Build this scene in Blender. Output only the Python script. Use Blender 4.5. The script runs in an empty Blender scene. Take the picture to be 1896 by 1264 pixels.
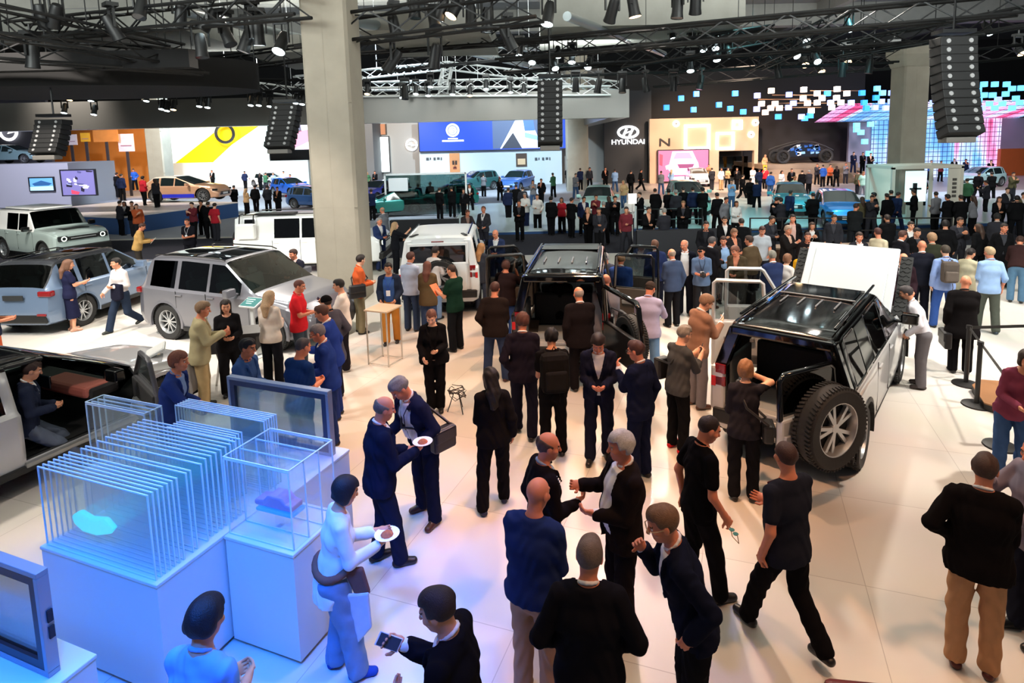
import bpy, bmesh, math, random
import numpy as np
from mathutils import Vector, Matrix
random.seed(7)
S = bpy.context.scene
COL = S.collection
R = math.radians
V3 = lambda *a: np.array(a, dtype=np.float64)

# ---------------------------------------------------------------- camera
F_PX, PITCH, ROLL, CAM_H, PPX, PPY = 1100.0, R(6.73), R(-1.29), 4.3, 996.9, 386.4
_cp, _sp, _cr, _sr = math.cos(PITCH), math.sin(PITCH), math.cos(ROLL), math.sin(ROLL)
_fw = V3(0, _cp, -_sp); _u0 = V3(0, _sp, _cp); _r0 = V3(1, 0, 0)
_up = -_sr * _r0 + _cr * _u0
_rt = _cr * _r0 + _sr * _u0
def ray(u, v):
    return _fw * F_PX + _rt * (u - PPX) - _up * (v - PPY)
def G(u, v, z=0.0):
    """floor position seen at a place of the photograph (z: height of the surface)"""
    d = ray(u, v); t = (z - CAM_H) / d[2]; return (d[0] * t, d[1] * t)
def Y(u, v, y):
    """x and height at distance y"""
    d = ray(u, v); t = y / d[1]; return (d[0] * t, CAM_H + d[2] * t)
cam = bpy.data.cameras.new('camera'); co = bpy.data.objects.new('camera', cam); COL.objects.link(co)
cam.sensor_width = 36; cam.lens = 36 * F_PX / 1896
cam.shift_x = (948 - PPX) / 1896; cam.shift_y = (PPY - 632) / 1896
cam.clip_end = 400
m = Matrix.Identity(4)
for i in range(3):
    m[i][0] = _rt[i]; m[i][1] = _up[i]; m[i][2] = -_fw[i]
m[2][3] = CAM_H
co.matrix_world = m
S.camera = co

# ---------------------------------------------------------------- materials
def lin(c):
    o = []
    for x in c[:3]:
        x = x / 255.0
        o.append(x / 12.92 if x <= .04045 else ((x + .055) / 1.055) ** 2.4)
    return (*o, 1.0)
MATS = {}
def mat(name, c, rough=.6, metal=0., coat=0., noise=0., nscale=20., bump=0., bscale=60., sheen=0., emit=0., spec=.5):
    if name in MATS: return MATS[name]
    mt = bpy.data.materials.new(name); mt.use_nodes = True
    nt = mt.node_tree; b = nt.nodes['Principled BSDF']
    col = lin(c)
    b.inputs['Base Color'].default_value = col
    b.inputs['Roughness'].default_value = rough
    b.inputs['Metallic'].default_value = metal
    b.inputs['Coat Weight'].default_value = coat
    b.inputs['Coat Roughness'].default_value = .05
    b.inputs['Sheen Weight'].default_value = sheen
    b.inputs['Specular IOR Level'].default_value = spec
    if emit:
        b.inputs['Emission Color'].default_value = col
        b.inputs['Emission Strength'].default_value = emit
    if noise or bump:
        tc = nt.nodes.new('ShaderNodeTexCoord')
        if noise:
            n = nt.nodes.new('ShaderNodeTexNoise'); n.inputs['Scale'].default_value = nscale; n.inputs['Detail'].default_value = 3
            nt.links.new(tc.outputs['Object'], n.inputs['Vector'])
            mx = nt.nodes.new('ShaderNodeMix'); mx.data_type = 'RGBA'
            mx.inputs[6].default_value = [max(0, x * (1 - noise)) for x in col[:3]] + [1]
            mx.inputs[7].default_value = [min(1, x * (1 + noise) + noise * .01) for x in col[:3]] + [1]
            nt.links.new(n.outputs['Fac'], mx.inputs[0]); nt.links.new(mx.outputs[2], b.inputs['Base Color'])
        if bump:
            n2 = nt.nodes.new('ShaderNodeTexNoise'); n2.inputs['Scale'].default_value = bscale
            nt.links.new(tc.outputs['Object'], n2.inputs['Vector'])
            bp = nt.nodes.new('ShaderNodeBump'); bp.inputs['Strength'].default_value = bump; bp.inputs['Distance'].default_value = .02
            nt.links.new(n2.outputs['Fac'], bp.inputs['Height']); nt.links.new(bp.outputs['Normal'], b.inputs['Normal'])
    MATS[name] = mt
    return mt
def cname(c): return '%02x%02x%02x' % tuple(int(x) for x in c[:3])
def cloth(c): return mat('cloth ' + cname(c), c, .95, noise=.12, nscale=14, spec=.04)
def skin(c): return mat('skin ' + cname(c), c, .5, noise=.06, nscale=30, spec=.35)
def hairm(c): return mat('hair ' + cname(c), [x * .72 + sum(c) * .07 + 3 for x in c], .55, noise=.4, nscale=55, bump=.3, bscale=160, spec=.3)
def leather(c): return mat('leather ' + cname(c), c, .4, noise=.15, nscale=30)
def paint(c, metal=.25, rough=.32): return mat('paint ' + cname(c), c, rough, metal, coat=.8)
def plain(c, rough=.6, metal=0.): return mat('plain %s %.2f %.2f' % (cname(c), rough, metal), c, rough, metal)
def glow(c, s): return mat('glow %s %.2f' % (cname(c), s), c, .5, emit=s)
def glass(c, rough=.02, name='glass', clear=1., base=.06, milk=0., fk=.7):
    key = name + cname(c)
    if key in MATS: return MATS[key]
    mt = bpy.data.materials.new(key); mt.use_nodes = True; nt = mt.node_tree
    nt.nodes.clear()
    o = nt.nodes.new('ShaderNodeOutputMaterial'); t = nt.nodes.new('ShaderNodeBsdfTransparent'); g = nt.nodes.new('ShaderNodeBsdfGlossy')
    mx = nt.nodes.new('ShaderNodeMixShader'); lw = nt.nodes.new('ShaderNodeLayerWeight'); lw.inputs['Blend'].default_value = .25
    ma = nt.nodes.new('ShaderNodeMath'); ma.operation = 'MULTIPLY_ADD'; ma.inputs[1].default_value = fk; ma.inputs[2].default_value = base
    t.inputs['Color'].default_value = lin(c); g.inputs['Roughness'].default_value = rough
    g.inputs['Color'].default_value = (clear, clear, clear, 1)
    nt.links.new(lw.outputs['Fresnel'], ma.inputs[0]); nt.links.new(ma.outputs[0], mx.inputs[0])
    nt.links.new(t.outputs[0], mx.inputs[1]); nt.links.new(g.outputs[0], mx.inputs[2]); nt.links.new(mx.outputs[0], o.inputs['Surface'])
    if milk:
        d = nt.nodes.new('ShaderNodeBsdfDiffuse'); m2 = nt.nodes.new('ShaderNodeMixShader'); m2.inputs[0].default_value = milk; d.inputs[0].default_value = (.9, .95, 1, 1)
        nt.links.new(mx.outputs[0], m2.inputs[1]); nt.links.new(d.outputs[0], m2.inputs[2]); nt.links.new(m2.outputs[0], o.inputs['Surface'])
    MATS[key] = mt
    return mt

# ---------------------------------------------------------------- objects
def tag(o, label=None, cat=None, group=None, kind=None):
    if label: o['label'] = label
    if cat: o['category'] = cat
    if group: o['group'] = group
    if kind: o['kind'] = kind
    return o
def thing(name, label, cat, loc=(0, 0, 0), rz=0., group=None):
    o = bpy.data.objects.new(name, None); COL.objects.link(o)
    o.empty_display_size = .1
    o.location = tuple(loc) + (0,) * (3 - len(loc)); o.rotation_euler = (0, 0, rz)
    return tag(o, label, cat, group)
def obj(name, me, parent=None, loc=None, rz=None, label=None):
    o = bpy.data.objects.new(name, me); COL.objects.link(o)
    if parent is not None: o.parent = parent
    if loc is not None: o.location = loc
    if rz is not None: o.rotation_euler = (0, 0, rz)
    if label: o['label'] = label
    return o
def copy_tree(o, parent=None):
    c = o.copy(); COL.objects.link(c)
    if parent is not None: c.parent = parent
    for ch in o.children: copy_tree(ch, c)
    return c
class MB:
    def __init__(s): s.v = []; s.f = []; s.m = []; s.mi = 0
    def add(s, vs, fs):
        b = len(s.v); s.v.extend([tuple(map(float, p)) for p in vs]); s.f.extend([tuple(b + i for i in f) for f in fs]); s.m.extend([s.mi] * len(fs)); return s
    def box(s, c, d, rz=0., M=None):
        x, y, z = d[0] / 2, d[1] / 2, d[2] / 2
        P = [Vector(p) for p in ((-x, -y, -z), (x, -y, -z), (x, y, -z), (-x, y, -z), (-x, -y, z), (x, -y, z), (x, y, z), (-x, y, z))]
        if M is not None: P = [M @ p for p in P]
        elif rz:
            r = Matrix.Rotation(rz, 3, 'Z'); P = [r @ p for p in P]
        c = Vector(c)
        return s.add([p + c for p in P], [(0, 3, 2, 1), (4, 5, 6, 7), (0, 1, 5, 4), (1, 2, 6, 5), (2, 3, 7, 6), (3, 0, 4, 7)])
    def bb(s, a, b): return s.box([(a[i] + b[i]) / 2 for i in range(3)], [abs(b[i] - a[i]) for i in range(3)])
    def cyl(s, a, b, r1, r2=None, n=12, cap=True):
        r2 = r1 if r2 is None else r2
        a = Vector(a); b = Vector(b); d = (b - a)
        if d.length < 1e-6: return s
        d.normalize(); w = d.orthogonal().normalized(); q = d.cross(w)
        vs = []
        for p, r in ((a, r1), (b, r2)):
            for i in range(n):
                t = 2 * math.pi * i / n; vs.append(p + w * (r * math.cos(t)) + q * (r * math.sin(t)))
        fs = [(i, (i + 1) % n, n + (i + 1) % n, n + i) for i in range(n)]
        if cap: fs += [tuple(range(n - 1, -1, -1)), tuple(range(n, 2 * n))]
        return s.add(vs, fs)
    def tube(s, pts, r, n=8, closed=False):
        pts = [Vector(p) for p in pts]; N = len(pts); vs = []; w = None
        for i, p in enumerate(pts):
            a = pts[(i - 1) % N] if (closed or i > 0) else p; b = pts[(i + 1) % N] if (closed or i < N - 1) else p
            d = (b - a).normalized()
            if w is None: w = d.orthogonal().normalized()
            else:
                w = (w - d * w.dot(d))
                w = w.normalized() if w.length > 1e-6 else d.orthogonal().normalized()
            q = d.cross(w); rr = r[i] if hasattr(r, '__len__') else r
            for k in range(n):
                t = 2 * math.pi * k / n; vs.append(p + w * (rr * math.cos(t)) + q * (rr * math.sin(t)))
        fs = []
        for i in range(N if closed else N - 1):
            j = (i + 1) % N
            for k in range(n): fs.append((i * n + k, i * n + (k + 1) % n, j * n + (k + 1) % n, j * n + k))
        if not closed: fs += [tuple(range(n - 1, -1, -1)), tuple((N - 1) * n + k for k in range(n))]
        return s.add(vs, fs)
    def lathe(s, prof, n=24, o=(0, 0, 0), ax='z'):
        vs = []; m = len(prof)
        for i in range(n):
            t = 2 * math.pi * i / n; c, q = math.cos(t), math.sin(t)
            for r, h in prof:
                p = (r * c, r * q, h) if ax == 'z' else ((r * c, h, r * q) if ax == 'y' else (h, r * c, r * q))
                vs.append((p[0] + o[0], p[1] + o[1], p[2] + o[2]))
        fs = [(i * m + k, ((i + 1) % n) * m + k, ((i + 1) % n) * m + k + 1, i * m + k + 1) for i in range(n) for k in range(m - 1)]
        if ax == 'y': fs = [f[::-1] for f in fs]
        return s.add(vs, fs)
    def prism(s, poly, t, T=lambda x, y, z: (x, y, z)):
        """poly in (x, z), extruded along y from t[0] to t[1]"""
        n = len(poly)
        vs = [T(x, t[0], z) for x, z in poly] + [T(x, t[1], z) for x, z in poly]
        fs = [tuple(range(n)), tuple(range(2 * n - 1, n - 1, -1))] + [(i, n + i, n + (i + 1) % n, (i + 1) % n) for i in range(n)]
        return s.add(vs, fs)
    def mesh(s, mats, smooth=None, fix=True):
        me = bpy.data.meshes.new('mesh'); me.from_pydata(s.v, [], s.f)
        if not isinstance(mats, (list, tuple)): mats = [mats]
        for q in mats: me.materials.append(q)
        if len(mats) > 1: me.polygons.foreach_set('material_index', s.m)
        if fix:
            bm = bmesh.new(); bm.from_mesh(me); bmesh.ops.recalc_face_normals(bm, faces=bm.faces); bm.to_mesh(me); bm.free()
        if smooth:
            me.shade_smooth(); me.set_sharp_from_angle(angle=R(smooth))
        me.update(); return me
    def build(s, name, mats, parent=None, loc=None, rz=None, smooth=None, bevel=0., label=None, fix=True):
        me = s.mesh(mats, smooth, fix); me.name = name
        o = obj(name, me, parent, loc, rz, label)
        if bevel:
            b = o.modifiers.new('bevel', 'BEVEL'); b.width = bevel; b.segments = 2; b.limit_method = 'ANGLE'; b.angle_limit = R(40)
        return o
def struct(o): o['kind'] = 'structure'; return o
# ---------------------------------------------------------------- implicit surfaces
def caps(a, b, r1, r2, sm=.02, w=None, k=1.): return ('c', np.asarray(a, float), np.asarray(b, float), r1, r2, sm, None if w is None else np.asarray(w, float), k)
def ell(c, rad, M, sm=.02, neg=False): return ('n' if neg else 'e', np.asarray(c, float), np.asarray(rad, float), np.asarray(M, float), sm)
def bounds(prims, pad):
    lo = np.full(3, 1e9); hi = -lo
    for p in prims:
        if p[0] == 'n': continue
        if p[0] == 'c':
            r = max(p[3], p[4]) * max(1, p[7]); lo = np.minimum(lo, np.minimum(p[1], p[2]) - r); hi = np.maximum(hi, np.maximum(p[1], p[2]) + r)
        else:
            r = p[2].max(); lo = np.minimum(lo, p[1] - r); hi = np.maximum(hi, p[1] + r)
    return lo - pad, hi + pad
def field(prims, h, clips=(), lo=None, hi=None):
    l, u = bounds(prims, 2.5 * h)
    if lo is not None: l = np.maximum(l, lo)
    if hi is not None: u = np.minimum(u, hi)
    n = np.maximum(4, np.ceil((u - l) / h).astype(int) + 1)
    ax = [(l[i] + h * np.arange(n[i])).astype(np.float32) for i in range(3)]
    F = np.full(n, .3, np.float32)
    for p in prims:
        if p[0] == 'c':
            r = max(p[3], p[4]) * max(1, p[7]) + p[5] + 3 * h; a = np.minimum(p[1], p[2]) - r; b = np.maximum(p[1], p[2]) + r
        else:
            r = p[2].max() + p[4] + 3 * h; a = p[1] - r; b = p[1] + r
        i0 = np.clip(np.floor((a - l) / h).astype(int), 0, n); i1 = np.clip(np.ceil((b - l) / h).astype(int) + 1, 0, n)
        if np.any(i1 <= i0): continue
        sl = tuple(slice(i0[i], i1[i]) for i in range(3))
        x = ax[0][sl[0]][:, None, None]; y = ax[1][sl[1]][None, :, None]; z = ax[2][sl[2]][None, None, :]
        if p[0] == 'c':
            A = p[1]; d = p[2] - A; L = float(d @ d)
            qx = x - A[0]; qy = y - A[1]; qz = z - A[2]
            if L < 1e-9: t = np.float32(0)
            else:
                t = np.clip((qx * d[0] + qy * d[1] + qz * d[2]) / L, 0, 1)
            ox = qx - t * d[0]; oy = qy - t * d[1]; oz = qz - t * d[2]
            s2 = ox * ox + oy * oy + oz * oz
            if p[6] is not None:
                w = p[6]; cc = ox * w[0] + oy * w[1] + oz * w[2]
                s2 = s2 - cc * cc * (1 - 1 / p[7] ** 2)
            D = np.sqrt(s2) - (p[3] + (p[4] - p[3]) * t)
        else:
            M = p[3]; rd = p[2]
            qx = x - p[1][0]; qy = y - p[1][1]; qz = z - p[1][2]
            e = [(qx * M[i][0] + qy * M[i][1] + qz * M[i][2]) for i in range(3)]
            k0 = np.sqrt(sum((e[i] / rd[i]) ** 2 for i in range(3))); k1 = np.sqrt(sum((e[i] / rd[i] ** 2) ** 2 for i in range(3))) + 1e-6
            D = k0 * (k0 - 1) / k1
        f = F[sl]; k = p[5] if p[0] == 'c' else p[4]
        if p[0] == 'n':
            g = -D; hh = np.clip(.5 - .5 * (g - f) / k, 0, 1); F[sl] = g + (f - g) * hh + k * hh * (1 - hh)
            # smooth maximum
        else:
            hh = np.clip(.5 + .5 * (D - f) / k, 0, 1); F[sl] = D + (f - D) * hh - k * hh * (1 - hh)
    X = ax[0][:, None, None]; Yy = ax[1][None, :, None]; Z = ax[2][None, None, :]
    for c in clips:
        if callable(c): F = c(F, X, Yy, Z)
        else:
            pt, nn = c; F = np.maximum(F, (X - pt[0]) * nn[0] + (Yy - pt[1]) * nn[1] + (Z - pt[2]) * nn[2])
    # closed at the border of the box
    F[0] = F[-1] = h; F[:, 0] = F[:, -1] = h; F[:, :, 0] = F[:, :, -1] = h
    return F.astype(np.float32), l
_CO = np.array([(0, 0, 0), (1, 0, 0), (0, 1, 0), (1, 1, 0), (0, 0, 1), (1, 0, 1), (0, 1, 1), (1, 1, 1)])
_ED = [(0, 1), (2, 3), (4, 5), (6, 7), (0, 2), (1, 3), (4, 6), (5, 7), (0, 4), (1, 5), (2, 6), (3, 7)]
def nets(F, l, h):
    I = F < 0
    n = np.array(F.shape)
    cnt = np.zeros(n - 1, np.int8)
    for c in _CO: cnt += I[c[0]:n[0] - 1 + c[0], c[1]:n[1] - 1 + c[1], c[2]:n[2] - 1 + c[2]]
    act = (cnt > 0) & (cnt < 8)
    ix = np.argwhere(act)
    if len(ix) == 0: return np.zeros((0, 3)), np.zeros((0, 4), int)
    idx = np.full(n - 1, -1, np.int64); idx[act] = np.arange(len(ix))
    val = [F[ix[:, 0] + c[0], ix[:, 1] + c[1], ix[:, 2] + c[2]] for c in _CO]
    s = np.zeros((len(ix), 3)); k = np.zeros(len(ix))
    for a, b in _ED:
        fa, fb = val[a], val[b]; mk = (fa < 0) != (fb < 0)
        t = np.where(mk, fa / np.where(mk, fa - fb, 1), 0)
        p = _CO[a] + (_CO[b] - _CO[a]) * t[:, None]
        s += p * mk[:, None]; k += mk
    v = (ix + s / k[:, None]) * h + l
    qs = []
    for axn in range(3):
        sl0 = [slice(1, -1)] * 3; sl1 = [slice(1, -1)] * 3
        sl0[axn] = slice(0, -1); sl1[axn] = slice(1, None)
        a = I[tuple(sl0)]; b = I[tuple(sl1)]
        e = np.argwhere(a != b)
        if not len(e): continue
        inside = a[e[:, 0], e[:, 1], e[:, 2]]
        off = np.ones(3, int); off[axn] = 0
        e = e + off
        o1 = (axn + 1) % 3; o2 = (axn + 2) % 3
        d1 = np.zeros(3, int); d1[o1] = 1; d2 = np.zeros(3, int); d2[o2] = 1
        c = [e - d1 - d2, e - d2, e, e - d1]
        q = np.stack([idx[t[:, 0], t[:, 1], t[:, 2]] for t in c], 1)
        q[~inside] = q[~inside][:, ::-1]
        qs.append(q)
    return v, np.concatenate(qs)
def relax(v, q, n=1, f=.5):
    i = np.concatenate([q[:, 0], q[:, 1], q[:, 2], q[:, 3]]); j = np.concatenate([q[:, 1], q[:, 2], q[:, 3], q[:, 0]])
    N = len(v); k = np.maximum(np.bincount(i, minlength=N), 1)
    for _ in range(n):
        s = np.stack([np.bincount(i, v[j, c], N) for c in range(3)], 1)
        v = v + f * (s / k[:, None] - v)
    return v
def np_mesh(name, v, q, mats, mi=None):
    me = bpy.data.meshes.new(name)
    me.vertices.add(len(v)); me.vertices.foreach_set('co', np.ascontiguousarray(v, np.float32).ravel())
    me.loops.add(len(q) * 4); me.loops.foreach_set('vertex_index', np.ascontiguousarray(q, np.int32).ravel())
    me.polygons.add(len(q)); me.polygons.foreach_set('loop_start', np.arange(0, len(q) * 4, 4, dtype=np.int32))
    for m_ in mats: me.materials.append(m_)
    if mi is not None: me.polygons.foreach_set('material_index', np.ascontiguousarray(mi, np.int32))
    me.polygons.foreach_set('use_smooth', np.ones(len(q), bool))
    me.update(calc_edges=True)
    return me
def solid(prims, h, clips=(), lo=None, hi=None, rx=1):
    F, l = field(prims, h, clips, lo, hi)
    v, q = nets(F, l, h)
    return (relax(v, q, rx, .4) if rx else v), q
# ---------------------------------------------------------------- people
def unit(v): return v / max(np.linalg.norm(v), 1e-9)
def rotm(ax, deg):
    ax = unit(np.asarray(ax, float)); t = R(deg); K = np.array([[0, -ax[2], ax[1]], [ax[2], 0, -ax[0]], [-ax[1], ax[0], 0]])
    return np.eye(3) + math.sin(t) * K + (1 - math.cos(t)) * K @ K
EX, EY, EZ = np.eye(3)
ARM = dict(down=(.235, .03, -.53), pocket=(.2, .06, -.45), belly=(.07, .27, -.30), chest=(.08, .27, -.17), phone=(.06, .33, -.10), face=(.07, .2, .14),
           hip=(.19, .02, -.37), back=(.08, -.17, -.40), reach=(.16, .47, -.12), swing=(.23, .24, -.45), swingb=(.25, -.2, -.46), plate=(.12, .32, -.24), fold=(-.1, .22, -.2), low=(.16, .22, -.42), side=(.42, .1, -.28), wall=(.2, .38, .1), keys=(.235, .13, -.51), up=(.2, .34, .02))
def ik(a, t, l1, l2, pole):
    d = t - a; L = np.linalg.norm(d); L2 = min(L, (l1 + l2) * .998); d = d / max(L, 1e-6); t = a + d * L2
    x = (l1 * l1 - l2 * l2 + L2 * L2) / (2 * L2); y = math.sqrt(max(l1 * l1 - x * x, 0))
    p = pole - d * (pole @ d); p = unit(p)
    return a + d * x + p * y, t
LEGS = dict(stand=((-.11, 0, -9, 0), (.11, 0, 9, 0)), wide=((-.17, 0, -14, 0), (.17, 0, 14, 0)), close=((-.075, 0, -4, 0), (.075, 0, 4, 0)),
            walkl=((-.09, .30, -4, 0), (.09, -.33, 6, .10)), walkr=((-.09, -.33, -6, .10), (.09, .30, 4, 0)), half=((-.11, .14, -6, 0), (.11, -.12, 14, 0)), halfr=((-.11, -.12, -12, 0), (.12, .14, 8, 0)),
            bent=((-.12, .02, -9, 0), (.13, .10, 12, 0)))
SKINS = dict(f=(236, 180, 150), m=(214, 150, 118), r=(216, 136, 104), t=(190, 128, 96), d=(92, 60, 46))
def skeleton(c):
    s = c.get('ht', 1.77) / 1.78; fem = c.get('sex') == 'f'
    J = dict(s=s, fem=fem)
    ft = c.get('legs', 'stand'); ft = LEGS[ft] if isinstance(ft, str) else ft
    sit = c.get('sit')
    hw = .092 * s
    feet = []
    for i, f in enumerate(ft):
        yaw = f[2]; d = np.array([math.sin(R(yaw)), math.cos(R(yaw)), 0]); lift = f[3] * s if len(f) > 3 else 0
        z0 = f[4] if len(f) > 4 else 0
        ank = np.array([f[0] * s, f[1] * s, .085 * s + lift + z0]); feet.append((ank, d, lift, z0))
    if sit is not None: Pz = sit + .09 * s
    else:
        Pz = 1.0
        for i, (ank, d, l_, z_) in enumerate(feet):
            hx = (-hw, hw)[i]; h2 = (ank[0] - hx) ** 2 + ank[1] ** 2
            Pz = min(Pz, (ank[2] + math.sqrt(max((.835 * s) ** 2 - h2, .01))) / s if False else ank[2] + math.sqrt(max((.833 * s) ** 2 - h2, .01)) + .035 * s)
    P = np.array([c.get('px', 0.), c.get('py', 0.), Pz])
    M = rotm(EZ, -c.get('twist', 0)) @ rotm(EX, -c.get('lean', 2)) @ rotm(EY, c.get('side', 0))
    rg, fw, up = M @ EX, M @ EY, M @ EZ
    J.update(P=P, rg=rg, fw=fw, up=up, W=P + up * .14 * s, C=P + up * .35 * s - fw * .005, U=P + up * .47 * s - fw * .012 * s, N=P + up * .555 * s - fw * .02 * s)
    sw = (.146 if fem else .168) * s * c.get('build', 1) ** .5
    J['S'] = [P + up * .478 * s - rg * sw - fw * .012 * s, P + up * .478 * s + rg * sw - fw * .012 * s]
    J['H'] = [P - rg * hw - up * .035 * s, P + rg * hw - up * .035 * s]
    J['K'] = []; J['A'] = []; J['T'] = []
    for i, (ank, d, lift, z0) in enumerate(feet):
        kp = d * .9 + EX * (-.12, .12)[i] + EZ * (.25 if sit is not None else 0)
        k, a = ik(J['H'][i], ank, .425 * s, .41 * s, kp)
        J['K'].append(k); J['A'].append(a); J['T'].append((d, lift, z0))
    yaw, pit = c.get('head', (0, 12))
    hy = rotm(EZ, -yaw) @ unit(np.array([fw[0], fw[1], 0]))
    hr = np.cross(hy, EZ); Mh = rotm(hr, -pit) @ rotm(hy, c.get('tilt', 0))
    hf, hu, hr = Mh @ hy, Mh @ EZ, Mh @ hr
    nd = unit(up * .6 + EZ * .3 + hf * .22)
    J['Nk'] = J['N'] + nd * .085 * s
    J['Hc'] = J['Nk'] + hu * .072 * s + hf * .018 * s
    J['hm'] = np.array([hr, hf, hu])
    J['E'] = []; J['Wr'] = []; J['hd'] = []; J['pn'] = []
    for i, key in enumerate(('L', 'R')):
        t = c.get(key, 'down'); opt = {}
        if isinstance(t, tuple) and len(t) == 2 and isinstance(t[1], dict): t, opt = t
        if isinstance(t, str): t = ARM[t]
        sg = (-1, 1)[i]
        Sx = P + up * .495 * s
        T = Sx + (rg * t[0] * sg + fw * t[1] + up * t[2]) * s
        po = opt.get('pole', (.36, -.5, -.75))
        e, w = ik(J['S'][i], T, .295 * s, .255 * s, rg * po[0] * sg + fw * po[1] + up * po[2])
        J['E'].append(e); J['Wr'].append(w)
        d = unit(w - e)
        if 'dir' in opt: d = unit(d * .4 + rg * opt['dir'][0] * sg + fw * opt['dir'][1] + up * opt['dir'][2])
        J['hd'].append(d)
        pn = opt.get('palm')
        pn = (rg * pn[0] * sg + fw * pn[1] + up * pn[2]) if pn else (-rg * sg + (up * .7 if d[2] > -.4 else -fw * .3))
        J['pn'].append(unit(pn - d * (pn @ d)))
    return J
def P_torso(J, g=0., b=1., hem=None, hr=.125):
    s, fem = J['s'], J['fem']; rg, fw, up, P = J['rg'], J['fw'], J['up'], J['P']
    k = 1.42; w = rg
    q = lambda r: (r * s * b + g)
    o = [caps(P - up * .02 * s, J['W'], q(.112 if fem else .108), q(.088 if fem else .102), .03, w, k),
         caps(J['W'], J['C'], q(.088 if fem else .102), q(.107 if fem else .119), .03, w, 1.36 if fem else k),
         caps(J['C'], J['U'], q(.107 if fem else .119), q(.085), .03, w, 1.4 if fem else 1.48)]
    for S_ in J['S']: o.extend((caps(J['U'] + up * .0 * s, S_ - up * .006, q(.062), q(.046), .03), caps(J['N'] + up * .0 * s, S_ + (J['U'] - S_) * .3 + up * .012 * s, q(.04), q(.036), .04)))
    if b > 1.06: o.append(ell(P + up * .15 * s + fw * .05 * s, np.array([.13, .11, .13]) * s * b + g, [rg, fw, up], .05))
    if fem:
        for sg in (-1, 1): o.append(ell(J['C'] + fw * .075 * s + rg * .07 * s * sg - up * .01, np.array([.06, .05, .06]) * s + g, [rg, fw, up], .03))
    if hem is not None: o.extend((caps(P + up * .12 * s, P + up * min(hem + .09, 0) * s, q(.106), max(q(.118), hr * s * b + g), .03, w, k), caps(P + up * min(hem + .09, 0) * s, P + up * hem * s, max(q(.118), hr * s * b + g), hr * s * b + g, .02, w, k)))
    return o
def P_arm(J, i, g=0., end=1., up_to=None, r=(.046, .04, .039, .029)):
    s = J['s']; S_, E_, W_ = J['S'][i], J['E'][i], J['Wr'][i]
    if up_to is not None: return [caps(S_, S_ + (E_ - S_) * up_to, r[0] * s + g, r[1] * s + g * 1.5, .02)]
    W2 = E_ + (W_ - E_) * end
    return [caps(S_, E_, r[0] * s + g, r[1] * s + g, .012 if g else .025), caps(E_, W2, r[2] * s + g, r[3] * s + g, .018)]
def P_leg(J, i, g=0., straight=False, rr=None):
    s = J['s']; H, K, A = J['H'][i], J['K'][i], J['A'][i]
    r = rr or ((.089, .066, .064, .058) if straight else (.085, .054, .054, .036))
    o = [caps(H, K, r[0] * s + g, r[1] * s + g, .035), caps(K, A, r[2] * s + g, r[3] * s + g, .025)]
    if not straight: o.append(caps(K + (A - K) * .12, K + (A - K) * .45, .05 * s + g, .04 * s + g, .03))
    return o
def P_neck(J, g=0.):
    s = J['s']; return [caps(J['N'] - J['up'] * .04 * s, J['Nk'] + J['hm'][2] * .02 * s, (.056 if not J['fem'] else .047) * s + g, (.053 if not J['fem'] else .045) * s + g, .03)]
def P_head(J, face=True):
    s = J['s'] * .98; hr, hf, hu = J['hm']; c = J['Hc']; M = J['hm']
    at = lambda x, y, z: c + (hr * x + hf * y + hu * z) * s
    E_ = lambda x, y, z, a, b_, d, sm=.02, neg=False: ell(at(x, y, z), np.array([a, b_, d]) * s, M, sm, neg)
    o = [E_(0, -.012, .028, .077, .097, .09), E_(0, .022, -.04, .06, .07, .078, .03), E_(0, .06, -.094, .026, .024, .022, .03)]
    if face:
        o += [caps(at(0, .092, .012), at(0, .112, -.026), .009 * s, .014 * s, .012), caps(at(-.035, .079, .03), at(.035, .079, .03), .013 * s, .013 * s, .02),
              E_(-.044, .058, -.022, .026, .026, .022, .02), E_(.044, .058, -.022, .026, .026, .022, .02)]
        for x in (-.032, .032): o.append(E_(x, .1, .008, .017, .014, .011, .012, True))
        for x in (-.031, .031): o.append(E_(x, .079, .008, .0135, .0135, .0125, .003))
        o += [caps(at(-.019, .083, -.06), at(.019, .083, -.06), .0085 * s, .0085 * s, .01), caps(at(-.015, .083, -.071), at(.015, .083, -.071), .009 * s, .009 * s, .01)]
        o.append(caps(at(-.022, .1, -.0655), at(.022, .1, -.0655), .002, .002, .006)[:0] or E_(0, .101, -.0655, .022, .007, .002, .004, True))
    for x in (-.079, .079): o.append(E_(x, -.004, -.004, .011, .022, .033, .008))
    return o
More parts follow.
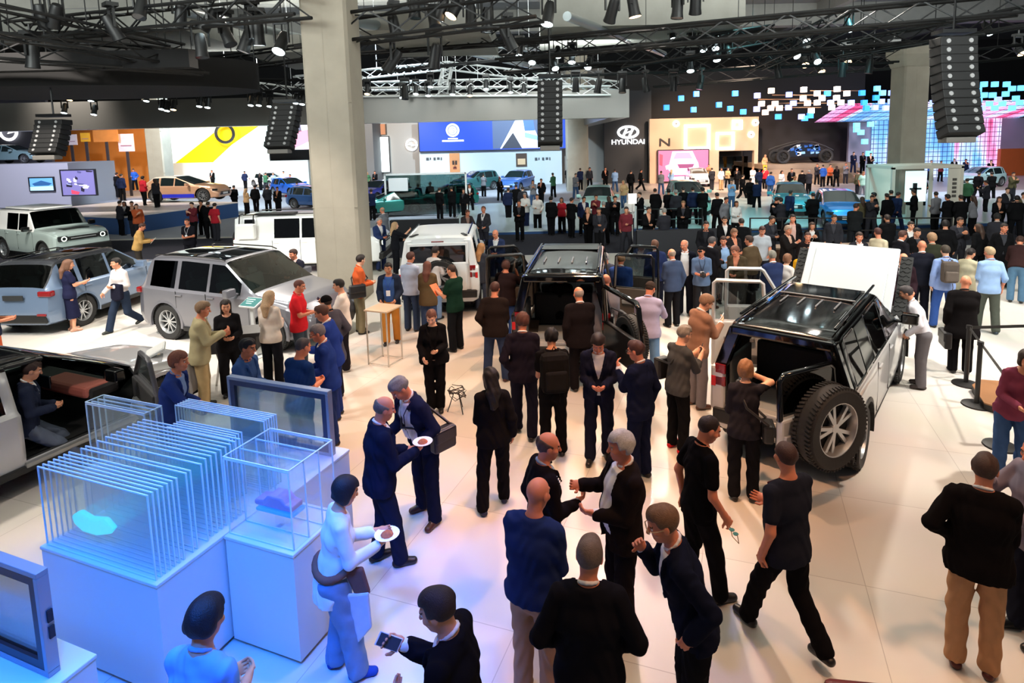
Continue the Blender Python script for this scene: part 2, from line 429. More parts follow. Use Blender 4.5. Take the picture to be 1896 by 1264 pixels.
def P_hand(J, i, curl=35, detail=True):
    s = J['s'] * (.93 if J['fem'] else 1); W_, D, N = J['Wr'][i], J['hd'][i], J['pn'][i]
    sd = np.cross(D, N) * (1, -1)[i]     # towards the thumb
    if sd @ sd < .1: sd = J['fw']
    sd = unit(sd)
    o = [caps(W_ + D * .03 * s, W_ + D * .078 * s, .018 * s, .017 * s, .015, sd, 2.15), caps(W_ - D * .03 * s, W_ + D * .03 * s, .025 * s, .021 * s, .02, sd, 1.25)]
    for k, (of, ln) in enumerate(((.031, .072), (.011, .081), (-.010, .076), (-.030, .060))):
        b0 = W_ + D * (.083 - .05 * abs(of)) * s + sd * of * s
        c1 = curl * (.8 + .12 * k); d1 = unit(D * math.cos(R(c1)) + N * math.sin(R(c1)) + sd * of * 1.2); c2 = c1 + curl * 1.1
        d2 = unit(D * math.cos(R(c2)) + N * math.sin(R(c2)) + sd * of)
        m_ = b0 + d1 * ln * .52 * s; e_ = m_ + d2 * ln * .45 * s
        o += [caps(b0 - d1 * .012, m_, .0092 * s, .0086 * s, .004), caps(m_, e_, .0086 * s, .0072 * s, .003)]
    b0 = W_ + D * .028 * s + sd * .03 * s; d1 = unit(D * .62 + sd * .62 + N * .45); m_ = b0 + d1 * .042 * s; e_ = m_ + unit(D * .85 + sd * .12 + N * .5) * .034 * s
    o += [caps(b0, m_, .0125 * s, .0105 * s, .008), caps(m_, e_, .0102 * s, .0082 * s, .003)]
    return o
def body_mesh(J, c, lod, sk):
    """the whole skin surface: trunk and limbs, head and hands in finer cells, one mesh"""
    s = J['s']; vs, qs = [], []
    hb = (.017, .024, .03)[lod]; hh = (.0058, .0095, .017)[lod]; hn = (.0048, .0075, .013)[lod]
    pr = P_torso(J) + P_neck(J)
    for i in (0, 1):
        pr += P_arm(J, i) + P_leg(J, i); A, (d, lf, z0) = J['A'][i], J['T'][i]
        pr += [caps(A, A + d * .09 * s - EZ * .055 * s, .03 * s, .02 * s, .01)]
    v, q = solid(pr, hb, rx=0); vs.append(v); qs.append(q)
    hp = P_neck(J) + P_head(J, lod < 2)
    hm = J['hm']
    v, q = solid(hp, hh, rx=1 if lod else 0); vs.append(v); qs.append(q)
    for i in (0, 1):
        cu = c.get('curl', 32); cu = cu[i] if isinstance(cu, tuple) else cu
        v, q = solid(P_hand(J, i, cu) + [caps(J['Wr'][i] - J['hd'][i] * .001 - unit(J['Wr'][i] - J['E'][i]) * .07 * s, J['Wr'][i], .0315 * s, .026 * s, .02)], hn, rx=0); vs.append(v); qs.append(q)
    n = 0; Q = []
    for v, q in zip(vs, qs): Q.append(q + n); n += len(v)
    V = np.concatenate(vs); Q = np.concatenate(Q); mi = np.zeros(len(Q), int)
    mats = [skin(sk)]
    if lod < 2:
        ce = (V[Q].mean(1) - J['Hc']) @ hm.T / (s * .98)
        fr = ce[:, 1] > .055
        near = np.abs(ce).max(1) < .2
        ex = np.abs(np.abs(ce[:, 0]) - .031)
        eye = near & fr & (ex < .0135) & (np.abs(ce[:, 2] - .008) < .0078)
        pup = eye & (ex < .006)
        brow = near & fr & (np.abs(ce[:, 0]) > .012) & (np.abs(ce[:, 0]) < .05) & (np.abs(ce[:, 2] - .032 + np.abs(np.abs(ce[:, 0]) - .03) * .2) < .0058)
        lip = near & (ce[:, 1] > .07) & (np.abs(ce[:, 0]) < .024) & (np.abs(ce[:, 2] + .0655) < .0105 - .2 * np.abs(ce[:, 0]))
        mats += [mat('eye white', (222, 214, 206), .25), mat('eye dark', (40, 28, 22), .2), hairm(c.get('browc', [x * .8 for x in c.get('hc', (60, 42, 32))])), skin([x * y for x, y in zip(sk, (.86, .62, .6))])]
        mi[eye] = 1; mi[pup] = 2; mi[brow] = 3; mi[lip] = 4
        if c.get('beard'):
            bd = near & (ce[:, 2] < -.03) & (ce[:, 2] > -.13) & (ce[:, 1] > -.01) & ~lip & ~((np.abs(ce[:, 0]) < .028) & (ce[:, 2] > -.048))
            mi[bd] = 3
    return np_mesh('body', V, Q, mats, mi)
def wrinkle(amp, s=1., seed=0.):
    def f(F, X, Y_, Z):
        a = np.sin(34 * Z + 9 * np.sin(11 * X + seed) + 7 * np.sin(8 * Y_ + seed * 2)) * np.sin(13 * X + 17 * Y_ + 5 * Z + seed)
        return F + (amp * a * (np.abs(F) < .06)).astype(np.float32)
    return f
def hair_prims(J, style):
    s = J['s'] * .98; hr, hf, hu = J['hm']; c = J['Hc']; M = J['hm']
    at = lambda x, y, z: c + (hr * x + hf * y + hu * z) * s
    E_ = lambda x, y, z, a, b_, d, sm=.02, neg=False: ell(at(x, y, z), np.array([a, b_, d]) * s, M, sm, neg)
    t = dict(short=.012, buzz=.004, sides=.007, bob=.02, long=.016, full=.022, tail=.012, curly=.03, cap=.012, thin=.006)[style]
    o = [E_(0, -.014, .03, .077 + t, .097 + t, .09 + t)]
    cl = []
    def cut(F, X, Y_, Z):
        q = [(X - c[0]) * M[i][0] + (Y_ - c[1]) * M[i][1] + (Z - c[2]) * M[i][2] for i in range(3)]
        x, y, z = [a / s for a in q]
        hl = .062 if style != 'thin' else .085
        front = np.minimum(y - .028 - .25 * np.maximum(z - .0, 0), hl - z + .12 * np.abs(x))     # the face
        front = np.minimum(front, .2 + 0 * x)
        F = np.maximum(F, front * s)
        if style in ('short', 'buzz', 'sides', 'full', 'curly', 'thin', 'tail'):
            ear = np.minimum(.012 - z, y + .02)     # before and under the ears
            F = np.maximum(F, ear * s)
            nb = -.062 if style in ('full', 'curly') else -.05
            F = np.maximum(F, (nb - z) * s)
        elif style == 'bob': F = np.maximum(F, (-.1 - z - .3 * y) * s)
        elif style == 'cap': F = np.maximum(F, (.02 - z) * s)
        if style == 'sides': F = np.maximum(F, (z - .052 + .35 * (y + .03)) * s)
        return F
    if style in ('short', 'full', 'curly'): o.append(E_(0, .03, .085, .055, .05, .035 + t * .6, .03))
    if style in ('full', 'curly'): o += [E_(.05, -.05, -.01, .045, .05, .05), E_(-.05, -.05, -.01, .045, .05, .05)]
    if style == 'bob': o += [E_(.05, -.02, -.04, .045, .07, .06), E_(-.05, -.02, -.04, .045, .07, .06), E_(0, -.06, -.05, .06, .05, .06)]
    if style == 'long': o += [caps(at(0, -.065, .03), at(0, -.075, -.16) - J['fw'] * .03, .07 * s, .065 * s, .03, hr, 1.25), caps(at(0, -.075, -.16) - J['fw'] * .03, J['U'] - J['fw'] * .12 * s - J['up'] * .08 * s, .062 * s, .035 * s, .03, hr, 1.5),
                              E_(.062, -.01, -.06, .03, .06, .09), E_(-.062, -.01, -.06, .03, .06, .09)]
    tail = []
    if style == 'tail': tail = [ell(at(0, -.12, .02), np.array([.035, .035, .035]) * s, M, .01), caps(at(0, -.125, .0), at(0, -.135, -.16), .025 * s, .014 * s, .02)]
    return o, [cut], tail
def mkobj(name, vq, mats, root, label=None):
    v, q = vq
    if len(q) == 0: return None
    return obj(name, np_mesh(name, v, q, mats if isinstance(mats, list) else [mats]), root, label=label)
def person_parts(c, root, lod):
    J = skeleton(c); s = J['s']; rg, fw, up, P = J['rg'], J['fw'], J['up'], J['P']
    sk = c.get('skin', 'm'); sk = SKINS[sk] if isinstance(sk, str) else sk
    hc = (.0115, .0165, .024)[lod]; am = (.0055, .003, 0)[lod]; sd = c.get('seed', 1.)
    b = c.get('build', 1.)
    g0 = (0, .004, .008)[lod]
    body = obj('body', body_mesh(J, c, lod, sk), root)
    # hair
    st = c.get('hair', 'short')
    if st and st != 'bald':
        pr, cl, tail = hair_prims(J, st); hh = (.007, .0105, .017)[lod]
        v, q = solid(pr, hh, cl + ([wrinkle(.005 if st != 'curly' else .012, 1, sd)] if lod == 0 else []))
        if tail:
            v2, q2 = solid(tail, hh); q = np.concatenate([q, q2 + len(v)]); v = np.concatenate([v, v2])
        if st == 'cap':
            hr, hf, hu = J['hm']; at = lambda x, y, z: J['Hc'] + (hr * x + hf * y + hu * z) * s
            v2, q2 = solid([caps(at(0, .08, .05), at(0, .14, .035), .01, .009, .01, hr, 5.5)], hh); q = np.concatenate([q, q2 + len(v)]); v = np.concatenate([v, v2])
            mkobj('cap', (v, q), cloth(c.get('capc', (22, 22, 24))), root)
            pr, cl, tail = hair_prims(J, 'buzz'); v, q = solid(pr, hh, cl)
        mkobj('hair', (v, q), hairm(c.get('hc', (60, 42, 32))), root)
    T = c.get('top', ('suit', (24, 27, 40), (225, 225, 228))); kind = T[0]; tc = T[1]
    B = c.get('bot', ('trousers', (26, 28, 38)))
    sC = J['C']; ax = lambda p: None
    def loc3(X, Y_, Z):     # chest coordinates
        o = P + up * .47 * s
        f = lambda a: (X - o[0]) * a[0] + (Y_ - o[1]) * a[1] + (Z - o[2]) * a[2]
        return f(rg) / s, f(fw) / s, f(up) / s
    def neckcut(dz=0., fy=.8):
        def f(F, X, Y_, Z):
            x, y, z = loc3(X, Y_, Z); return np.maximum(F, (z - .085 - dz + fy * np.maximum(y, 0)) * s)
        return f
    jk = kind in ('suit', 'coat', 'jacket')
    # shirt / sweater / tee
    shc = (T[2] if jk else tc)
    if shc is not None:
        g = .012 + g0; tuck = jk or c.get('tuck', False)
        hem = -.02 if tuck else (-.12 if kind != 'long' else -.2)
        pr = P_torso(J, g, b, None if tuck else hem, .127)
        if not jk:
            sl = c.get('sleeve', 'short' if kind in ('tee', 'polo') else 'long')
            for i in (0, 1):
                if sl == 'short': pr += P_arm(J, i, .015 + g0, up_to=.62)
                elif sl == 'roll': pr += P_arm(J, i, .013 + g0, end=.25)
                elif sl == 'long': pr += P_arm(J, i, .015 + g0, end=.97)
        else:
            for i in (0, 1):
                pr += [caps(J['E'][i] + (J['Wr'][i] - J['E'][i]) * .8, J['E'][i] + (J['Wr'][i] - J['E'][i]) * .985, .038 * s + g0, .037 * s + g0, .01)]
        if kind != 'dressless':
            hd = (P - up * (.06 if tuck else -hem + .0) * s, -up) if True else None
        cl = [neckcut(-.012, .3) if jk else neckcut(.008 if kind in ('tee', 'sweater', 'dress') else .012), (P + up * hem * s, -up)]
        if lod == 0: cl.insert(0, wrinkle(am, 1, sd))
        for i in (0, 1):
            if not jk and c.get('sleeve') != 'none':
                d = unit(J['Wr'][i] - J['E'][i]); sl = c.get('sleeve', 'short' if kind in ('tee', 'polo') else 'long')
        nm = dict(tee='t_shirt', polo='polo_shirt', sweater='sweater', dress='dress', long='blouse').get(kind, 'shirt')
        mkobj(nm, solid(pr, hc, cl), cloth(shc), root)
        if (jk and kind != 'jacket' or kind in ('shirt', 'polo')) and c.get('collar', 1):
            cr = [caps(J['N'] + up * .0 * s + (rg * math.cos(a) * .058 + fw * (math.sin(a) * .058 + .008) - up * .028 * math.sin(a)) * s + up * .014 * s,
                       J['N'] + (rg * math.cos(e) * .058 + fw * (math.sin(e) * .058 + .008) - up * .028 * math.sin(e)) * s + up * .014 * s, .0125 * s + g0, .0125 * s + g0, .004)
                  for a, e in [(R(100 + 32 * k), R(132 + 32 * k)) for k in range(10)]]
            mkobj('collar', solid(cr, (.007, .011, .018)[lod]), cloth(shc), root)
    if jk:
        g = .021 + g0 * 1.6
        hem = c.get('hem', -.12 if kind != 'coat' else -.5)
        pr = P_torso(J, g, b, hem, .124 if kind != 'coat' else .15)
        for i in (0, 1):
            pr += P_arm(J, i, .021 + g0 * 1.3, end=.95, r=(.048, .041, .041, .034))
        # collar of the jacket
        for a in range(5):
            t0, t1 = R(195 + 30 * a), R(225 + 30 * a)
            pt = lambda t: J['N'] + (rg * math.cos(t) * .074 + fw * (math.sin(t) * .07) - up * .014) * s
            pr.append(caps(pt(t0), pt(t1), .018 * s, .018 * s, .01))
        if lod < 2 and shc is not None:
            for k in (-1, 1):
                q = [P + (rg * k * a + fw * (y_ + g) + up * z_) * s for a, y_, z_ in ((.1, .045, .545), (.088, .092, .43), (.03, .118, .22))]
                pr += [caps(q[0], q[1], .013 * s, .015 * s, .006), caps(q[1], q[2], .015 * s, .011 * s, .006)]
        op = c.get('open', .35)
        def front(F, X, Y_, Z):
            x, y, z = loc3(X, Y_, Z)
            wv = np.clip((z + .27) / .34, 0, 1) * .085
            if op > .4: wv = np.maximum(wv, .03 + (op - .4) * .12 * (z < .02))
            else: wv = np.maximum(wv, np.clip((-.36 - z) / .25, 0, 1) * .05)
            d = np.minimum(wv - np.abs(x), y - .02)
            return np.maximum(F, d * s)
        cl = [neckcut(.014, .5), front, (P + up * hem * s, -up)]
        if lod == 0: cl.insert(0, wrinkle(am, 1, sd))
        jm = cloth(tc)
        mkobj('coat' if kind == 'coat' else 'jacket', solid(pr, hc, cl), jm, root)
        if c.get('tie') and lod < 2:
            a = P + up * .53 * s + fw * .085 * s; e = P + up * .16 * s + fw * .135 * s
            mkobj('tie', solid([caps(a, e, .016 * s, .022 * s, .01, rg, 1.3)], .009), cloth(c['tie']), root)
    # legs
    if B[0] in ('trousers', 'jeans'):
        pr = [caps(P + up * .07 * s, P - up * .04 * s, .1 * s * b + .01 + g0, .106 * s * b + .01 + g0, .04, rg, 1.4)]
        wide = c.get('legw', 1.)
        for i in (0, 1):
            pr += P_leg(J, i, .014 + g0, True, [x * wide for x in (.087, .064, .063, .06)])
            pr.append(caps(J['A'][i], J['A'][i] - EZ * .02 * s, .058 * s * wide + g0, .06 * s * wide + g0, .02))
        cl = [(P + up * .1 * s, up)]
        def hemcut(F, X, Y_, Z):
            for i in (0, 1):
                A = J['A'][i]; d = unit(A - J['K'][i])
                dd = ((X - A[0]) * d[0] + (Y_ - A[1]) * d[1] + (Z - A[2]) * d[2]) - .052 * s
                near = np.sqrt((X - A[0]) ** 2 + (Y_ - A[1]) ** 2 + (Z - A[2]) ** 2) < .2
                F = np.where(near, np.maximum(F, dd), F)
            return F
        cl.append(hemcut)
        if lod == 0: cl.insert(0, wrinkle(am * 1.2, 1, sd + 2))
        mkobj('trousers' if B[0] == 'trousers' else 'jeans', solid(pr, hc, cl), cloth(B[1]) if B[0] == 'trousers' else mat('denim ' + cname(B[1]), B[1], .9, noise=.22, nscale=9, spec=.1), root)
        if lod == 0 and not jk and c.get('tuck'):
            pts = [P + up * .085 * s + (rg * math.cos(t) * .178 + fw * math.sin(t) * .128) * s * b for t in np.linspace(0, 2 * math.pi, 25)[:-1]]
            mb = MB().tube(pts, .014, 6, True); mb.build('belt', leather((24, 20, 18)), root, smooth=50)
    elif B[0] in ('skirt', 'dress'):
        ln = B[2] if len(B) > 2 else .48
        mid = (J['K'][0] + J['K'][1]) / 2; dn = unit(mid - P)
        pr = [caps(P + up * .12 * s, P - up * .04 * s, .096 * s + .014, .115 * s + .014, .04, rg, 1.4), caps(P - up * .04 * s, P + dn * ln * s, .112 * s + .014, .15 * s, .04, rg, 1.3)]
        mkobj('skirt', solid(pr, hc, [(P + dn * ln * s, dn)]), cloth(B[1]), root)
    # shoes
    sh = c.get('shoe', (24, 20, 20))
    for i in (0, 1):
        A = J['A'][i]; d, lf, z0 = J['T'][i]
        d2 = unit(d - EZ * min(lf * 2.6, .8)) if lf else d
        n = unit(np.cross(np.cross(d2, EZ), d2)); sdv = np.cross(d2, n)
        h0 = A - n * (.052 * s) - d2 * .05 * s; t0 = A - n * .056 * s + d2 * .135 * s
        pr = [caps(h0, t0, .036 * s, .033 * s, .02, sdv, 1.15), caps(A + d2 * .01 - n * .03 * s, A + n * .0 * s, .042 * s, .041 * s, .03), caps(A - n * .02 * s + d2 * .02, t0 - d2 * .02, .036 * s, .024 * s, .03)]
        mkobj('shoe', solid(pr, (.0085, .013, .02)[lod], [(A - n * .083 * s, -n), (A + n * .03 * s, n)]), leather(sh) if c.get('shoek') != 'sport' else cloth(sh), root)
    if c.get('glasses') and lod < 2:
        hr, hf, hu = J['hm']; at = lambda x, y, z: J['Hc'] + (hr * x + hf * y + hu * z) * s
        mb = MB()
        for sg in (-1, 1):
            mb.tube([at(sg * .033 + .024 * math.cos(t), .112 - .1 * abs(sg * .033 + .024 * math.cos(t)), .006 + .018 * math.sin(t)) for t in np.linspace(0, 2 * math.pi, 13)[:-1]], .003, 5, True)
            mb.tube([at(sg * .058, .104, .01), at(sg * .082, .05, .012), at(sg * .084, -.01, .008)], .003, 5)
        mb.tube([at(-.01, .112, .01), at(.01, .112, .01)], .003, 5); mb.build('glasses', plain(c.get('glc', (24, 22, 24)), .3), root, smooth=60)
    if c.get('lanyard') and lod < 2:
        mb = MB()
        q = [P + up * .56 * s + rg * .07 * s * k + fw * .0 * s for k in (-1, 1)]; m_ = P + up * .2 * s + fw * .155 * s * b ** .5
        ch = [P + up * .45 * s + rg * .06 * s * k + fw * .142 * s for k in (-1, 1)]
        for k in (0, 1): mb.tube([q[k], ch[k], m_ + up * .05], .006, 5)
        mb.build('lanyard', cloth(c['lanyard']), root)
        Mx = Matrix(np.array([rg, fw, up]).T.tolist())
        MB().box(m_ + fw * .012, (.085, .006, .12), M=Mx).build('badge', plain((236, 236, 238)), root)
    return J
LODS = [None]
def person(u, v, face, label, z=0., at=None, lod=0, group=None, **c):
    """u, v: the place between the feet in the photograph"""
    if at and at[0] == 'crown':
        J0 = skeleton(c); t = J0['Hc'] + J0['hm'][2] * (.115 * J0['s']); a = -R(face)
        x, y = G(at[1], at[2], z + t[2]); x -= t[0] * math.cos(a) - t[1] * math.sin(a); y -= t[0] * math.sin(a) + t[1] * math.cos(a)
    else: x, y = at if at else G(u, v, z)
    r = thing('person', label, 'person', (x, y, z), -R(face), group)
    r['_lod'] = lod; c['seed'] = len(label) * .37
    r_ = r; del r['_lod']
    J = person_parts(c, r, lod if LODS[0] is None else LODS[0])
    rz = Matrix.Rotation(-R(face), 3, 'Z')
    J['w'] = lambda p: tuple(rz @ Vector(p) + Vector((x, y, z)))
    J['root'] = r; J['rz'] = rz; J['face'] = face
    return J
def head_at(u, v, ht, z=0.):
    """floor position of somebody whose crown is seen at u, v"""
    return ('crown', u, v)
# ---------------------------------------------------------------- cars
def smooth_arr(a, n):
    for _ in range(n):
        b = a.copy(); b[1:-1] = (a[:-2] + 2 * a[1:-1] + a[2:]) / 4; a = b
    return a
RIMS = {}
def wheel(parent, loc, r, w, side, rimc=(176, 180, 184), spokes=5, name='wheel', steer=0., M=None, low=False, rim_r=.66):
    """wheel about the local y axis; side = +1 when the rim's face looks to +y"""
    key = (round(r, 3), w, rimc, spokes, low, rim_r)
    if key not in RIMS:
        t = MB(); n = 20 if low else 40; h = w / 2; q = rim_r * r
        t.lathe([(q, -h * .86), (q + .02, -h * .95), (r * .93, -h), (r * .985, -h * .8), (r, -h * .5), (r, h * .5), (r * .985, h * .8), (r * .93, h), (q + .02, h * .95), (q, h * .86), (q * .97, -h * .86), (q, -h * .86)][::-1], n, ax='y')
        if not low:
            for k in range(60):
                a = 2 * math.pi * k / 60; c_, s_ = math.cos(a), math.sin(a)
                for yy, tw in ((-h * .62, .1), (h * .62, -.1)):
                    t.box((c_ * r * .997, yy, s_ * r * .997), (.03, h * .5, .022), M=Matrix.Rotation(-a, 3, 'Y') @ Matrix.Rotation(tw * 3, 3, 'X'))
        tm = t.mesh(mat('tyre', (34, 34, 35), .75, noise=.2, nscale=30), 40)
        m = MB(); y0 = h * .55
        m.lathe([(q * .97, -h * .8), (q * .9, -h * .5), (q * .88, h * .35), (q * .97, h * .88), (q * 1.0, h * .9), (q * .99, -h * .8)], n, ax='y')
        m.lathe([(0, y0 * 1.05), (q * .17, y0 * 1.05), (q * .2, y0 * .8), (q * .2, 0)], 16, ax='y')
        for k in range(spokes):
            a = 2 * math.pi * k / spokes
            for da in ((-.09, .09) if spokes < 8 else (0,)):
                c_, s_ = math.cos(a + da * .6), math.sin(a + da * .6); e_, f_ = math.cos(a + da * 2.2), math.sin(a + da * 2.2)
                p0 = Vector((c_ * q * .15, y0, s_ * q * .15)); p1 = Vector((e_ * q * .95, y0 * .95, f_ * q * .95))
                d = (p1 - p0); L = d.length; d.normalize(); sd = Vector((0, 1, 0)).cross(d)
                MM = Matrix((d, Vector((0, 1, 0)), sd)).transposed()
                m.box((p0 + p1) / 2 - Vector((0, .018, 0)), (L, .04, q * (.13 if spokes < 8 else .1)), M=MM)
        rm = m.mesh(mat('rim ' + cname(rimc), rimc, .3, .7), 40)
        dk = MB().lathe([(0, h * .1), (q * .92, h * .1)], 20, ax='y').mesh(plain((18, 18, 19), .7))
        RIMS[key] = (tm, rm, dk)
    tm, rm, dk = RIMS[key]
    o = obj(name, tm, parent, loc)
    mt = M if M is not None else Matrix.Rotation(steer, 3, 'Z')
    if side < 0: mt = mt @ Matrix.Rotation(math.pi, 3, 'Z')
    o.rotation_euler = mt.to_euler()
    obj('rim', rm, o); obj('brake_disc', dk, o)
    return o
NR = 20
def interp(pts, x): return np.interp(x, [p[0] for p in pts], [p[1] for p in pts])
def car_grid(sp):
    L0, L1 = sp['L']; st = sp.get('step', .06)
    xs = np.unique(np.round(np.concatenate([np.arange(L0, L1, st), [L1], [p[0] for p in sp['top']], sp.get('cuts', [])]), 4))
    xs = xs[np.concatenate([[True], np.diff(xs) > .008])]
    sm = sp.get('soft', 2)
    xf = np.linspace(L0, L1, 400)
    T = np.interp(xs, xf, smooth_arr(interp(sp['top'], xf), sm * 4)); B = np.interp(xs, xf, smooth_arr(interp(sp['belt'], xf), sm * 4)); W = np.interp(xs, xf, smooth_arr(interp(sp['w'], xf), sm * 2))
    T[0] = interp(sp['top'], L0)
    zb = sp.get('zb', .28); roof = max(p[1] for p in sp['top']); cr = sp.get('crown', .022); shd = sp.get('shoulder', .03); rr = sp.get('rr', .06)
    g = np.zeros((len(xs), NR, 3))
    for i, x in enumerate(xs):
        zt, w = T[i], W[i]; bl = min(B[i], zt - .07); gh = np.clip((zt - B[i]) / (roof - interp(sp['belt'], x)), 0, 1)
        tin = sp.get('tumble', .12) * gh; d = zt - bl; zw = bl + min(.025, d * .2); ze = zt - min(.08, d * .4)
        z3 = zb + .16; rows = [(w - .12, zb), (w - .03, zb + .05), (w - .008, z3)]
        for k in range(1, 7):
            f = k / 7; rows.append((w + .006 * math.sin(f * math.pi), z3 + (bl - .05 - z3) * f))
        rows += [(w - .006, bl - .03), (w - shd, bl), (w - shd - .02, zw)]
        for k in range(1, 4):
            f = k / 3; rows.append((w - shd - .02 - tin * f, zw + (ze - zw) * f))
        e = w - shd - .02 - tin
        rows += [(e - rr * .3, zt - min(.03, d * .15)), (e - rr * 1.4, zt), (e * .62, zt + cr * .62), (e * .3, zt + cr * .92), (0, zt + cr)]
        for k in range(NR): g[i, k] = (x, rows[k][0], rows[k][1])
    # rake of the two ends
    for end, k in ((1, sp.get('nose', .1)), (0, sp.get('tail', .05))):
        x1 = L1 if end else L0
        wt = np.clip(1 - np.abs(g[:, :, 0] - x1) / .7, 0, 1) ** 1.5
        zz = g[:, :, 2]; off = k * np.clip((zz - .55) / .5, -.5, 2.4)
        lo = .08 * np.clip((.5 - zz) / .25, 0, 1)
        g[:, :, 0] += (-1 if end else 1) * wt * (off * (zz > .55) + lo)
    return xs, g
def car_build(root, sp):
    xs, g = car_grid(sp); n = len(xs)
    full = np.concatenate([g * [1, -1, 1], g[:, -2::-1]], 1)      # right rows, crown, left rows
    NC = full.shape[1]
    V = full.reshape(-1, 3).copy()
    ra = sp.get('arch', .44); zc = sp['r']
    dead = np.zeros(n * NC, bool); row = np.tile(np.minimum(np.arange(NC), NC - 1 - np.arange(NC)), n)
    for xa in sp['axles']:
        dx = V[:, 0] - xa; dz = V[:, 2] - zc; d = np.hypot(dx, dz)
        ins = (d < ra) & (row < 11); dead |= ins
    F = {}
    cls = sp['cls']
    def put(k, q): F.setdefault(k, []).append(q)
    moved = set()
    for i in range(n - 1):
        for j in range(NC - 1):
            q = (i * NC + j, i * NC + j + 1, (i + 1) * NC + j + 1, (i + 1) * NC + j)
            dd = [dead[t] for t in q]
            if all(dd): continue
            r_ = j if j < NR - 1 else NC - 2 - j
            for t in q:
                if dead[t]: moved.add(t)
            k = cls((xs[i] + xs[i + 1]) / 2, r_, -1 if j < NR - 1 else 1)
            if k: put(k, q)
    for t in moved:
        xa = min(sp['axles'], key=lambda a: abs(a - V[t, 0])); d = V[t] - (xa, 0, zc); h = math.hypot(d[0], d[2])
        f = ra / max(h, 1e-6); V[t, 0] = xa + d[0] * f; V[t, 2] = zc + d[2] * f
    for i, e in ((0, 'rear_end'), (n - 1, 'front_end')):
        for k in range(NR - 1):
            q = (i * NC + k, i * NC + k + 1, i * NC + NC - 2 - k, i * NC + NC - 1 - k)
            kk = sp.get('endcls', lambda e, k: 'body')(e, k)
            if kk: put(kk, q if i else q[::-1])
    out = {}
    for k, fs in F.items():
        fs = np.array(fs); u, inv = np.unique(fs, return_inverse=True); inv = inv.reshape(fs.shape)
        vv = V[u]; nm, mt = sp['parts'][k] if k in sp['parts'] else sp['parts'][k.split('|')[0]]
        me = bpy.data.meshes.new(nm); me.from_pydata(vv.tolist(), [], inv.tolist()); me.materials.append(mt)
        bm = bmesh.new(); bm.from_mesh(me)
        bmesh.ops.remove_doubles(bm, verts=bm.verts, dist=.0005); bmesh.ops.dissolve_degenerate(bm, edges=bm.edges, dist=.0005)
        bmesh.ops.recalc_face_normals(bm, faces=bm.faces)
        c0 = sum((f.normal.dot(f.calc_center_median() - Vector((0, 0, .8))) for f in bm.faces))
        if c0 < 0: bmesh.ops.reverse_faces(bm, faces=bm.faces)
        bm.to_mesh(me); bm.free()
        me.shade_smooth(); me.set_sharp_from_angle(angle=R(38))
        o = obj(nm, me, root); out[k] = o
        if k in sp.get('thick', ()):
            md = o.modifiers.new('shell', 'SOLIDIFY'); md.thickness = .045; md.offset = -1
            if 'inner' in sp: me.materials.append(sp['inner']); md.material_offset = 1; md.material_offset_rim = 1
    sp['W_at'] = lambda x: float(interp(sp['w'], x))
    return out
def car_wheels(root, sp, steer=0.):
    r = sp['r']; w = sp.get('tw', .25); W = sp['W_at']
    for xa in sp['axles']:
        for sg in (-1, 1):
            wheel(root, (xa, sg * (W(xa) - w / 2 - .012), r), r, w, sg, sp.get('rim', (176, 180, 184)), sp.get('spokes', 5), steer=steer if xa > 0 else 0, low=sp.get('low', False))
    if sp.get('low'): return
    for xa in sp['axles']:
        for sg in (-1, 1):
            ra = sp.get('arch', .44); m = MB()
            A = [R(-12 + 204 * k / 18) for k in range(19)]
            y1 = sg * (W(xa) - .004); y0 = sg * (W(xa) - .42)
            for k in range(18):
                p = [(xa + ra * math.cos(A[t]), y, zc_ + ra * math.sin(A[t])) for t in (k, k + 1) for y in (y0, y1) for zc_ in (r,)]
                m.add(p, [(0, 1, 3, 2)])
            m.build('wheel_well', plain((16, 16, 17), .9), root, smooth=60)
            lip = MB(); ac = sp.get('archc')
            rings = []
            for a in A:
                c_, s_ = math.cos(a), math.sin(a); pr = []
                for rr, dy in ((ra - .005, -.03), (ra - .005, .022), (ra + .05, .016), (ra + .06, -.01)):
                    pr.append((xa + rr * c_, sg * (W(xa) + dy), r + rr * s_))
                rings.append(pr)
            for k in range(18):
                for t in range(3): lip.add([rings[k][t], rings[k][t + 1], rings[k + 1][t + 1], rings[k + 1][t]], [(0, 1, 2, 3)])
            lip.build('wheel_arch', ac if ac else sp['parts']['body'][1], root, smooth=50)
def bx(root, name, c, d, m, bevel=.01, rz=0., M=None): return MB().box(c, d, rz, M).build(name, m, root, bevel=bevel)
BLK = lambda: mat('black trim', (20, 21, 22), .5)
GLOSS = lambda: mat('gloss black', (9, 10, 12), .08, coat=.6)
TINT = lambda: glass((70, 82, 84), name='tint', base=.09)
def lamp_red(): return mat('tail lamp', (130, 12, 18), .25, coat=.5)
def seats(root, xs_, c, z=.62, w=.5, tilt=12):
    for x in xs_:
        for y in (-.38, .38):
            m = MB(); m.box((x, y, z), (.5, w, .16)); m.box((x - .27, y, z + .36), (.14, w, .62), M=Matrix.Rotation(-R(tilt), 3, 'Y')); m.box((x - .34, y, z + .76), (.1, .26, .18), M=Matrix.Rotation(-R(tilt), 3, 'Y'))
            m.build('seat', c, root, bevel=.04)
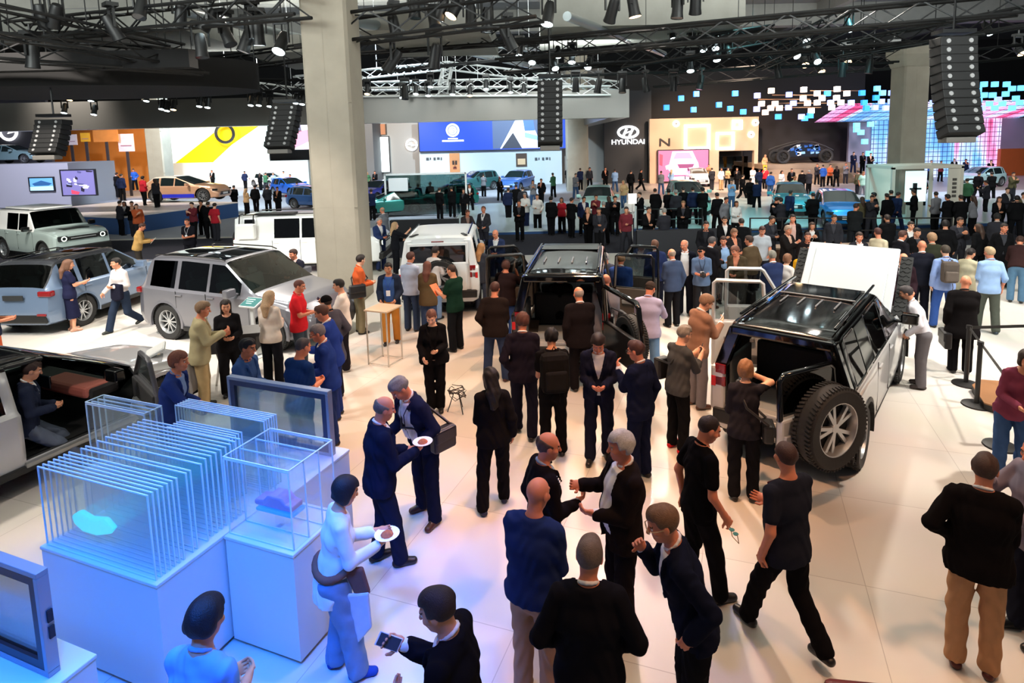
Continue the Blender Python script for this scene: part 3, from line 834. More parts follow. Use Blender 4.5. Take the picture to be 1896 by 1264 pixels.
def interior(root, sp, c, rows=(.25, -.75), dash=True, floor_z=.5):
    W = sp['W_at'](0) - .12
    MB().bb((sp['L'][0] + .25, -W, floor_z - .04), (sp['axles'][1] - .3, W, floor_z)).build('cabin_floor', plain((22, 22, 24), .9), root)
    seats(root, rows, c)
    if dash:
        x = rows[0] + .72
        bx(root, 'dashboard', (x + .08, 0, .98), (.36, 2 * W - .08, .26), plain((30, 30, 32), .6), .04)
        m = MB().tube([(x - .22 + .03 * math.sin(t), .38 + .17 * math.cos(t), 1.03 + .17 * math.sin(t)) for t in np.linspace(0, 2 * math.pi, 17)[:-1]], .015, 6, True); m.tube([(x - .22, .38, 1.03), (x - .02, .38, .98)], .03, 6)
        m.build('steering_wheel', plain((20, 20, 22), .5), root, smooth=50)
def seam(root, sp, xs_, z0, z1, name='door_gap'):
    W = sp['W_at']
    for sg in (-1, 1):
        m = MB()
        for x in xs_: m.box((x, sg * (W(x) + .002), (z0 + z1) / 2), (.012, .008, z1 - z0))
        m.build(name, plain((14, 14, 15), .8), root)
def handles(root, sp, xs_, z, m, sides=(-1, 1)):
    for x in xs_:
        for sg in sides: bx(root, 'door_handle', (x, sg * (sp['W_at'](x) + .014), z), (.2, .03, .035), m, .01)
def mirrors(root, sp, x, z, m, sides=(-1, 1)):
    for sg in sides:
        mb = MB(); mb.box((x, sg * (sp['W_at'](x) + .14), z), (.14, .24, .17)); mb.box((x, sg * (sp['W_at'](x)), z - .06), (.08, .16, .05)); mb.build('side_mirror', m, root, bevel=.03)
# ---------------------------------------------------------------- the cars of the stand
def place(name, label, cat, x, y, heading, z=0., group=None):
    """heading: compass style, 0 = away from the camera, 90 = to the right; the car's local x axis points ahead"""
    return thing(name, label, cat, (x, y, z), R(90 - heading), group)
def open_door(root, hinge, sg, ang, ln, body, inner, top=1.9, belt=1.22, zb=.42, slant=.25, name='door'):
    """a swung door: frame, glass, trim and handle in one hinged part tree"""
    d = bpy.data.objects.new(name, None); COL.objects.link(d); d.parent = root; d.location = hinge
    d.rotation_euler = (0, 0, -sg * R(ang))
    o = MB().bb((-ln, -.03, zb), (0, .03, belt)).build('door_panel', body, d, bevel=.02)
    MB().bb((-ln + .05, -sg * .03 - .03, zb + .05), (-.05, -sg * .03 + .03, belt - .02)).build('door_trim', inner, d, bevel=.02)
    m = MB().tube([(-ln + .03, 0, belt - .02), (-ln + .03, -sg * .05, top - .05), (-ln + .07, -sg * .06, top), (-slant - .05, -sg * .06, top), (-slant, -sg * .05, top - .04), (-.02, 0, belt - .02)], .034, 6)
    m.build('window_frame', body, d, smooth=50)
    MB().add([(-ln + .04, 0, belt), (-.03, 0, belt), (-slant - .02, -sg * .055, top - .02), (-ln + .05, -sg * .055, top - .02)], [(0, 1, 2, 3)]).build('window_pane', glass((150, 158, 160), name='pane', base=.05), d)
    bx(d, 'door_handle', (-ln + .16, sg * .05, belt - .16), (.18, .03, .04), body)
    bx(d, 'armrest', (-ln * .5, -sg * .09, belt - .3), (ln * .55, .07, .08), plain((120, 124, 126), .6), .02)
    bx(d, 'door_pocket', (-ln * .5, -sg * .085, zb + .16), (ln * .7, .06, .14), plain((70, 72, 74), .6), .02)
    return d
def defender(root, body, roof, short=False, ax=None, w0=.99, H=1.95, wsr=.42, ro=.86, tail_open=False, hood_open=False, doors=(), inner=None, rim=(176, 180, 184), seatc=None, white_upper=False, tum=.1):
    ax = ax or (1.51 if not short else 1.29); Lr = -ax - ro; Lf = ax + .845; dw = w0 - .99; dh = H - 1.95
    bp = paint(body) if body[0] < 240 else mat('paint white', body, .3, coat=.6)
    rp = roof
    ws = ax - .56
    dr = set(doors)
    side_win = [('front_window', ws - 1.13, ws - wsr - .08), ('rear_window_side', ws - 2.03, ws - 1.2)] if not short else [('front_window', ws - 1.25, ws - wsr - .08)]
    q0, q1 = Lr + .22, (ws - 2.18 if not short else ws - 1.45)
    dx = {'f': (ws - 1.17, ws - .06), 'r': (ws - 2.06, ws - 1.2)}
    def cls(x, r, sg):
        for d in dr:
            s_ = 1 if d[1] == 'l' else -1
            a, b = dx[d[0]]
            if s_ == sg and a < x < b and 2 <= r <= 14: return None
        if hood_open and x > ws + .06 and r >= 15: return None
        if x > ws - .02: return 'hood' if r >= 15 else 'body'
        if r >= 15: return 'windscreen' if x > ws - wsr - .04 else 'roof'
        if 11 <= r <= 13:
            for n, a, b in side_win:
                if a < x < b: return n + ('|l' if sg > 0 else '|r')
            if q0 + .1 < x < q1 - .45: return 'quarter|' + ('l' if sg > 0 else 'r')
        if r >= 10: return 'upper'
        return 'body'
    def endcls(e, k):
        if e == 'rear_end':
            if tail_open and 3 <= k <= 15: return None
            return 'body' if not (11 <= k <= 13) else 'body'
        return 'body'
    tint = TINT()
    sp = dict(L=(Lr, Lf), top=[(Lr, H - .02), (Lr + .3, H), (ws - wsr - .08, H), (ws - wsr, H - .02), (ws, 1.3), (ws + .06, 1.28), (Lf - .5, 1.24), (Lf - .12, 1.19), (Lf, 1.1)],
              belt=[(Lr, 1.22), (Lf - .5, 1.2), (Lf, 1.04)], w=[(Lr, w0 - .06), (Lr + .12, w0 - .015), (0, w0), (Lf - .35, w0 - .005), (Lf - .1, w0 - .04), (Lf, w0 - .09)], r=.405, arch=.47, axles=(-ax, ax), tw=.255,
              cuts=[q0, q1, ws - wsr - .08, ws - wsr - .04, ws - .02] + [v for s_ in side_win for v in s_[1:]], nose=.03, tail=.02, soft=1, tumble=tum, rr=.07, zb=.34, cls=cls, endcls=endcls, rim=rim,
              parts=dict(body=('body', bp), hood=('hood', bp), roof=('roof', rp), upper=('window_surround', bp if white_upper else rp), windscreen=('windscreen', glass((110, 122, 122), name='tint', base=.09)),
                         front_window=('side_window', tint), rear_window_side=('side_window', tint), quarter=('quarter_window', tint)),
              thick=('body', 'roof', 'upper') if (tail_open or doors) else (), archc=BLK(), inner=plain((48, 50, 52), .8))
    car_build(root, sp); car_wheels(root, sp)
    W = .97; blk = BLK()
    bx(root, 'underbody', ((Lr + Lf) / 2, 0, .33), (Lf - Lr - .3, 1.7, .1), plain((15, 15, 16), .9))
    interior(root, sp, seatc or plain((150, 146, 138), .8), rows=(.1, -.78) if not short else (.0, -.75), floor_z=.56)
    bx(root, 'rear_bumper', (Lr + .0, 0, .56), (.16, 1.84 + 2 * dw, .2), blk, .03); bx(root, 'front_bumper', (Lf + .02, 0, .55), (.18, 1.86 + 2 * dw, .24), blk, .04)
    bx(root, 'skid_plate', (Lf + .03, 0, .4), (.16, .9, .12), plain((160, 164, 166), .4, .5), .03)
    bx(root, 'grille', (Lf - .02, 0, .96), (.08, 1.0, .15), blk, .02); bx(root, 'grille_bar', (Lf + .02, 0, .965), (.03, .86, .035), plain((190, 194, 196), .3, .6), .01)
    for sg in (-1, 1):
        bx(root, 'headlight', (Lf - .03, sg * .68, .97), (.12, .34, .2), mat('lamp glass', (34, 38, 40), .08, coat=.6), .04)
        h = MB().tube([(Lf + .035, sg * .66 + .08 * math.cos(t), .97 + .08 * math.sin(t)) for t in np.linspace(0, 2 * math.pi, 17)[:-1]], .014, 6, True); h.build('daytime_light', glow((236, 246, 226), 2.2), root)
    handles(root, sp, [ws - 1.05] + ([] if short else [ws - 1.95]), 1.1, bp, [s_ for s_ in (-1, 1)])
    mirrors(root, sp, ws - .18, 1.33, GLOSS())
    seam(root, sp, [ws - .06, ws - 1.18] + ([] if short else [ws - 2.08]), .5, 1.19)
    # rear corners
    for sg in (-1, 1):
        y0, y1, zt = sg * (.925 + dw), sg * (.9 + dw - tum), 1.9 + dh; q = sg * .17
        m = MB().add([(x, y, z) for x in (Lr, Lr + .15) for y, z in ((y0 - q, .7), (y0, .7), (y0, 1.24), (y1, zt), (y1 - q, zt), (y0 - q, 1.24))], [(0, 1, 2, 5), (5, 2, 3, 4), (11, 8, 7, 6), (10, 9, 8, 11), (0, 6, 7, 1), (1, 7, 8, 2), (2, 8, 9, 3), (3, 9, 10, 4), (4, 10, 11, 5), (5, 11, 6, 0)])
        m.build('rear_pillar', bp if (white_upper or not tail_open) else rp, root, bevel=.02)
        bx(root, 'rear_corner', (Lr + .06, sg * (.87 + dw), .92), (.2, .2, .62), bp, .04)
        bx(root, 'tail_light', (Lr - .025, sg * (.83 + dw), 1.2), (.03, .14, .13), lamp_red(), .008); bx(root, 'tail_light', (Lr - .025, sg * (.83 + dw), 1.03), (.03, .14, .13), lamp_red(), .008)
        bx(root, 'reflector', (Lr - .03, sg * (.92 + dw), 1.02), (.03, .06, .14), plain((200, 30, 30), .3), .005)
        bx(root, 'roof_rail', ((Lr + ws) / 2 - .2, sg * (.84 + dw - tum), 2.01 + dh), (ws - Lr - .9, .035, .03), GLOSS(), .008)
    if tail_open:
        bx(root, 'load_floor', (Lr + .5, 0, .7), (1.0, 1.5 + 2 * dw, .05), plain((150, 162, 170), .5), .01)
        bx(root, 'load_sill', (Lr + .03, 0, .69), (.16, 1.5 + 2 * dw, .1), plain((206, 210, 212), .35, .4), .02)
        bx(root, 'roof_header', (Lr + .05, 0, 1.86 + dh), (.14, 1.76 + 2 * (dw - tum), .12), rp, .03)
        MB().bb((Lr + .95, -.68 - dw, .72), (Lr + 1.05, .68 + dw, 1.35)).build('rear_seat_back', plain((26, 27, 29), .8), root, bevel=.04)
        for sg in (-1, 1): MB().bb((Lr + .12, sg * (.74 + dw), .72), (Lr + .95, sg * (.8 + dw), 1.3)).build('load_trim', plain((96, 104, 108), .7), root, bevel=.02)
    else:
        bx(root, 'tailgate', (Lr - .035, 0, 1.0), (.06, 1.36, .72), bp, .04)
        bx(root, 'rear_window', (Lr - .03, 0, 1.56), (.03, 1.34, .42), mat('dark glass', (22, 24, 26), .05, coat=.5), .03)
        bx(root, 'rear_window_frame', (Lr - .015, 0, 1.57), (.03, 1.46, .54), bp, .05)
        bx(root, 'brake_light', (Lr - .02, 0, 1.87), (.03, .3, .025), lamp_red(), .005)
        wheel(root, (Lr - .19, -.06, 1.06), .4, .24, -1, rim, M=Matrix.Rotation(R(-90), 3, 'Z'), name='spare_wheel')
    bx(root, 'number_plate', (Lr - .1, .0 if tail_open else .5, .62), (.02, .52, .12), plain((228, 228, 226), .5), .004)
    return sp, bp
def finish_hero():
    p0 = np.array(G(1600, 866)); p1 = np.array(G(1669, 706)); d = p1 - p0; d /= np.hypot(*d); hd = math.degrees(math.atan2(d[0], d[1]))
    lf = np.array([-d[1], d[0]])
    mid = (p0 + p1) / 2 + lf * .885
    root = place('car', 'silver off-roader with bonnet, tailgate and left doors open, spare wheel towards viewer', 'car', mid[0], mid[1], hd)
    body = (204, 209, 213)
    sp, bp = defender(root, body, GLOSS(), tail_open=True, hood_open=True, doors=('fl', 'rl'), ax=1.67, w0=.9, H=1.85, wsr=.85, ro=.72, tum=.17, seatc=plain((60, 62, 64), .8))
    Lr = sp['L'][0]; ws = sp['axles'][1] - .56; W = .88; dh = -.1
    # roof details
    sk = mat('roof glass', (6, 8, 14), .04, coat=.8)
    bx(root, 'sunroof', (ws - 1.35, .0, 1.882), (.66, .96, .02), sk, .02)
    bx(root, 'sunroof_trim', (ws - 1.7, .0, 1.885), (.02, 1.04, .02), plain((170, 174, 178), .3, .5), .004); bx(root, 'sunroof_trim', (ws - 1.0, .0, 1.88), (.02, 1.04, .02), plain((170, 174, 178), .3, .5), .004)
    for y in (-.36, -.12, .12, .36): bx(root, 'roof_rib', (ws - 2.05, y, 1.882), (.42, .025, .02), mat('rib', (150, 156, 164), .15, .6), .006)
    for sg in (-1, 1): bx(root, 'alpine_light', (ws - 2.5, sg * .56, 1.875), (.45, .1, .02), sk, .01)
    open_door(root, (ws - .08, W - .02, 0), 1, 62, 1.08, bp, plain((196, 202, 204), .7), slant=.42)
    open_door(root, (ws - 1.2, W - .02, 0), 1, 66, .88, bp, plain((196, 202, 204), .7), slant=.08)
    # bonnet
    h = bpy.data.objects.new('bonnet', None); COL.objects.link(h); h.parent = root; h.location = (ws + .04, 0, 1.29); h.rotation_euler = (0, R(-47), 0)
    MB().bb((0, -.74, -.02), (1.3, .74, .025)).build('bonnet_panel', bp, h, bevel=.035)
    MB().bb((.12, -.6, .025), (1.16, .6, .04)).build('bonnet_bulge', bp, h, bevel=.015)
    MB().bb((.05, -.7, -.05), (1.24, .7, -.021)).build('bonnet_lining', plain((26, 27, 28), .9), h)
    ch = mat('tread plate', (22, 23, 25), .4)
    for sg in (-1, 1):
        m = MB(); m.bb((.02, sg * .745, -.16), (1.24, sg * .93, -.13))
        for i in range(14):
            for j in range(3): m.box((.08 + i * .085, sg * (.78 + j * .055), -.122), (.05, .018, .012), rz=.8 if (i + j) % 2 else -.8)
        m.build('fender_tread_plate', ch, h)
        bx(root, 'gas_strut', (ws + .55, sg * .66, 1.38), (.03, .03, .55), plain((60, 60, 62), .4, .5), .005, M=Matrix.Rotation(R(40), 3, 'Y'))
    bx(root, 'engine_cover', (ws + .7, 0, 1.06), (1.1, 1.3, .16), plain((24, 25, 27), .6), .04)
    # tailgate with the spare wheel, hinged at the right corner
    t = bpy.data.objects.new('tailgate', None); COL.objects.link(t); t.parent = root; t.location = (Lr - .02, -.7, 0); t.rotation_euler = (0, 0, R(64))
    # closed, the gate runs to +y; the outside looks to -x
    MB().bb((-.05, .02, .62), (.05, .98, 1.12)).build('gate_panel', bp, t, bevel=.03)
    MB().bb((.03, .06, .68), (.085, .94, 1.1)).build('gate_lining', plain((30, 32, 34), .8), t, bevel=.02)
    m = MB().tube([(0, .06, 1.1), (0.04, .08, 1.54), (.04, .14, 1.6), (.04, .88, 1.6), (.04, .94, 1.54), (0, .96, 1.1)], .035, 8); m.build('gate_frame', GLOSS(), t, smooth=50)
    MB().bb((.02, .1, 1.12), (.04, .92, 1.58)).build('gate_window', glass((90, 96, 98), name='tint2', base=.09), t)
    wheel(t, (-.2, .4, 1.0), .47, .27, 1, (190, 193, 196), M=Matrix.Rotation(R(90), 3, 'Z'), name='spare_wheel')
    bx(t, 'gate_lock', (-.06, .9, .82), (.05, .1, .24), plain((190, 192, 194), .3, .6), .01)
    return root, sp
HERO, HSP = finish_hero()

# black off-roader seen from behind
root = place('car', 'glossy black off-roader seen from behind, load bay and four doors open', 'car', *((lambda p, d: (p[0] + d[0] * 1.0, p[1] + d[1] * 1.0))(G(1050, 478, 1.95), (math.sin(R(7)), math.cos(R(7))))), 7)
sp, bp = defender(root, (16, 17, 20), GLOSS(), tail_open=True, doors=('fl', 'rl', 'fr', 'rr'), w0=.93, tum=.14, seatc=plain((34, 35, 38), .7))
ws = sp['axles'][1] - .56
for sg in (1, -1):
    open_door(root, (ws - .08, sg * .91, 0), sg, 68, 1.08, bp, plain((66, 64, 60), .6), slant=.42); open_door(root, (ws - 1.2, sg * .91, 0), sg, 72, .88, bp, plain((74, 70, 64), .6), slant=.08)
for y in (-.4, -.13, .13, .4): bx(root, 'roof_rib', (-1.3, y, 1.985), (.5, .03, .02), mat('rib', (150, 156, 164), .15, .6), .006)
bx(root, 'sunroof', (.1, 0, 1.98), (.7, 1.2, .02), mat('roof glass', (6, 8, 14), .04, coat=.8), .02)
t = bpy.data.objects.new('tailgate', None); COL.objects.link(t); t.parent = root; t.location = (sp['L'][0] - .02, -.74, 0); t.rotation_euler = (0, 0, R(115))
MB().bb((-.05, .02, .62), (.05, 1.42, 1.16)).build('gate_panel', bp, t, bevel=.03)
MB().tube([(0, .06, 1.14), (0.05, .09, 1.72), (.05, .16, 1.78), (.05, 1.28, 1.78), (.05, 1.35, 1.72), (0, 1.38, 1.14)], .045, 8).build('gate_frame', GLOSS(), t, smooth=50)
wheel(t, (-.2, .62, .98), .4, .25, 1, (60, 62, 64), M=Matrix.Rotation(R(90), 3, 'Z'), name='spare_wheel')
BLACKCAR = root
# white three-door off-roader seen from behind
p = G(810, 440, 1.95)
root = place('car', 'white short off-roader seen from behind with spare wheel on its tailgate', 'car', p[0] - .1, p[1] + 2.05, -3)
defender(root, (244, 246, 246), mat('paint white', (244, 246, 246), .3, coat=.6), short=True, white_upper=True)
for sg in (-1, 1): bx(root, 'roof_vent', (-1.75, sg * .62, 1.97), (.35, .08, .03), BLK(), .01, rz=-sg * .35)
# white five-door off-roader side on, behind the pillar
p = G(402, 412, 1.95)
root = place('car', 'white five-door off-roader side on behind the concrete pillar, box on its flank', 'car', p[0] + 2.25, 20.3, 88)
sp, bp = defender(root, (246, 248, 248), mat('paint white', (246, 248, 248), .3, coat=.6), white_upper=True, rim=(60, 62, 64))
bx(root, 'side_box', (-1.93, -1.03, 1.5), (.62, .2, .5), bp, .05); bx(root, 'roof_rack', (-1.1, -.55, 2.02), (1.3, .4, .06), BLK(), .02)
m = MB().tube([(-2.15, -1.0, 1.72), (-2.15, -.92, 2.03), (-2.1, -.8, 2.05)], .02, 6); m.tube([(-1.7, -1.0, 1.72), (-1.7, -.92, 2.03), (-1.65, -.8, 2.05)], .02, 6); m.build('box_strap', BLK(), root, smooth=50)
# pale green-silver one at the far left
root = place('car', 'pale silver-green off-roader facing the aisle at the far left', 'car', -19.6, 23.6, 116)
sp, bp = defender(root, (176, 194, 192), mat('paint white', (236, 240, 238), .3, coat=.6), rim=(150, 156, 160))
bx(root, 'bonnet_panel', (sp['L'][1] - .75, 0, 1.27), (.7, .9, .02), BLK(), .01); bx(root, 'roof_rack', (-.6, 0, 2.03), (2.2, 1.3, .07), mat('paint white', (236, 240, 238), .3, coat=.6), .02)

def suv(root, body, L, ax, H, belt, w=.98, hoodz=1.08, rake=.55, tailrake=.2, roof=None, r=.38, rim=(200, 203, 206), spokes=10, roofglass=True, seatc=None, nodoor=None, wsbase=.62, low=False, tint=None, arch=None, sport=False):
    Lr, Lf = -ax[0], 0
    a0, a1 = ax; Lr = -L[0]; Lf = L[1]
    bp = paint(body); ws = a1 - wsbase + .1; rt = ws - rake - .3
    rp = roof or bp
    t0 = Lr + tailrake
    wins = [('front_window', ws - 1.22, ws - .35), ('rear_door_window', ws - 2.12, ws - 1.3), ('quarter', t0 + .12, ws - 2.24)] if not nodoor else [('front_window', ws - 1.42, ws - .35), ('rear_door_window', ws - 2.4, ws - 1.6), ('quarter', ws - 2.75, ws - 2.5)]
    def cls(x, q, sg):
        if nodoor and sg == nodoor and ws - 1.5 < x < ws - .02 and 2 <= q <= 14: return None
        if x > ws: return 'hood' if q >= 15 else 'body'
        if q >= 15:
            if x > rt: return 'windscreen'
            if x < t0 - .02: return 'rear_window'
            if roofglass and q >= 16 and (rt - .85 < x < rt - .12 or t0 + .25 < x < rt - 1.05): return 'roof_glass'
            return 'roof'
        if 11 <= q <= 13:
            for n, a, b in wins:
                if a < x < b: return n + ('|l' if sg > 0 else '|r')
            if x > rt: return 'body'
        if q >= 14 and x < rt: return 'roof'
        return 'body'
    tint = tint or TINT()
    sp = dict(L=(Lr, Lf), top=[(Lr, belt + .02), (t0 - .02, H - .1), (t0 + .1, H - .03), ((t0 + rt) / 2, H), (rt, H - .04), (ws, hoodz + .06), (ws + .1, hoodz + .03), (Lf - .45, hoodz - .06), (Lf - .15, hoodz - .16), (Lf, hoodz - .36)],
              belt=[(Lr, belt - .02), (ws, belt - .08), (ws + .3, hoodz - .08), (Lf - .4, hoodz - .2), (Lf, hoodz - .45)], w=[(Lr, w * .86), (Lr + .25, w * .96), (a0 * -1 + .2 if a0 > 0 else a0, w), (a1 - .2, w), (Lf - .4, w * .95), (Lf - .12, w * .84), (Lf, w * .72)],
              r=r, arch=arch or r + .055, axles=(-a0, a1), tw=.235, cuts=[rt, ws, t0 - .02] + [v for q in wins for v in q[1:]], nose=.12, tail=.05, soft=2, tumble=.16, shoulder=.045, rr=.09, zb=.26, cls=cls,
              parts=dict(body=('body', bp), hood=('hood', bp), roof=('roof', rp), roof_glass=('roof_glass', mat('roof glass', (6, 8, 14), .04, coat=.8)), windscreen=('windscreen', glass((120, 136, 132), name='tint', base=.09)),
                         rear_window=('rear_window', tint), front_window=('side_window', tint), rear_door_window=('side_window', tint), quarter=('quarter_window', tint)), rim=rim, spokes=spokes, low=low,
              thick=('body', 'roof') if nodoor else (), inner=plain((40, 40, 42), .8))
    car_build(root, sp); car_wheels(root, sp)
    bx(root, 'underbody', ((Lr + Lf) / 2, 0, .29), (Lf - Lr - .5, 1.6, .1), plain((15, 15, 16), .9))
    if low: return sp, bp
    interior(root, sp, seatc or plain((196, 206, 200), .8), rows=(ws - 1.0, ws - 1.9) if not nodoor else (ws - 1.3, ws - 2.2), floor_z=.42, dash=not nodoor)
    for sg in (-1, 1):
        bx(root, 'headlight', (Lf - .26, sg * w * .74, hoodz - .3), (.3, .3, .13), mat('lamp glass', (190, 200, 206), .08, coat=.6), .04, rz=-sg * .5)
        bx(root, 'tail_light', (Lr + .09, sg * w * .78, belt - .12), (.16, .32, .13), lamp_red(), .03)
        bx(root, 'reflector', (Lr + .0, sg * w * .7, .52), (.06, .22, .05), lamp_red(), .01)
        bx(root, 'side_skirt', ((a1 - a0) / 2, sg * (w - .03), .31), (a0 + a1 - 2 * r - .2, .08, .1), BLK(), .02)
    bx(root, 'rear_bumper', (Lr + .06, 0, .42), (.14, w * 1.6, .22), BLK(), .04); bx(root, 'front_grille', (Lf - .04, 0, .62), (.1, w * 1.0, .18), BLK(), .03)
    bx(root, 'number_plate', (Lr - .005, 0, belt - .2), (.02, .5, .12), plain((40, 42, 44), .5), .004)
    handles(root, sp, [ws - 1.12, ws - 2.05] if not nodoor else [ws - 2.4], belt - .14, bp); mirrors(root, sp, ws - .42, belt + .05, GLOSS() if sport else bp)
    seam(root, sp, [ws - .08, ws - 1.26, ws - 2.14] if not nodoor else [ws - 2.5], .38, belt - .06)
    m = MB()
    for sg in (-1, 1): m.tube([(t0 + .2, sg * (w - .25), H + .0), (t0 + .3, sg * (w - .25), H + .035), (rt - .2, sg * (w - .26), H + .02), (rt - .05, sg * (w - .26), H - .03)], .016, 6)
    m.build('roof_rail', GLOSS(), root, smooth=50)
    return sp, bp
# grey seven-seater
d = (math.sin(R(110)), math.cos(R(110))); rw = G(315, 628); lf = (d[1] * -1, d[0])
root = place('car', 'grey estate off-roader with two glass roof panels beside the concrete pillar', 'car', rw[0] + d[0] * 1.46 + lf[0] * -(-.95), rw[1] + d[1] * 1.46 + lf[1] * .95, 110)
GREY = root
SPG, bpg = suv(root, (112, 112, 120), (2.42, 2.34), (1.46, 1.46), 1.86, 1.2, w=1.0, hoodz=1.16, tailrake=.3, r=.405, wsbase=.52)
# blue-grey one seen from behind
rw = G(158, 602); hd = 4; d = (math.sin(R(hd)), math.cos(R(hd))); lf = (-d[1], d[0])
root = place('car', 'blue-grey compact off-roader with dark roof seen from behind at left', 'car', rw[0] + d[0] * 1.37 + lf[0] * .9, rw[1] + d[1] * 1.37 + lf[1] * .9, hd)
suv(root, (108, 128, 156), (2.24, 2.2), (1.37, 1.37), 1.72, 1.12, w=.95, hoodz=1.06, tailrake=.34, roof=mat('paint dark roof', (60, 62, 68), .2, .3, coat=.8), r=.375)
# silver coupe-like one with an open door
hd = 22; d = (math.sin(R(hd)), math.cos(R(hd)))
VEL = place('car', 'silver sporty off-roader with black roof and open door, man seated inside', 'car', -7.27, 7.78, hd)
VSP, vbp = suv(VEL, (186, 186, 190), (2.35, 2.4), (1.43, 1.43), 1.66, 1.1, w=.97, hoodz=1.03, rake=.75, tailrake=.5, roof=GLOSS(), r=.39, wsbase=.42, nodoor=-1, seatc=plain((30, 31, 36), .7), sport=True)
ws = 1.43 - .32
open_door(VEL, (ws - .04, -.95, 0), -1, 68, 1.2, plain((96, 96, 100), .35, .4), plain((40, 40, 42), .7), top=1.52, belt=1.02, slant=.7)
MB().bb((ws - .62, -.84, .8), (ws - .2, .86, .98)).build('dashboard', plain((30, 26, 28), .6), VEL, bevel=.05)
MB().bb((ws - .66, -.82, .84), (ws - .3, .2, 1.0)).build('dashboard_cover', plain((176, 96, 84), .6), VEL, bevel=.05)
bx(VEL, 'touch_screen', (ws - .66, .1, .99), (.03, .34, .18), mat('screen dark', (22, 34, 50), .15), .01)
bx(VEL, 'door_sill', (ws - .77, -.93, .36), (1.46, .12, .08), plain((150, 150, 150), .3, .5), .02)
# ---------------------------------------------------------------- the hall
def W(u, v, y):
    x, z = Y(u, v, y); return (x, y, z)
def rect(name, u0, v0, u1, v1, y, m, th=.3, floor=False, parent=None):
    """upright slab facing the aisle, its outline read off at distance y"""
    x0, z1 = Y(u0, (v0), y); x1, z0 = Y(u1, v1, y)
    if floor: z0 = 0
    return MB().bb((x0, y, z0), (x1, y + th, z1)).build(name, m, parent)
def floor_mat():
    mt = bpy.data.materials.new('white floor panels'); mt.use_nodes = True; nt = mt.node_tree; b = nt.nodes['Principled BSDF']
    tc = nt.nodes.new('ShaderNodeTexCoord'); mp = nt.nodes.new('ShaderNodeMapping'); br = nt.nodes.new('ShaderNodeTexBrick')
    mp.inputs['Rotation'].default_value = (0, 0, R(19)); mp.inputs['Location'].default_value = (.32, .1, 0)
    nt.links.new(tc.outputs['Object'], mp.inputs['Vector']); nt.links.new(mp.outputs[0], br.inputs['Vector'])
    br.offset = 0.; br.inputs['Scale'].default_value = 1.; br.inputs['Brick Width'].default_value = 1.5; br.inputs['Row Height'].default_value = 1.5
    br.inputs['Mortar Size'].default_value = .004; br.inputs['Mortar Smooth'].default_value = .2
    n = nt.nodes.new('ShaderNodeTexNoise'); n.inputs['Scale'].default_value = 1.1; n.inputs['Detail'].default_value = 5
    nt.links.new(tc.outputs['Object'], n.inputs['Vector'])
    br.inputs['Color1'].default_value = lin((222, 216, 208)); br.inputs['Color2'].default_value = lin((216, 210, 202)); br.inputs['Mortar'].default_value = lin((184, 176, 168))
    mx = nt.nodes.new('ShaderNodeMix'); mx.data_type = 'RGBA'; mx.blend_type = 'MULTIPLY'; mx.inputs[0].default_value = .14
    nt.links.new(br.outputs['Color'], mx.inputs[6]); nt.links.new(n.outputs['Color'], mx.inputs[7]); nt.links.new(mx.outputs[2], b.inputs['Base Color'])
    b.inputs['Roughness'].default_value = .32; b.inputs['Specular IOR Level'].default_value = .35
    return mt
def concrete(c, name):
    return mat(name, c, .9, noise=.16, nscale=1.6, bump=.25, bscale=7)
def base(name, a, b, m): return struct(MB().bb(a, b).build(name, m))
FLOOR = base('floor', (-75, -4, -.2), (75, 90, 0), floor_mat())
carp = mat('dark carpet', (58, 58, 66), .95, noise=.2, nscale=8, spec=.05)
hallfloor = mat('pale hall floor', (166, 158, 150), .4, noise=.08, nscale=2)
base('floor_stage', (5.8, 27.5, 0), (60, 74, .02), hallfloor)
base('floor_far', (-70, 28, 0), (5.8, 74, .012), mat('grey carpet', (150, 152, 160), .6, noise=.1, nscale=4))
base('floor_aisle', (-26, 21.8, 0), (60, 27.5, .008), carp)
base('wall_back', (-75, 75, 0), (75, 76, 16), plain((18, 18, 21), .9))
base('wall_left', (-75, -4, 0), (-74, 76, 16), plain((26, 26, 28), .9)); base('wall_right', (74, -4, 0), (75, 76, 16), plain((18, 18, 21), .9))
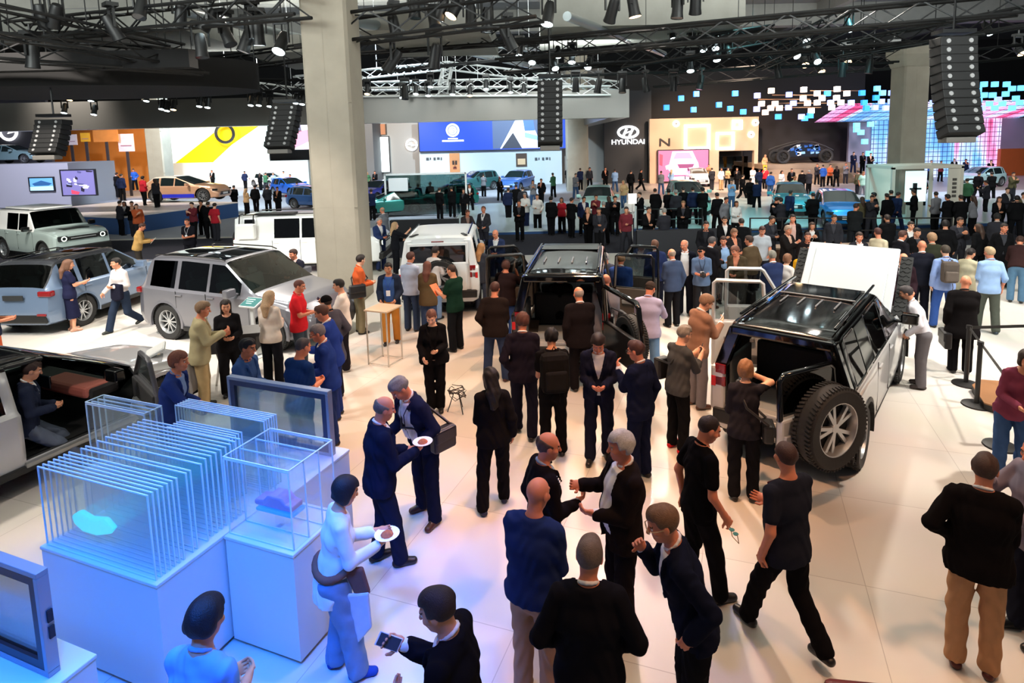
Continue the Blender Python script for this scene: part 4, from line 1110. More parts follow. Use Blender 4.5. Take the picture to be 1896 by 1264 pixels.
# ceiling
ceil_m = concrete((96, 98, 96), 'ceiling concrete')
base('ceiling', (-75, -4, 15.2), (75, 76, 15.5), ceil_m)
for k, y in enumerate((12, 21, 30, 40, 52)):
    base('beam_%d' % k, (-75, y, 13.4), (75, y + 1.1, 15.2), concrete((122, 122, 118), 'beam concrete'))
for k, x in enumerate((-40, -24, -8, 8, 24, 40)):
    base('beam_%d' % (k + 10), (x, -4, 14.2), (x + .6, 75, 15.2), concrete((112, 112, 108), 'beam concrete 2'))
def pillar(name, x, y, w, z0, z1, cap=None):
    c = w * .06; h = w / 2
    P = [(-h + c, -h), (h - c, -h), (h, -h + c), (h, h - c), (h - c, h), (-h + c, h), (-h, h - c), (-h, -h + c)]
    m = MB(); cm = concrete((158, 150, 136), 'pillar concrete')
    rings = [(z0, 1), (z1, 1)] + ([(z1, 1.04), (z1 + .55, 1.34), (z1 + .95, 1.34)] if cap else [])
    for (za, sa), (zb_, sb) in zip(rings[:-1], rings[1:]):
        m.add([(x + px * sa, y + py * sa, za) for px, py in P] + [(x + px * sb, y + py * sb, zb_) for px, py in P], [(i, (i + 1) % 8, 8 + (i + 1) % 8, 8 + i) for i in range(8)])
    zt, st = rings[-1]; m.add([(x + px * st, y + py * st, zt) for px, py in P], [tuple(range(8))])
    for zz in np.arange(z0 + 2.6, z1, 2.75): m.bb((x - h - .002, y - h - .002, zz), (x + h + .002, y + h + .002, zz + .01))
    m.bb((x - .035 * w, y - h - .004, z0), (x - .022 * w, y - h + .01, z1))
    return struct(m.build(name, cm))
pillar('pillar_near', -5.42, 16.3, 1.2, 0, 14)
x, z = Y(1700, 122, 29); pillar('pillar_far', x, 29.6, 1.22, 0, z, True)
x, z = Y(1068, 216, 48); pillar('pillar_grey', x, 48.6, 1.75, 0, 12)
x, z = Y(297, 300, 40); pillar('pillar_white', x, 40, 1.1, 0, 12)

# portal band across the hall
gb = mat('portal grey', (120, 119, 116), .3, .2)
x0, _ = Y(-60, 200, 31); x1, zt = Y(1165, 165, 31); _, zb = Y(1165, 217, 31)
base('beam_portal', (x0 - 10, 31, zb), (x1, 32, zt), gb)
base('beam_portal_side', (x1 - 1, 32, zb), (x1, 56, zt), gb)
# ---- right-hand stand with the cubes
YB = 55.
blk = mat('black wall', (20, 23, 30), .6)
base('wall_black', (Y(1118, 200, YB)[0], YB, 0), (Y(1206, 200, YB)[0], YB + .5, Y(1150, 168, YB)[1]), blk)
base('wall_dark_upper', (Y(1118, 200, YB + 3)[0], YB + 3, 0), (Y(1600, 200, YB + 3)[0], YB + 3.4, Y(1400, 120, YB)[1]), mat('dark upper wall', (26, 20, 18), .7))
tan = mat('tan wall', (196, 168, 142), .7, noise=.05, nscale=1)
xa, xb = Y(1203, 218, YB - 1)[0], Y(1405, 218, YB - 1)[0]; zt = Y(1300, 218, YB - 1)[1]; da, db = Y(1331, 300, YB - 1)[0], Y(1396, 300, YB - 1)[0]; dz = Y(1360, 279, YB - 1)[1]
tw = MB(); tw.bb((xa, YB - 1, 0), (da, YB - .5, zt)); tw.bb((db, YB - 1, 0), (xb, YB - .5, zt)); tw.bb((da, YB - 1, dz), (db, YB - .5, zt)); struct(tw.build('wall_tan', tan))
base('wall_passage', (da, YB + 2, 0), (db, YB + 2.3, dz), mat('passage', (70, 54, 40), .7))
bx(None, 'glass_door', ((da + db) / 2, YB + .6, dz * .4), (db - da, .04, dz * .8), glass((120, 110, 96), name='doorglass'), 0).__setitem__('kind', 'structure')
def ring_light(u0, v0, u1, v1, th, label):
    y = YB - 1.12; (xa_, z1), (xb_, z0) = Y(u0, v0, y), Y(u1, v1, y); t = th
    m = MB()
    for a, b in (((xa_, z0), (xb_, z0 + t)), ((xa_, z1 - t), (xb_, z1)), ((xa_, z0 + t), (xa_ + t, z1 - t)), ((xb_ - t, z0 + t), (xb_, z1 - t))): m.bb((a[0], y, a[1]), (b[0], y + .1, b[1]))
    return tag(m.build('wall_lamp_square', glow((255, 250, 240), 2.6)), label, 'light')
ring_light(1267, 231, 1315, 277, .26, 'large glowing square frame on the tan wall above the pink screen')
ring_light(1326, 245, 1360, 277, .24, 'glowing square frame on the tan wall above the passage')
ring_light(1356, 222, 1375, 240, .26, 'small glowing square frame high on the tan wall')
for u, v, lb in ((1252, 229, 'glowing dot lamp at left on the tan wall'), (1399, 227, 'glowing dot lamp at the upper right corner of the tan wall'), (1391, 249, 'glowing dot lamp above the right side of the passage')):
    x, z = Y(u, v, YB - 1.1); o = MB().cyl((x, YB - 1.1, z), (x, YB - 1.0, z), .3, n=20).build('wall_lamp', glow((255, 250, 240), 2.6), smooth=40); tag(o, lb, 'light')
    MB().cyl((x, YB - 1.13, z), (x, YB - 1.1, z), .1, n=12).build('lamp_core', plain((150, 144, 136)), o, smooth=40)
def text(s, name, u, v, y, size, m, parent=None, ext=.03, label=None, cat=None, sx=1.):
    cu = bpy.data.curves.new(name, 'FONT'); cu.body = s; cu.size = size; cu.extrude = ext; cu.align_x = 'CENTER'; cu.align_y = 'CENTER'
    o = bpy.data.objects.new(name + ' tmp', cu); COL.objects.link(o); bpy.context.view_layer.update()
    me = bpy.data.meshes.new_from_object(o.evaluated_get(bpy.context.evaluated_depsgraph_get())); bpy.data.objects.remove(o); bpy.data.curves.remove(cu)
    me.materials.clear(); me.materials.append(m)
    o = obj(name, me, parent); x, z = Y(u, v, y)
    o.rotation_euler = (R(90), 0, 0); o.location = (x, y, z); o.scale = (sx, 1, 1)
    if label: tag(o, label, cat)
    return o
# the lit emblem and word
x, z = Y(1163, 245, YB - .1)
lg = thing('lit_sign', 'glowing white oval emblem with lettering on the black wall', 'sign', (x, YB - .1, z))
wh = glow((255, 255, 255), 3.2)
MB().tube([(1.0 * math.cos(t) * .9, -.02, .5 * math.sin(t) + .02) for t in np.linspace(0, 2 * math.pi, 33)[:-1]], .11, 6, True).build('emblem_ring', wh, lg, smooth=50)
m = MB()
m.prism([(-.55, -.3), (-.33, -.3), (-.02, .33), (-.24, .33)], (-.05, .03)); m.prism([(.02, -.3), (.24, -.3), (.55, .33), (.33, .33)], (-.05, .03)); m.prism([(-.25, -.12), (.16, .0), (.24, .15), (-.17, .03)], (-.05, .03))
m.build('emblem_letter', wh, lg)
w_ = text('HYUNDAI', 'lettering', 1163, 258.5, YB - .1, .62, wh, ext=.04, sx=1.12); w_.parent = lg; w_.location = (0, 0, w_.location.z - z - .22)
t_ = text('N', 'letter_sign', 1231, 264, YB - 1.08, 1.0, plain((30, 26, 26)), label='dark slanted letter on the tan wall left of the pink screen', cat='sign', sx=1.5)
tp = MB(); tp.box((0, 0, 0), (.1, .04, .1)); bpy.data.meshes.remove(tp.mesh(wh))
# screen showing a pink car
def screen(name, u0, v0, u1, v1, y, c, e, label, th=.15):
    (xa_, z1), (xb_, z0) = Y(u0, v0, y), Y(u1, v1, y)
    t = thing(name, label, 'screen', ((xa_ + xb_) / 2, y, z0))
    w2 = (xb_ - xa_) / 2; h = z1 - z0
    MB().bb((-w2, 0, 0), (w2, th, h)).build('display_panel', glow(c, e), t)
    fr = MB()
    for a, b in (((-w2 - .08, -.08), (w2 + .08, 0)), ((-w2 - .08, h), (w2 + .08, h + .08)), ((-w2 - .08, 0), (-w2, h)), ((w2, 0), (w2 + .08, h))): fr.bb((a[0], -.03, a[1]), (b[0], th, b[1]))
    fr.build('screen_frame', plain((24, 24, 28), .5), t)
    def P(poly, c_, e_=None, d=.012):
        MB().prism([(-w2 + px * 2 * w2, (1 - pz) * h) for px, pz in poly], (-d, 0)).build('picture_area', glow(c_, e if e_ is None else e_), t)
    return t, P
s_, P = screen('video_screen', 1219, 279, 1311, 334, YB - 1.3, (190, 96, 136), .8, 'screen showing a pink car front, on the tan wall')
P([(.02, .1), (.09, .14), (.08, .5), (.02, .46)], (226, 60, 84), 1., .01)
P([(.28, .03), (.68, .03), (.76, .3), (.8, .42), (.82, .62), (.7, .8), (.3, .8), (.2, .62), (.22, .42)], (240, 178, 226), 1.1, .014)
P([(.36, .08), (.62, .08), (.68, .27), (.3, .27)], (206, 132, 188), .9, .02); P([(.38, .45), (.72, .45), (.68, .58), (.42, .58)], (120, 60, 100), .8, .02)
P([(.14, .5), (.24, .44), (.28, .55), (.16, .62)], (250, 220, 240), 1.2, .02); P([(.74, .46), (.8, .5), (.82, .58), (.74, .56)], (250, 220, 240), 1.2, .02)
P([(.24, .86), (.7, .84), (.7, .98), (.24, .99)], (226, 226, 248), 1.2, .02)
# dark stage with steps
x0, x1 = Y(1404, 300, 53)[0], Y(1572, 300, 53)[0]
base('wall_stage', (x0, 57, 0), (x1 + 6, 57.4, Y(1480, 212, 57)[1]), mat('stage wall', (32, 26, 26), .8))
zs = Y(1480, 303, 52)[1]
st = MB()
for k in range(4): st.bb((x0, 50.5 + .0 - k * .55 + 1.0, 0), (x1, 57, zs * (4 - k) / 4))
struct(st.build('stage_steps', mat('stage wood', (150, 128, 106), .6, noise=.06, nscale=3)))
# LED wall
def led_mat(name, dens, sx, sz, dark=(90, 96, 150), seed=0.):
    mt = bpy.data.materials.new(name); mt.use_nodes = True; nt = mt.node_tree; b = nt.nodes['Principled BSDF']
    tc = nt.nodes.new('ShaderNodeTexCoord'); sep = nt.nodes.new('ShaderNodeSeparateXYZ'); nt.links.new(tc.outputs['Object'], sep.inputs[0])
    cb = nt.nodes.new('ShaderNodeCombineXYZ')
    for i, (o, s_) in enumerate(((0, sx), (2, sz))):
        q = nt.nodes.new('ShaderNodeMath'); q.operation = 'SNAP'; q.inputs[1].default_value = s_; nt.links.new(sep.outputs[o], q.inputs[0]); nt.links.new(q.outputs[0], cb.inputs[i])
    n = nt.nodes.new('ShaderNodeTexNoise'); n.inputs['Scale'].default_value = .42; n.inputs['Detail'].default_value = 3; nt.links.new(cb.outputs[0], n.inputs['Vector'])
    mp = nt.nodes.new('ShaderNodeMapping'); mp.inputs['Scale'].default_value = (1.0, .22, 1); mp.inputs['Location'].default_value = (seed, 0, 0); nt.links.new(cb.outputs[0], mp.inputs[0]); nt.links.new(mp.outputs[0], n.inputs['Vector'])
    cr = nt.nodes.new('ShaderNodeValToRGB'); e = cr.color_ramp
    while len(e.elements) < 6: e.elements.new(.5)
    for el, (p, c) in zip(e.elements, ((.3, (70, 130, 240)), (.42, (120, 190, 255)), (.5, (214, 222, 255)), (.56, (255, 170, 226)), (.63, (240, 50, 120)), (.72, (150, 160, 255)))): el.position = p; el.color = lin(c)
    nt.links.new(n.outputs['Fac'], cr.inputs[0])
    br = nt.nodes.new('ShaderNodeTexBrick'); br.offset = 0; br.inputs['Scale'].default_value = 1; br.inputs['Brick Width'].default_value = sx; br.inputs['Row Height'].default_value = sz; br.inputs['Mortar Size'].default_value = .03
    cb2 = nt.nodes.new('ShaderNodeCombineXYZ')
    for i, (o, s_) in enumerate(((0, sx), (2, sz))):
        q = nt.nodes.new('ShaderNodeMath'); q.operation = 'ADD'; q.inputs[1].default_value = s_ / 2; nt.links.new(sep.outputs[o], q.inputs[0]); nt.links.new(q.outputs[0], cb2.inputs[i])
    nt.links.new(cb2.outputs[0], br.inputs['Vector']); br.inputs['Color1'].default_value = br.inputs['Color2'].default_value = (1, 1, 1, 1); br.inputs['Mortar'].default_value = (.12, .12, .2, 1)
    mx = nt.nodes.new('ShaderNodeMix'); mx.data_type = 'RGBA'; mx.blend_type = 'MULTIPLY'; mx.inputs[0].default_value = 1
    nt.links.new(cr.outputs[0], mx.inputs[6]); nt.links.new(br.outputs['Color'], mx.inputs[7])
    b.inputs['Base Color'].default_value = (.02, .02, .03, 1); nt.links.new(mx.outputs[2], b.inputs['Emission Color']); b.inputs['Emission Strength'].default_value = 1.15
    return mt
YL = 54.
lw = thing('led_wall', 'giant wall of pink and blue light tiles behind the far pillar', 'screen', (0, YL, 0))
Xa, Xb = Y(1615, 300, YL)[0], Y(1850, 300, YL)[0]; zl = Y(1700, 222, YL)[1]
MB().bb((Xa, 0, 0), (Xb, .3, zl)).build('tile_field', led_mat('led tiles', 1, .42, .42), lw)
# the canopy of tiles leans forward above
m = MB(); XA = Y(1530, 215, YL - 2)[0]; XB = Y(1920, 215, YL - 2)[0]; zc0 = zl; zc1 = Y(1750, 192, YL - 5)[1]
m.add([(XA, -.1, zc0), (XB, -.1, zc0), (XB, -5, zc1), (XA, -5, zc1), (XA, 0.2, zc0), (XB, 0.2, zc0), (XB, -4.7, zc1 + .2), (XA, -4.7, zc1 + .2)], [(0, 1, 2, 3), (4, 7, 6, 5), (0, 4, 5, 1), (2, 6, 7, 3), (0, 3, 7, 4), (1, 5, 6, 2)])
m.build('tile_canopy', led_mat('led canopy', 1, .5, .3, seed=3.), lw)
base('wall_grey_stand', (Y(1570, 300, YL + .6)[0], YL + .6, 0), (Y(1625, 300, YL)[0], YL + .9, zl), plain((150, 146, 160), .6))
base('wall_orange', (Y(1852, 300, YL - .4)[0], YL - .4, 0), (Y(1960, 300, YL)[0], YL, Y(1870, 275, YL)[1]), mat('orange wood', (170, 84, 36), .6, noise=.1, nscale=2))
base('wall_grey_stand_right', (Y(1850, 300, YL)[0], YL, Y(1870, 275, YL)[1]), (Y(1960, 300, YL)[0], YL + .3, zl), plain((150, 140, 168), .6))
# single wall-mounted light cubes, placed in front of the wall
cube = MB().box((0, 0, 0), (.5, .3, .5)); cm_ = {}
def cube_obj(u, v, c, y=46.4):
    x, z = Y(u, v, y); key = cname(c)
    if key not in cm_: me = MB().box((0, 0, 0), (.4, .28, .4)).mesh(glow(c, 1.25)); cm_[key] = me
    o = obj('wall_light_cube', cm_[key], loc=(x, y, z)); return o
BL, WH, VI, SK = (40, 140, 255), (255, 236, 226), (150, 170, 255), (110, 200, 255)
cubes = [(1234, 199, BL), (1261, 182, BL), (1289, 174, BL), (1284, 203, BL), (1331, 194, BL), (1352, 201, BL), (1361, 173, BL), (1376, 207, BL), (1402, 177, VI), (1401, 202, VI), (1410, 192, WH), (1428, 168, WH), (1435, 192, WH), (1417, 208, WH), (1427, 200, WH),
         (1443, 200, WH), (1441, 216, BL), (1461, 175, VI), (1460, 199, VI), (1469, 191, VI), (1488, 166, WH), (1487, 182, WH), (1495, 191, WH), (1502, 205, WH), (1513, 173, WH), (1513, 190, WH), (1522, 182, WH), (1532, 173, BL), (1538, 190, VI), (1484, 216, VI), (1490, 219, BL), (1500, 214, BL),
         (1550, 165, WH), (1568, 173, WH), (1549, 181, WH), (1596, 172, BL), (1624, 164, SK), (1634, 172, SK), (1662, 163, SK), (1651, 172, VI), (1622, 181, BL), (1632, 188, VI), (1650, 188, VI), (1668, 180, BL), (1600, 190, BL), (1576, 190, VI), (1557, 190, WH), (1540, 199, WH), (1604, 200, BL), (1620, 199, VI), (1640, 200, VI),
         (1822, 156, SK), (1842, 156, SK), (1864, 156, SK), (1811, 166, SK), (1874, 164, SK), (1891, 163, SK), (1812, 184, SK), (1822, 176, SK), (1838, 176, SK), (1862, 174, SK), (1881, 182, SK), (1848, 184, VI), (1832, 192, SK), (1856, 192, SK), (1874, 200, SK), (1888, 190, SK), (1586, 240, SK), (1586, 232, SK), (1594, 245, SK), (1601, 262, SK), (1609, 284, SK), (1612, 230, SK), (1802, 180, VI), (1818, 200, VI), (1842, 200, SK), (1745, 176, SK), (1728, 190, VI)]
cg = {cname(BL): ('blue light cube above the black wall and dark stage', 'blue light cubes'), cname(WH): ('white light cube above the dark stage', 'white light cubes'), cname(VI): ('violet light cube near the pink light wall', 'violet light cubes'), cname(SK): ('pale blue light cube above the pink light wall', 'pale blue light cubes')}
for u, v, c in cubes: o = cube_obj(u, v, c); lb, gr = cg[cname(c)]; tag(o, lb, 'light cube', gr)
m = MB()
for v, u0, u1 in ((176, 1430, 1530), (184, 1404, 1500), (199, 1420, 1520), (168, 1500, 1600), (191, 1440, 1560)):
    a = W(u0, v, 47.9); b = W(u1, v, 47.9); m.cyl(a, b, .04, n=6)
tag(m.build('cube_rail', plain((120, 90, 66), .5)), 'thin rails carrying the white light cubes', 'rail')
# ---- blue and grey stand, centre back
YR = 56.
gw = mat('pale blue wall', (188, 200, 206), .7)
base('wall_pale', (Y(776, 275, YR)[0], YR, 0), (Y(1040, 275, YR)[0], YR + .4, Y(900, 274, YR)[1]), gw)
base('wall_grey_left', (Y(680, 250, YR + 1)[0], YR + 1, 0), (Y(776, 250, YR + 1)[0], YR + 1.4, Y(760, 222, YR)[1]), mat('warm grey wall', (152, 148, 144), .7))
base('wall_grey_dark', (Y(655, 250, YR - 2)[0], YR - 2, 0), (Y(690, 250, YR - 2)[0], YR + 1, Y(760, 222, YR)[1]), plain((104, 104, 106), .7))
base('wall_between', (Y(1040, 275, YR + 1)[0], YR + 1, 0), (Y(1120, 275, YR + 1)[0], YR + 1.4, 11), mat('warm grey wall 2', (120, 116, 110), .7))
s_, P = screen('banner_screen', 775, 224, 1048, 274, YR - .3, (18, 56, 160), .75, 'wide blue banner screen with a round white emblem')
P([(.5, .02), (.98, .02), (.98, .97), (.5, .97)], (70, 86, 120), .6, .012); P([(.55, .97), (.66, .02), (.76, .02), (.84, .97)], (226, 228, 250), .95, .018)
P([(.56, .97), (.64, .45), (.7, .97)], (40, 44, 60), .5, .024); P([(.71, .05), (.78, .05), (.79, .4), (.72, .4)], (60, 100, 180), .7, .024); P([(.72, .45), (.92, .72), (.92, .85), (.72, .62)], (120, 190, 236), .9, .024); P([(.84, .02), (.97, .02), (.97, .94), (.9, .94)], (206, 206, 240), .9, .018)
x, z = Y(838, 241, YR - .4); em = MB(); em.cyl((0, 0, 0), (0, -.05, 0), .62, n=28); e_ = em.build('emblem', glow((240, 244, 255), 1.2), s_, smooth=40); e_.location = (x - s_.location.x, -.05, z - s_.location.z)
m = MB().tube([(.42 * math.cos(t), -.07, .42 * math.sin(t)) for t in np.linspace(0, 2 * math.pi, 25)[:-1]], .05, 6, True); m.tube([(-.16, -.07, .2), (.15, -.07, .2), (-.02, -.07, .02), (.16, -.07, -.08), (.1, -.07, -.24), (-.16, -.07, -.24)], .05, 6); m.build('emblem_ring', plain((150, 156, 170)), e_, smooth=40)
MB().bb((-1.0, -.06, -1.05), (1.0, 0, -.9)).build('emblem_line', glow((240, 244, 255), 1.2), e_); MB().bb((-.45, -.06, -.82), (.45, 0, -.72)).build('emblem_line', glow((240, 244, 255), 1.2), e_)
def ring_sign(u, v, y, r, m_, label, bar=True):
    x, z = Y(u, v, y); t = thing('emblem_sign', label, 'sign', (x, y, z))
    MB().tube([(r * math.cos(a), 0, r * math.sin(a)) for a in np.linspace(0, 2 * math.pi, 29)[:-1]], r * .17, 6, True).build('ring', m_, t, smooth=50)
    if bar: MB().prism([(-r * 1.1, .02), (r * .1, r * .3), (-r * .1, .06), (r * 1.1, -.02), (-r * .1, -r * .3), (r * .1, -.06)], (-.06, .06)).build('lightning_bar', m_, t)
ring_sign(762, 268, YR + .8, .5, glow((255, 255, 255), 1.6), 'white ring emblem with a zigzag bar on the grey wall')
# lettering too small to read: short dark strokes
for u, n_, lb in ((806, 5, 'small dark lettering at the left on the pale blue wall'), (1007, 5, 'small dark lettering at the right on the pale blue wall')):
    x, z = Y(u, 294, YR - .05); m = MB()
    for k in range(n_): m.bb((x + (k - n_ / 2) * .34, YR - .06, z - .13 + .05 * (k % 2)), (x + (k - n_ / 2) * .34 + (.24, .1, .2)[k % 3], YR - .02, z + .13))
    tag(m.build('wall_lettering', plain((60, 66, 74))), lb, 'sign')
def poster(u0, v0, u1, v1, y, c, label):
    (xa_, z1), (xb_, z0) = Y(u0, v0, y), Y(u1, v1, y); t = thing('poster', label, 'poster', ((xa_ + xb_) / 2, y, z0)); w2, h = (xb_ - xa_) / 2, z1 - z0
    MB().bb((-w2, 0, 0), (w2, .08, h)).build('poster_panel', mat('poster ' + cname(c), c, .6, noise=.3, nscale=1.2), t); return t, w2, h
t, w2, h = poster(832, 284, 852, 322, YR - .1, (186, 128, 84), 'tall orange-brown portrait poster on the pale blue wall')
for x_, z_, sx_, sz_, c in ((-.28, .55, .2, .1, (40, 26, 22)), (.28, .55, .2, .1, (40, 26, 22)), (0, .3, .36, .06, (110, 50, 40)), (.04, .44, .1, .14, (150, 96, 62))): MB().bb(((x_ - sx_) * w2, -.02, (z_ - sz_) * h), ((x_ + sx_) * w2, 0, (z_ + sz_) * h)).build('poster_shape', plain(c), t)
t, w2, h = poster(955, 284, 976, 308, YR - .1, (64, 44, 30), 'small dark picture on the pale blue wall above the blue car'); MB().bb((-w2 * .7, -.02, h * .15), (w2 * .7, 0, h * .6)).build('poster_shape', plain((206, 176, 140)), t)
t, w2, h = poster(692, 230, 716, 249, YR + .85, (70, 52, 40), 'brown picture high on the grey wall left of the ring emblem'); MB().bb((0, -.02, 0), (w2 * .8, 0, h)).build('poster_shape', plain((180, 120, 84)), t)
s_, P = screen('lit_screen', 686, 254, 722, 318, YR + .5, (236, 250, 252), 1.2, 'bright white light panel behind the white van')
# ---- left back: bright wall with yellow sweep
YW = 62.
s_, P = screen('light_wall', 306, 232, 500, 304, YW, (222, 246, 240), .95, 'bright mint-white light wall with a yellow sweep across it')
P([(.02, 1.0), (.42, .3), (.58, .0), (.96, .0), (.86, .16), (.64, .5), (.4, 1.0)], (222, 186, 10), .75, .05)
for k in range(8): x_ = .08 + k * .12; P([(x_, 0), (x_ + .003, 0), (x_ + .003, 1), (x_, 1)], (180, 206, 200), .7, .01)
ring_sign(416, 247, YW - 1, .9, plain((70, 76, 78), .3, .6), 'dark ring emblem on the yellow sweep of the light wall', False)
s_, P = screen('car_screen', 500, 226, 575, 276, YW - .5, (246, 214, 224), .85, 'screen showing a pale pink car flank behind the pillar')
P([(.25, .75), (.6, .35), (1, .3), (1, .7), (.6, .95)], (214, 130, 150), .7, .02); P([(.55, .1), (.78, .1), (.8, .35), (.5, .45)], (90, 84, 100), .5, .02)
base('wall_white_low', (Y(306, 320, YW - .5)[0], YW - .5, 0), (Y(575, 320, YW)[0], YW + .2, Y(400, 300, YW)[1]), plain((216, 226, 224), .7))
# ---- far left: grey stand with a balcony
YG = 45.
base('wall_grey_stand_left', (Y(-120, 330, YG)[0], YG, 0), (Y(128, 330, YG)[0], YG + 5, Y(60, 303, YG)[1]), mat('stand grey', (160, 160, 168), .6))
base('wall_orange_left', (Y(88, 250, 60)[0], 60, 0), (Y(285, 250, 60)[0], 60.4, 7.2), mat('orange wall', (196, 126, 52), .7, noise=.2, nscale=.8))
base('wall_stand_upper', (Y(-120, 240, YG + 9)[0], YG + 9, 0), (Y(90, 240, YG + 9)[0], YG + 9.3, 9), plain((84, 84, 96), .7))
ring_sign(15, 243, YG + 8.8, .75, glow((255, 255, 255), 1.3), 'white ring emblem at the far left above the balcony')
s_, P = screen('picture_screen', 54, 330, 100, 352, YG - .1, (92, 150, 196), .7, 'small blue picture of a car on the grey stand wall')
P([(.1, .45), (.5, .2), (.95, .45), (.8, .6), (.2, .62)], (40, 84, 130), .5, .02); P([(0, .7), (1, .65), (1, 1), (0, 1)], (160, 200, 224), .8, .02)
s_, P = screen('mosaic_screen', 112, 316, 178, 360, YG - 1., (110, 104, 150), .55, 'screen with a white and violet picture of a cyclist at far left')
for k in range(16):
    random.seed(k * 3); a, b, w_, h_ = random.random() * .8, random.random() * .8, .06 + random.random() * .2, .05 + random.random() * .16
    P([(a, b), (a + w_, b + h_ * .5), (a + w_ * .8, b + h_), (a - .02 + w_ * .1, b + h_ * .8)], random.choice(((226, 222, 240), (30, 26, 40), (196, 60, 80), (150, 160, 220), (240, 240, 250), (70, 70, 110))), .7, .012 + k * .001)
random.seed(7)
for k, (u0, v0, u1, v1, c, lb) in enumerate(((118, 249, 143, 268, (246, 226, 236), 'white sign board behind the balcony of the left stand'), (217, 248, 249, 280, (236, 216, 226), 'pale pink sign board on a dark post before the orange wall'), (171, 241, 219, 262, (206, 134, 60), 'orange board with yellow lettering behind the left stand'), (148, 246, 167, 262, (236, 170, 40), 'yellow banner panel left of the orange board'))):
    t, w2, h = poster(u0, v0, u1, v1, 53.5 - k * .4, c, lb)
    if k != 2: MB().bb((-w2 * .7, -.02, h * .3), (w2 * .7, 0, h * .36)).build('poster_shape', plain((160, 120, 140)), t)
    MB().bb((-.12, .02, -4), (.12, .1, 0)).build('post', plain((50, 44, 48)), t)
# blue platform of the neighbouring stand
white_f = mat('white platform', (226, 216, 214), .35); blue_f = mat('blue fascia', (44, 78, 128), .4)
p0 = G(190, 396, .5); p1 = G(430, 372, .5)
def platform(name, a, b, dep, z, top, side, label):
    t = thing(name, label, 'platform'); d = np.array([b[0] - a[0], b[1] - a[1]]); L = np.hypot(*d); d /= L; n = np.array([-d[1], d[0]])
    q = [a, b, tuple(np.array(b) + n * dep), tuple(np.array(a) + n * dep)]
    MB().add([(x, y, 0) for x, y in q] + [(x, y, z - .06) for x, y in q], [(0, 1, 5, 4), (1, 2, 6, 5), (2, 3, 7, 6), (3, 0, 4, 7)]).build('fascia', side, t)
    MB().add([(x, y, z - .06) for x, y in q] + [(x, y, z) for x, y in q], [(0, 1, 5, 4), (1, 2, 6, 5), (2, 3, 7, 6), (3, 0, 4, 7), (4, 5, 6, 7)]).build('deck', top, t)
    t['kind'] = 'structure'; return t
platform('platform', G(225, 402, .9), G(440, 374, .9), 9, .9, white_f, blue_f, 'white platform with blue fascia carrying the bronze car')
# dark low wall behind the cars and the teal stage
bw = mat('dark low wall', (24, 26, 34), .6)
base('wall_low_dark', (G(1180, 480)[0], 20.6, 0), (G(1400, 480)[0], 20.9, 1.0), bw)
base('wall_low_blue', (G(690, 470)[0], 25.6, 0), (-3.5, 25.9, .9), plain((22, 24, 30), .7))
platform('platform', (-4.2, 26.5), (6.5, 26.9), 12, .18, mat('teal lit deck', (196, 212, 214), .3), blue_f, 'low deck with blue edge below the pale teal car')
platform('platform', (6.6, 25.6), (33, 26.4), 13, .2, mat('teal lit deck 2', (190, 208, 208), .3), blue_f, 'low deck with blue edge below the bright blue car')
bench = thing('display_plinth', 'low brown plinth with dark top behind the raised bonnet', 'plinth', G(1520, 492))
MB().bb((-1.6, -.3, 0), (1.7, .3, .62)).build('plinth_body', mat('brown plinth', (88, 56, 38), .6), bench, bevel=.01); MB().bb((-1.62, -.32, .62), (1.72, .32, .68)).build('plinth_top', plain((150, 130, 112), .4), bench, bevel=.01)
# white booth beside the far pillar
bt = thing('booth', 'white framed booth with an open front beside the far pillar', 'booth', (G(1702, 420)[0], G(1702, 420)[1] - .4, 0))
bwm = mat('booth white', (226, 220, 206), .5)
for x_ in (-1.55, 1.45): MB().bb((x_, 0, 0), (x_ + .12, .12, 2.7)).build('post', bwm, bt); MB().bb((x_, 2, 0), (x_ + .12, 2.12, 2.7)).build('post', bwm, bt)
MB().bb((-1.55, 0, 2.62), (1.57, .14, 2.76)).build('beam', bwm, bt); MB().bb((-1.55, 2, 2.62), (1.57, 2.14, 2.76)).build('beam', bwm, bt); MB().bb((-1.55, .14, 2.62), (-1.43, 2, 2.76)).build('beam', bwm, bt); MB().bb((1.45, .14, 2.62), (1.57, 2, 2.76)).build('beam', bwm, bt)
MB().bb((.95, .05, .0), (1.45, .11, 2.62)).build('side_panel', bwm, bt); MB().bb((-1.4, 2.02, 0), (-.2, 2.1, 2.62)).build('back_panel', bwm, bt)
MB().bb((-.2, 1.2, 1.05), (.75, 1.26, 2.45)).build('display_panel', glow((206, 236, 236), 1.0), bt); MB().bb((.12, 1.15, 1.2), (.3, 1.2, 1.9)).build('display_figure', plain((30, 40, 44)), bt); MB().bb((-.02, 1.15, 1.6), (.5, 1.2, 1.68)).build('display_figure', plain((30, 40, 44)), bt); MB().bb((-.1, 1.22, 0), (.65, 1.3, 1.05)).build('display_stand', plain((190, 184, 172)), bt)
for k in range(5): MB().bb((1.12, .03, 1.35 + k * .18), (1.3, .05, 1.46 + k * .18)).build('letter_mark', plain((90, 86, 80)), bt)
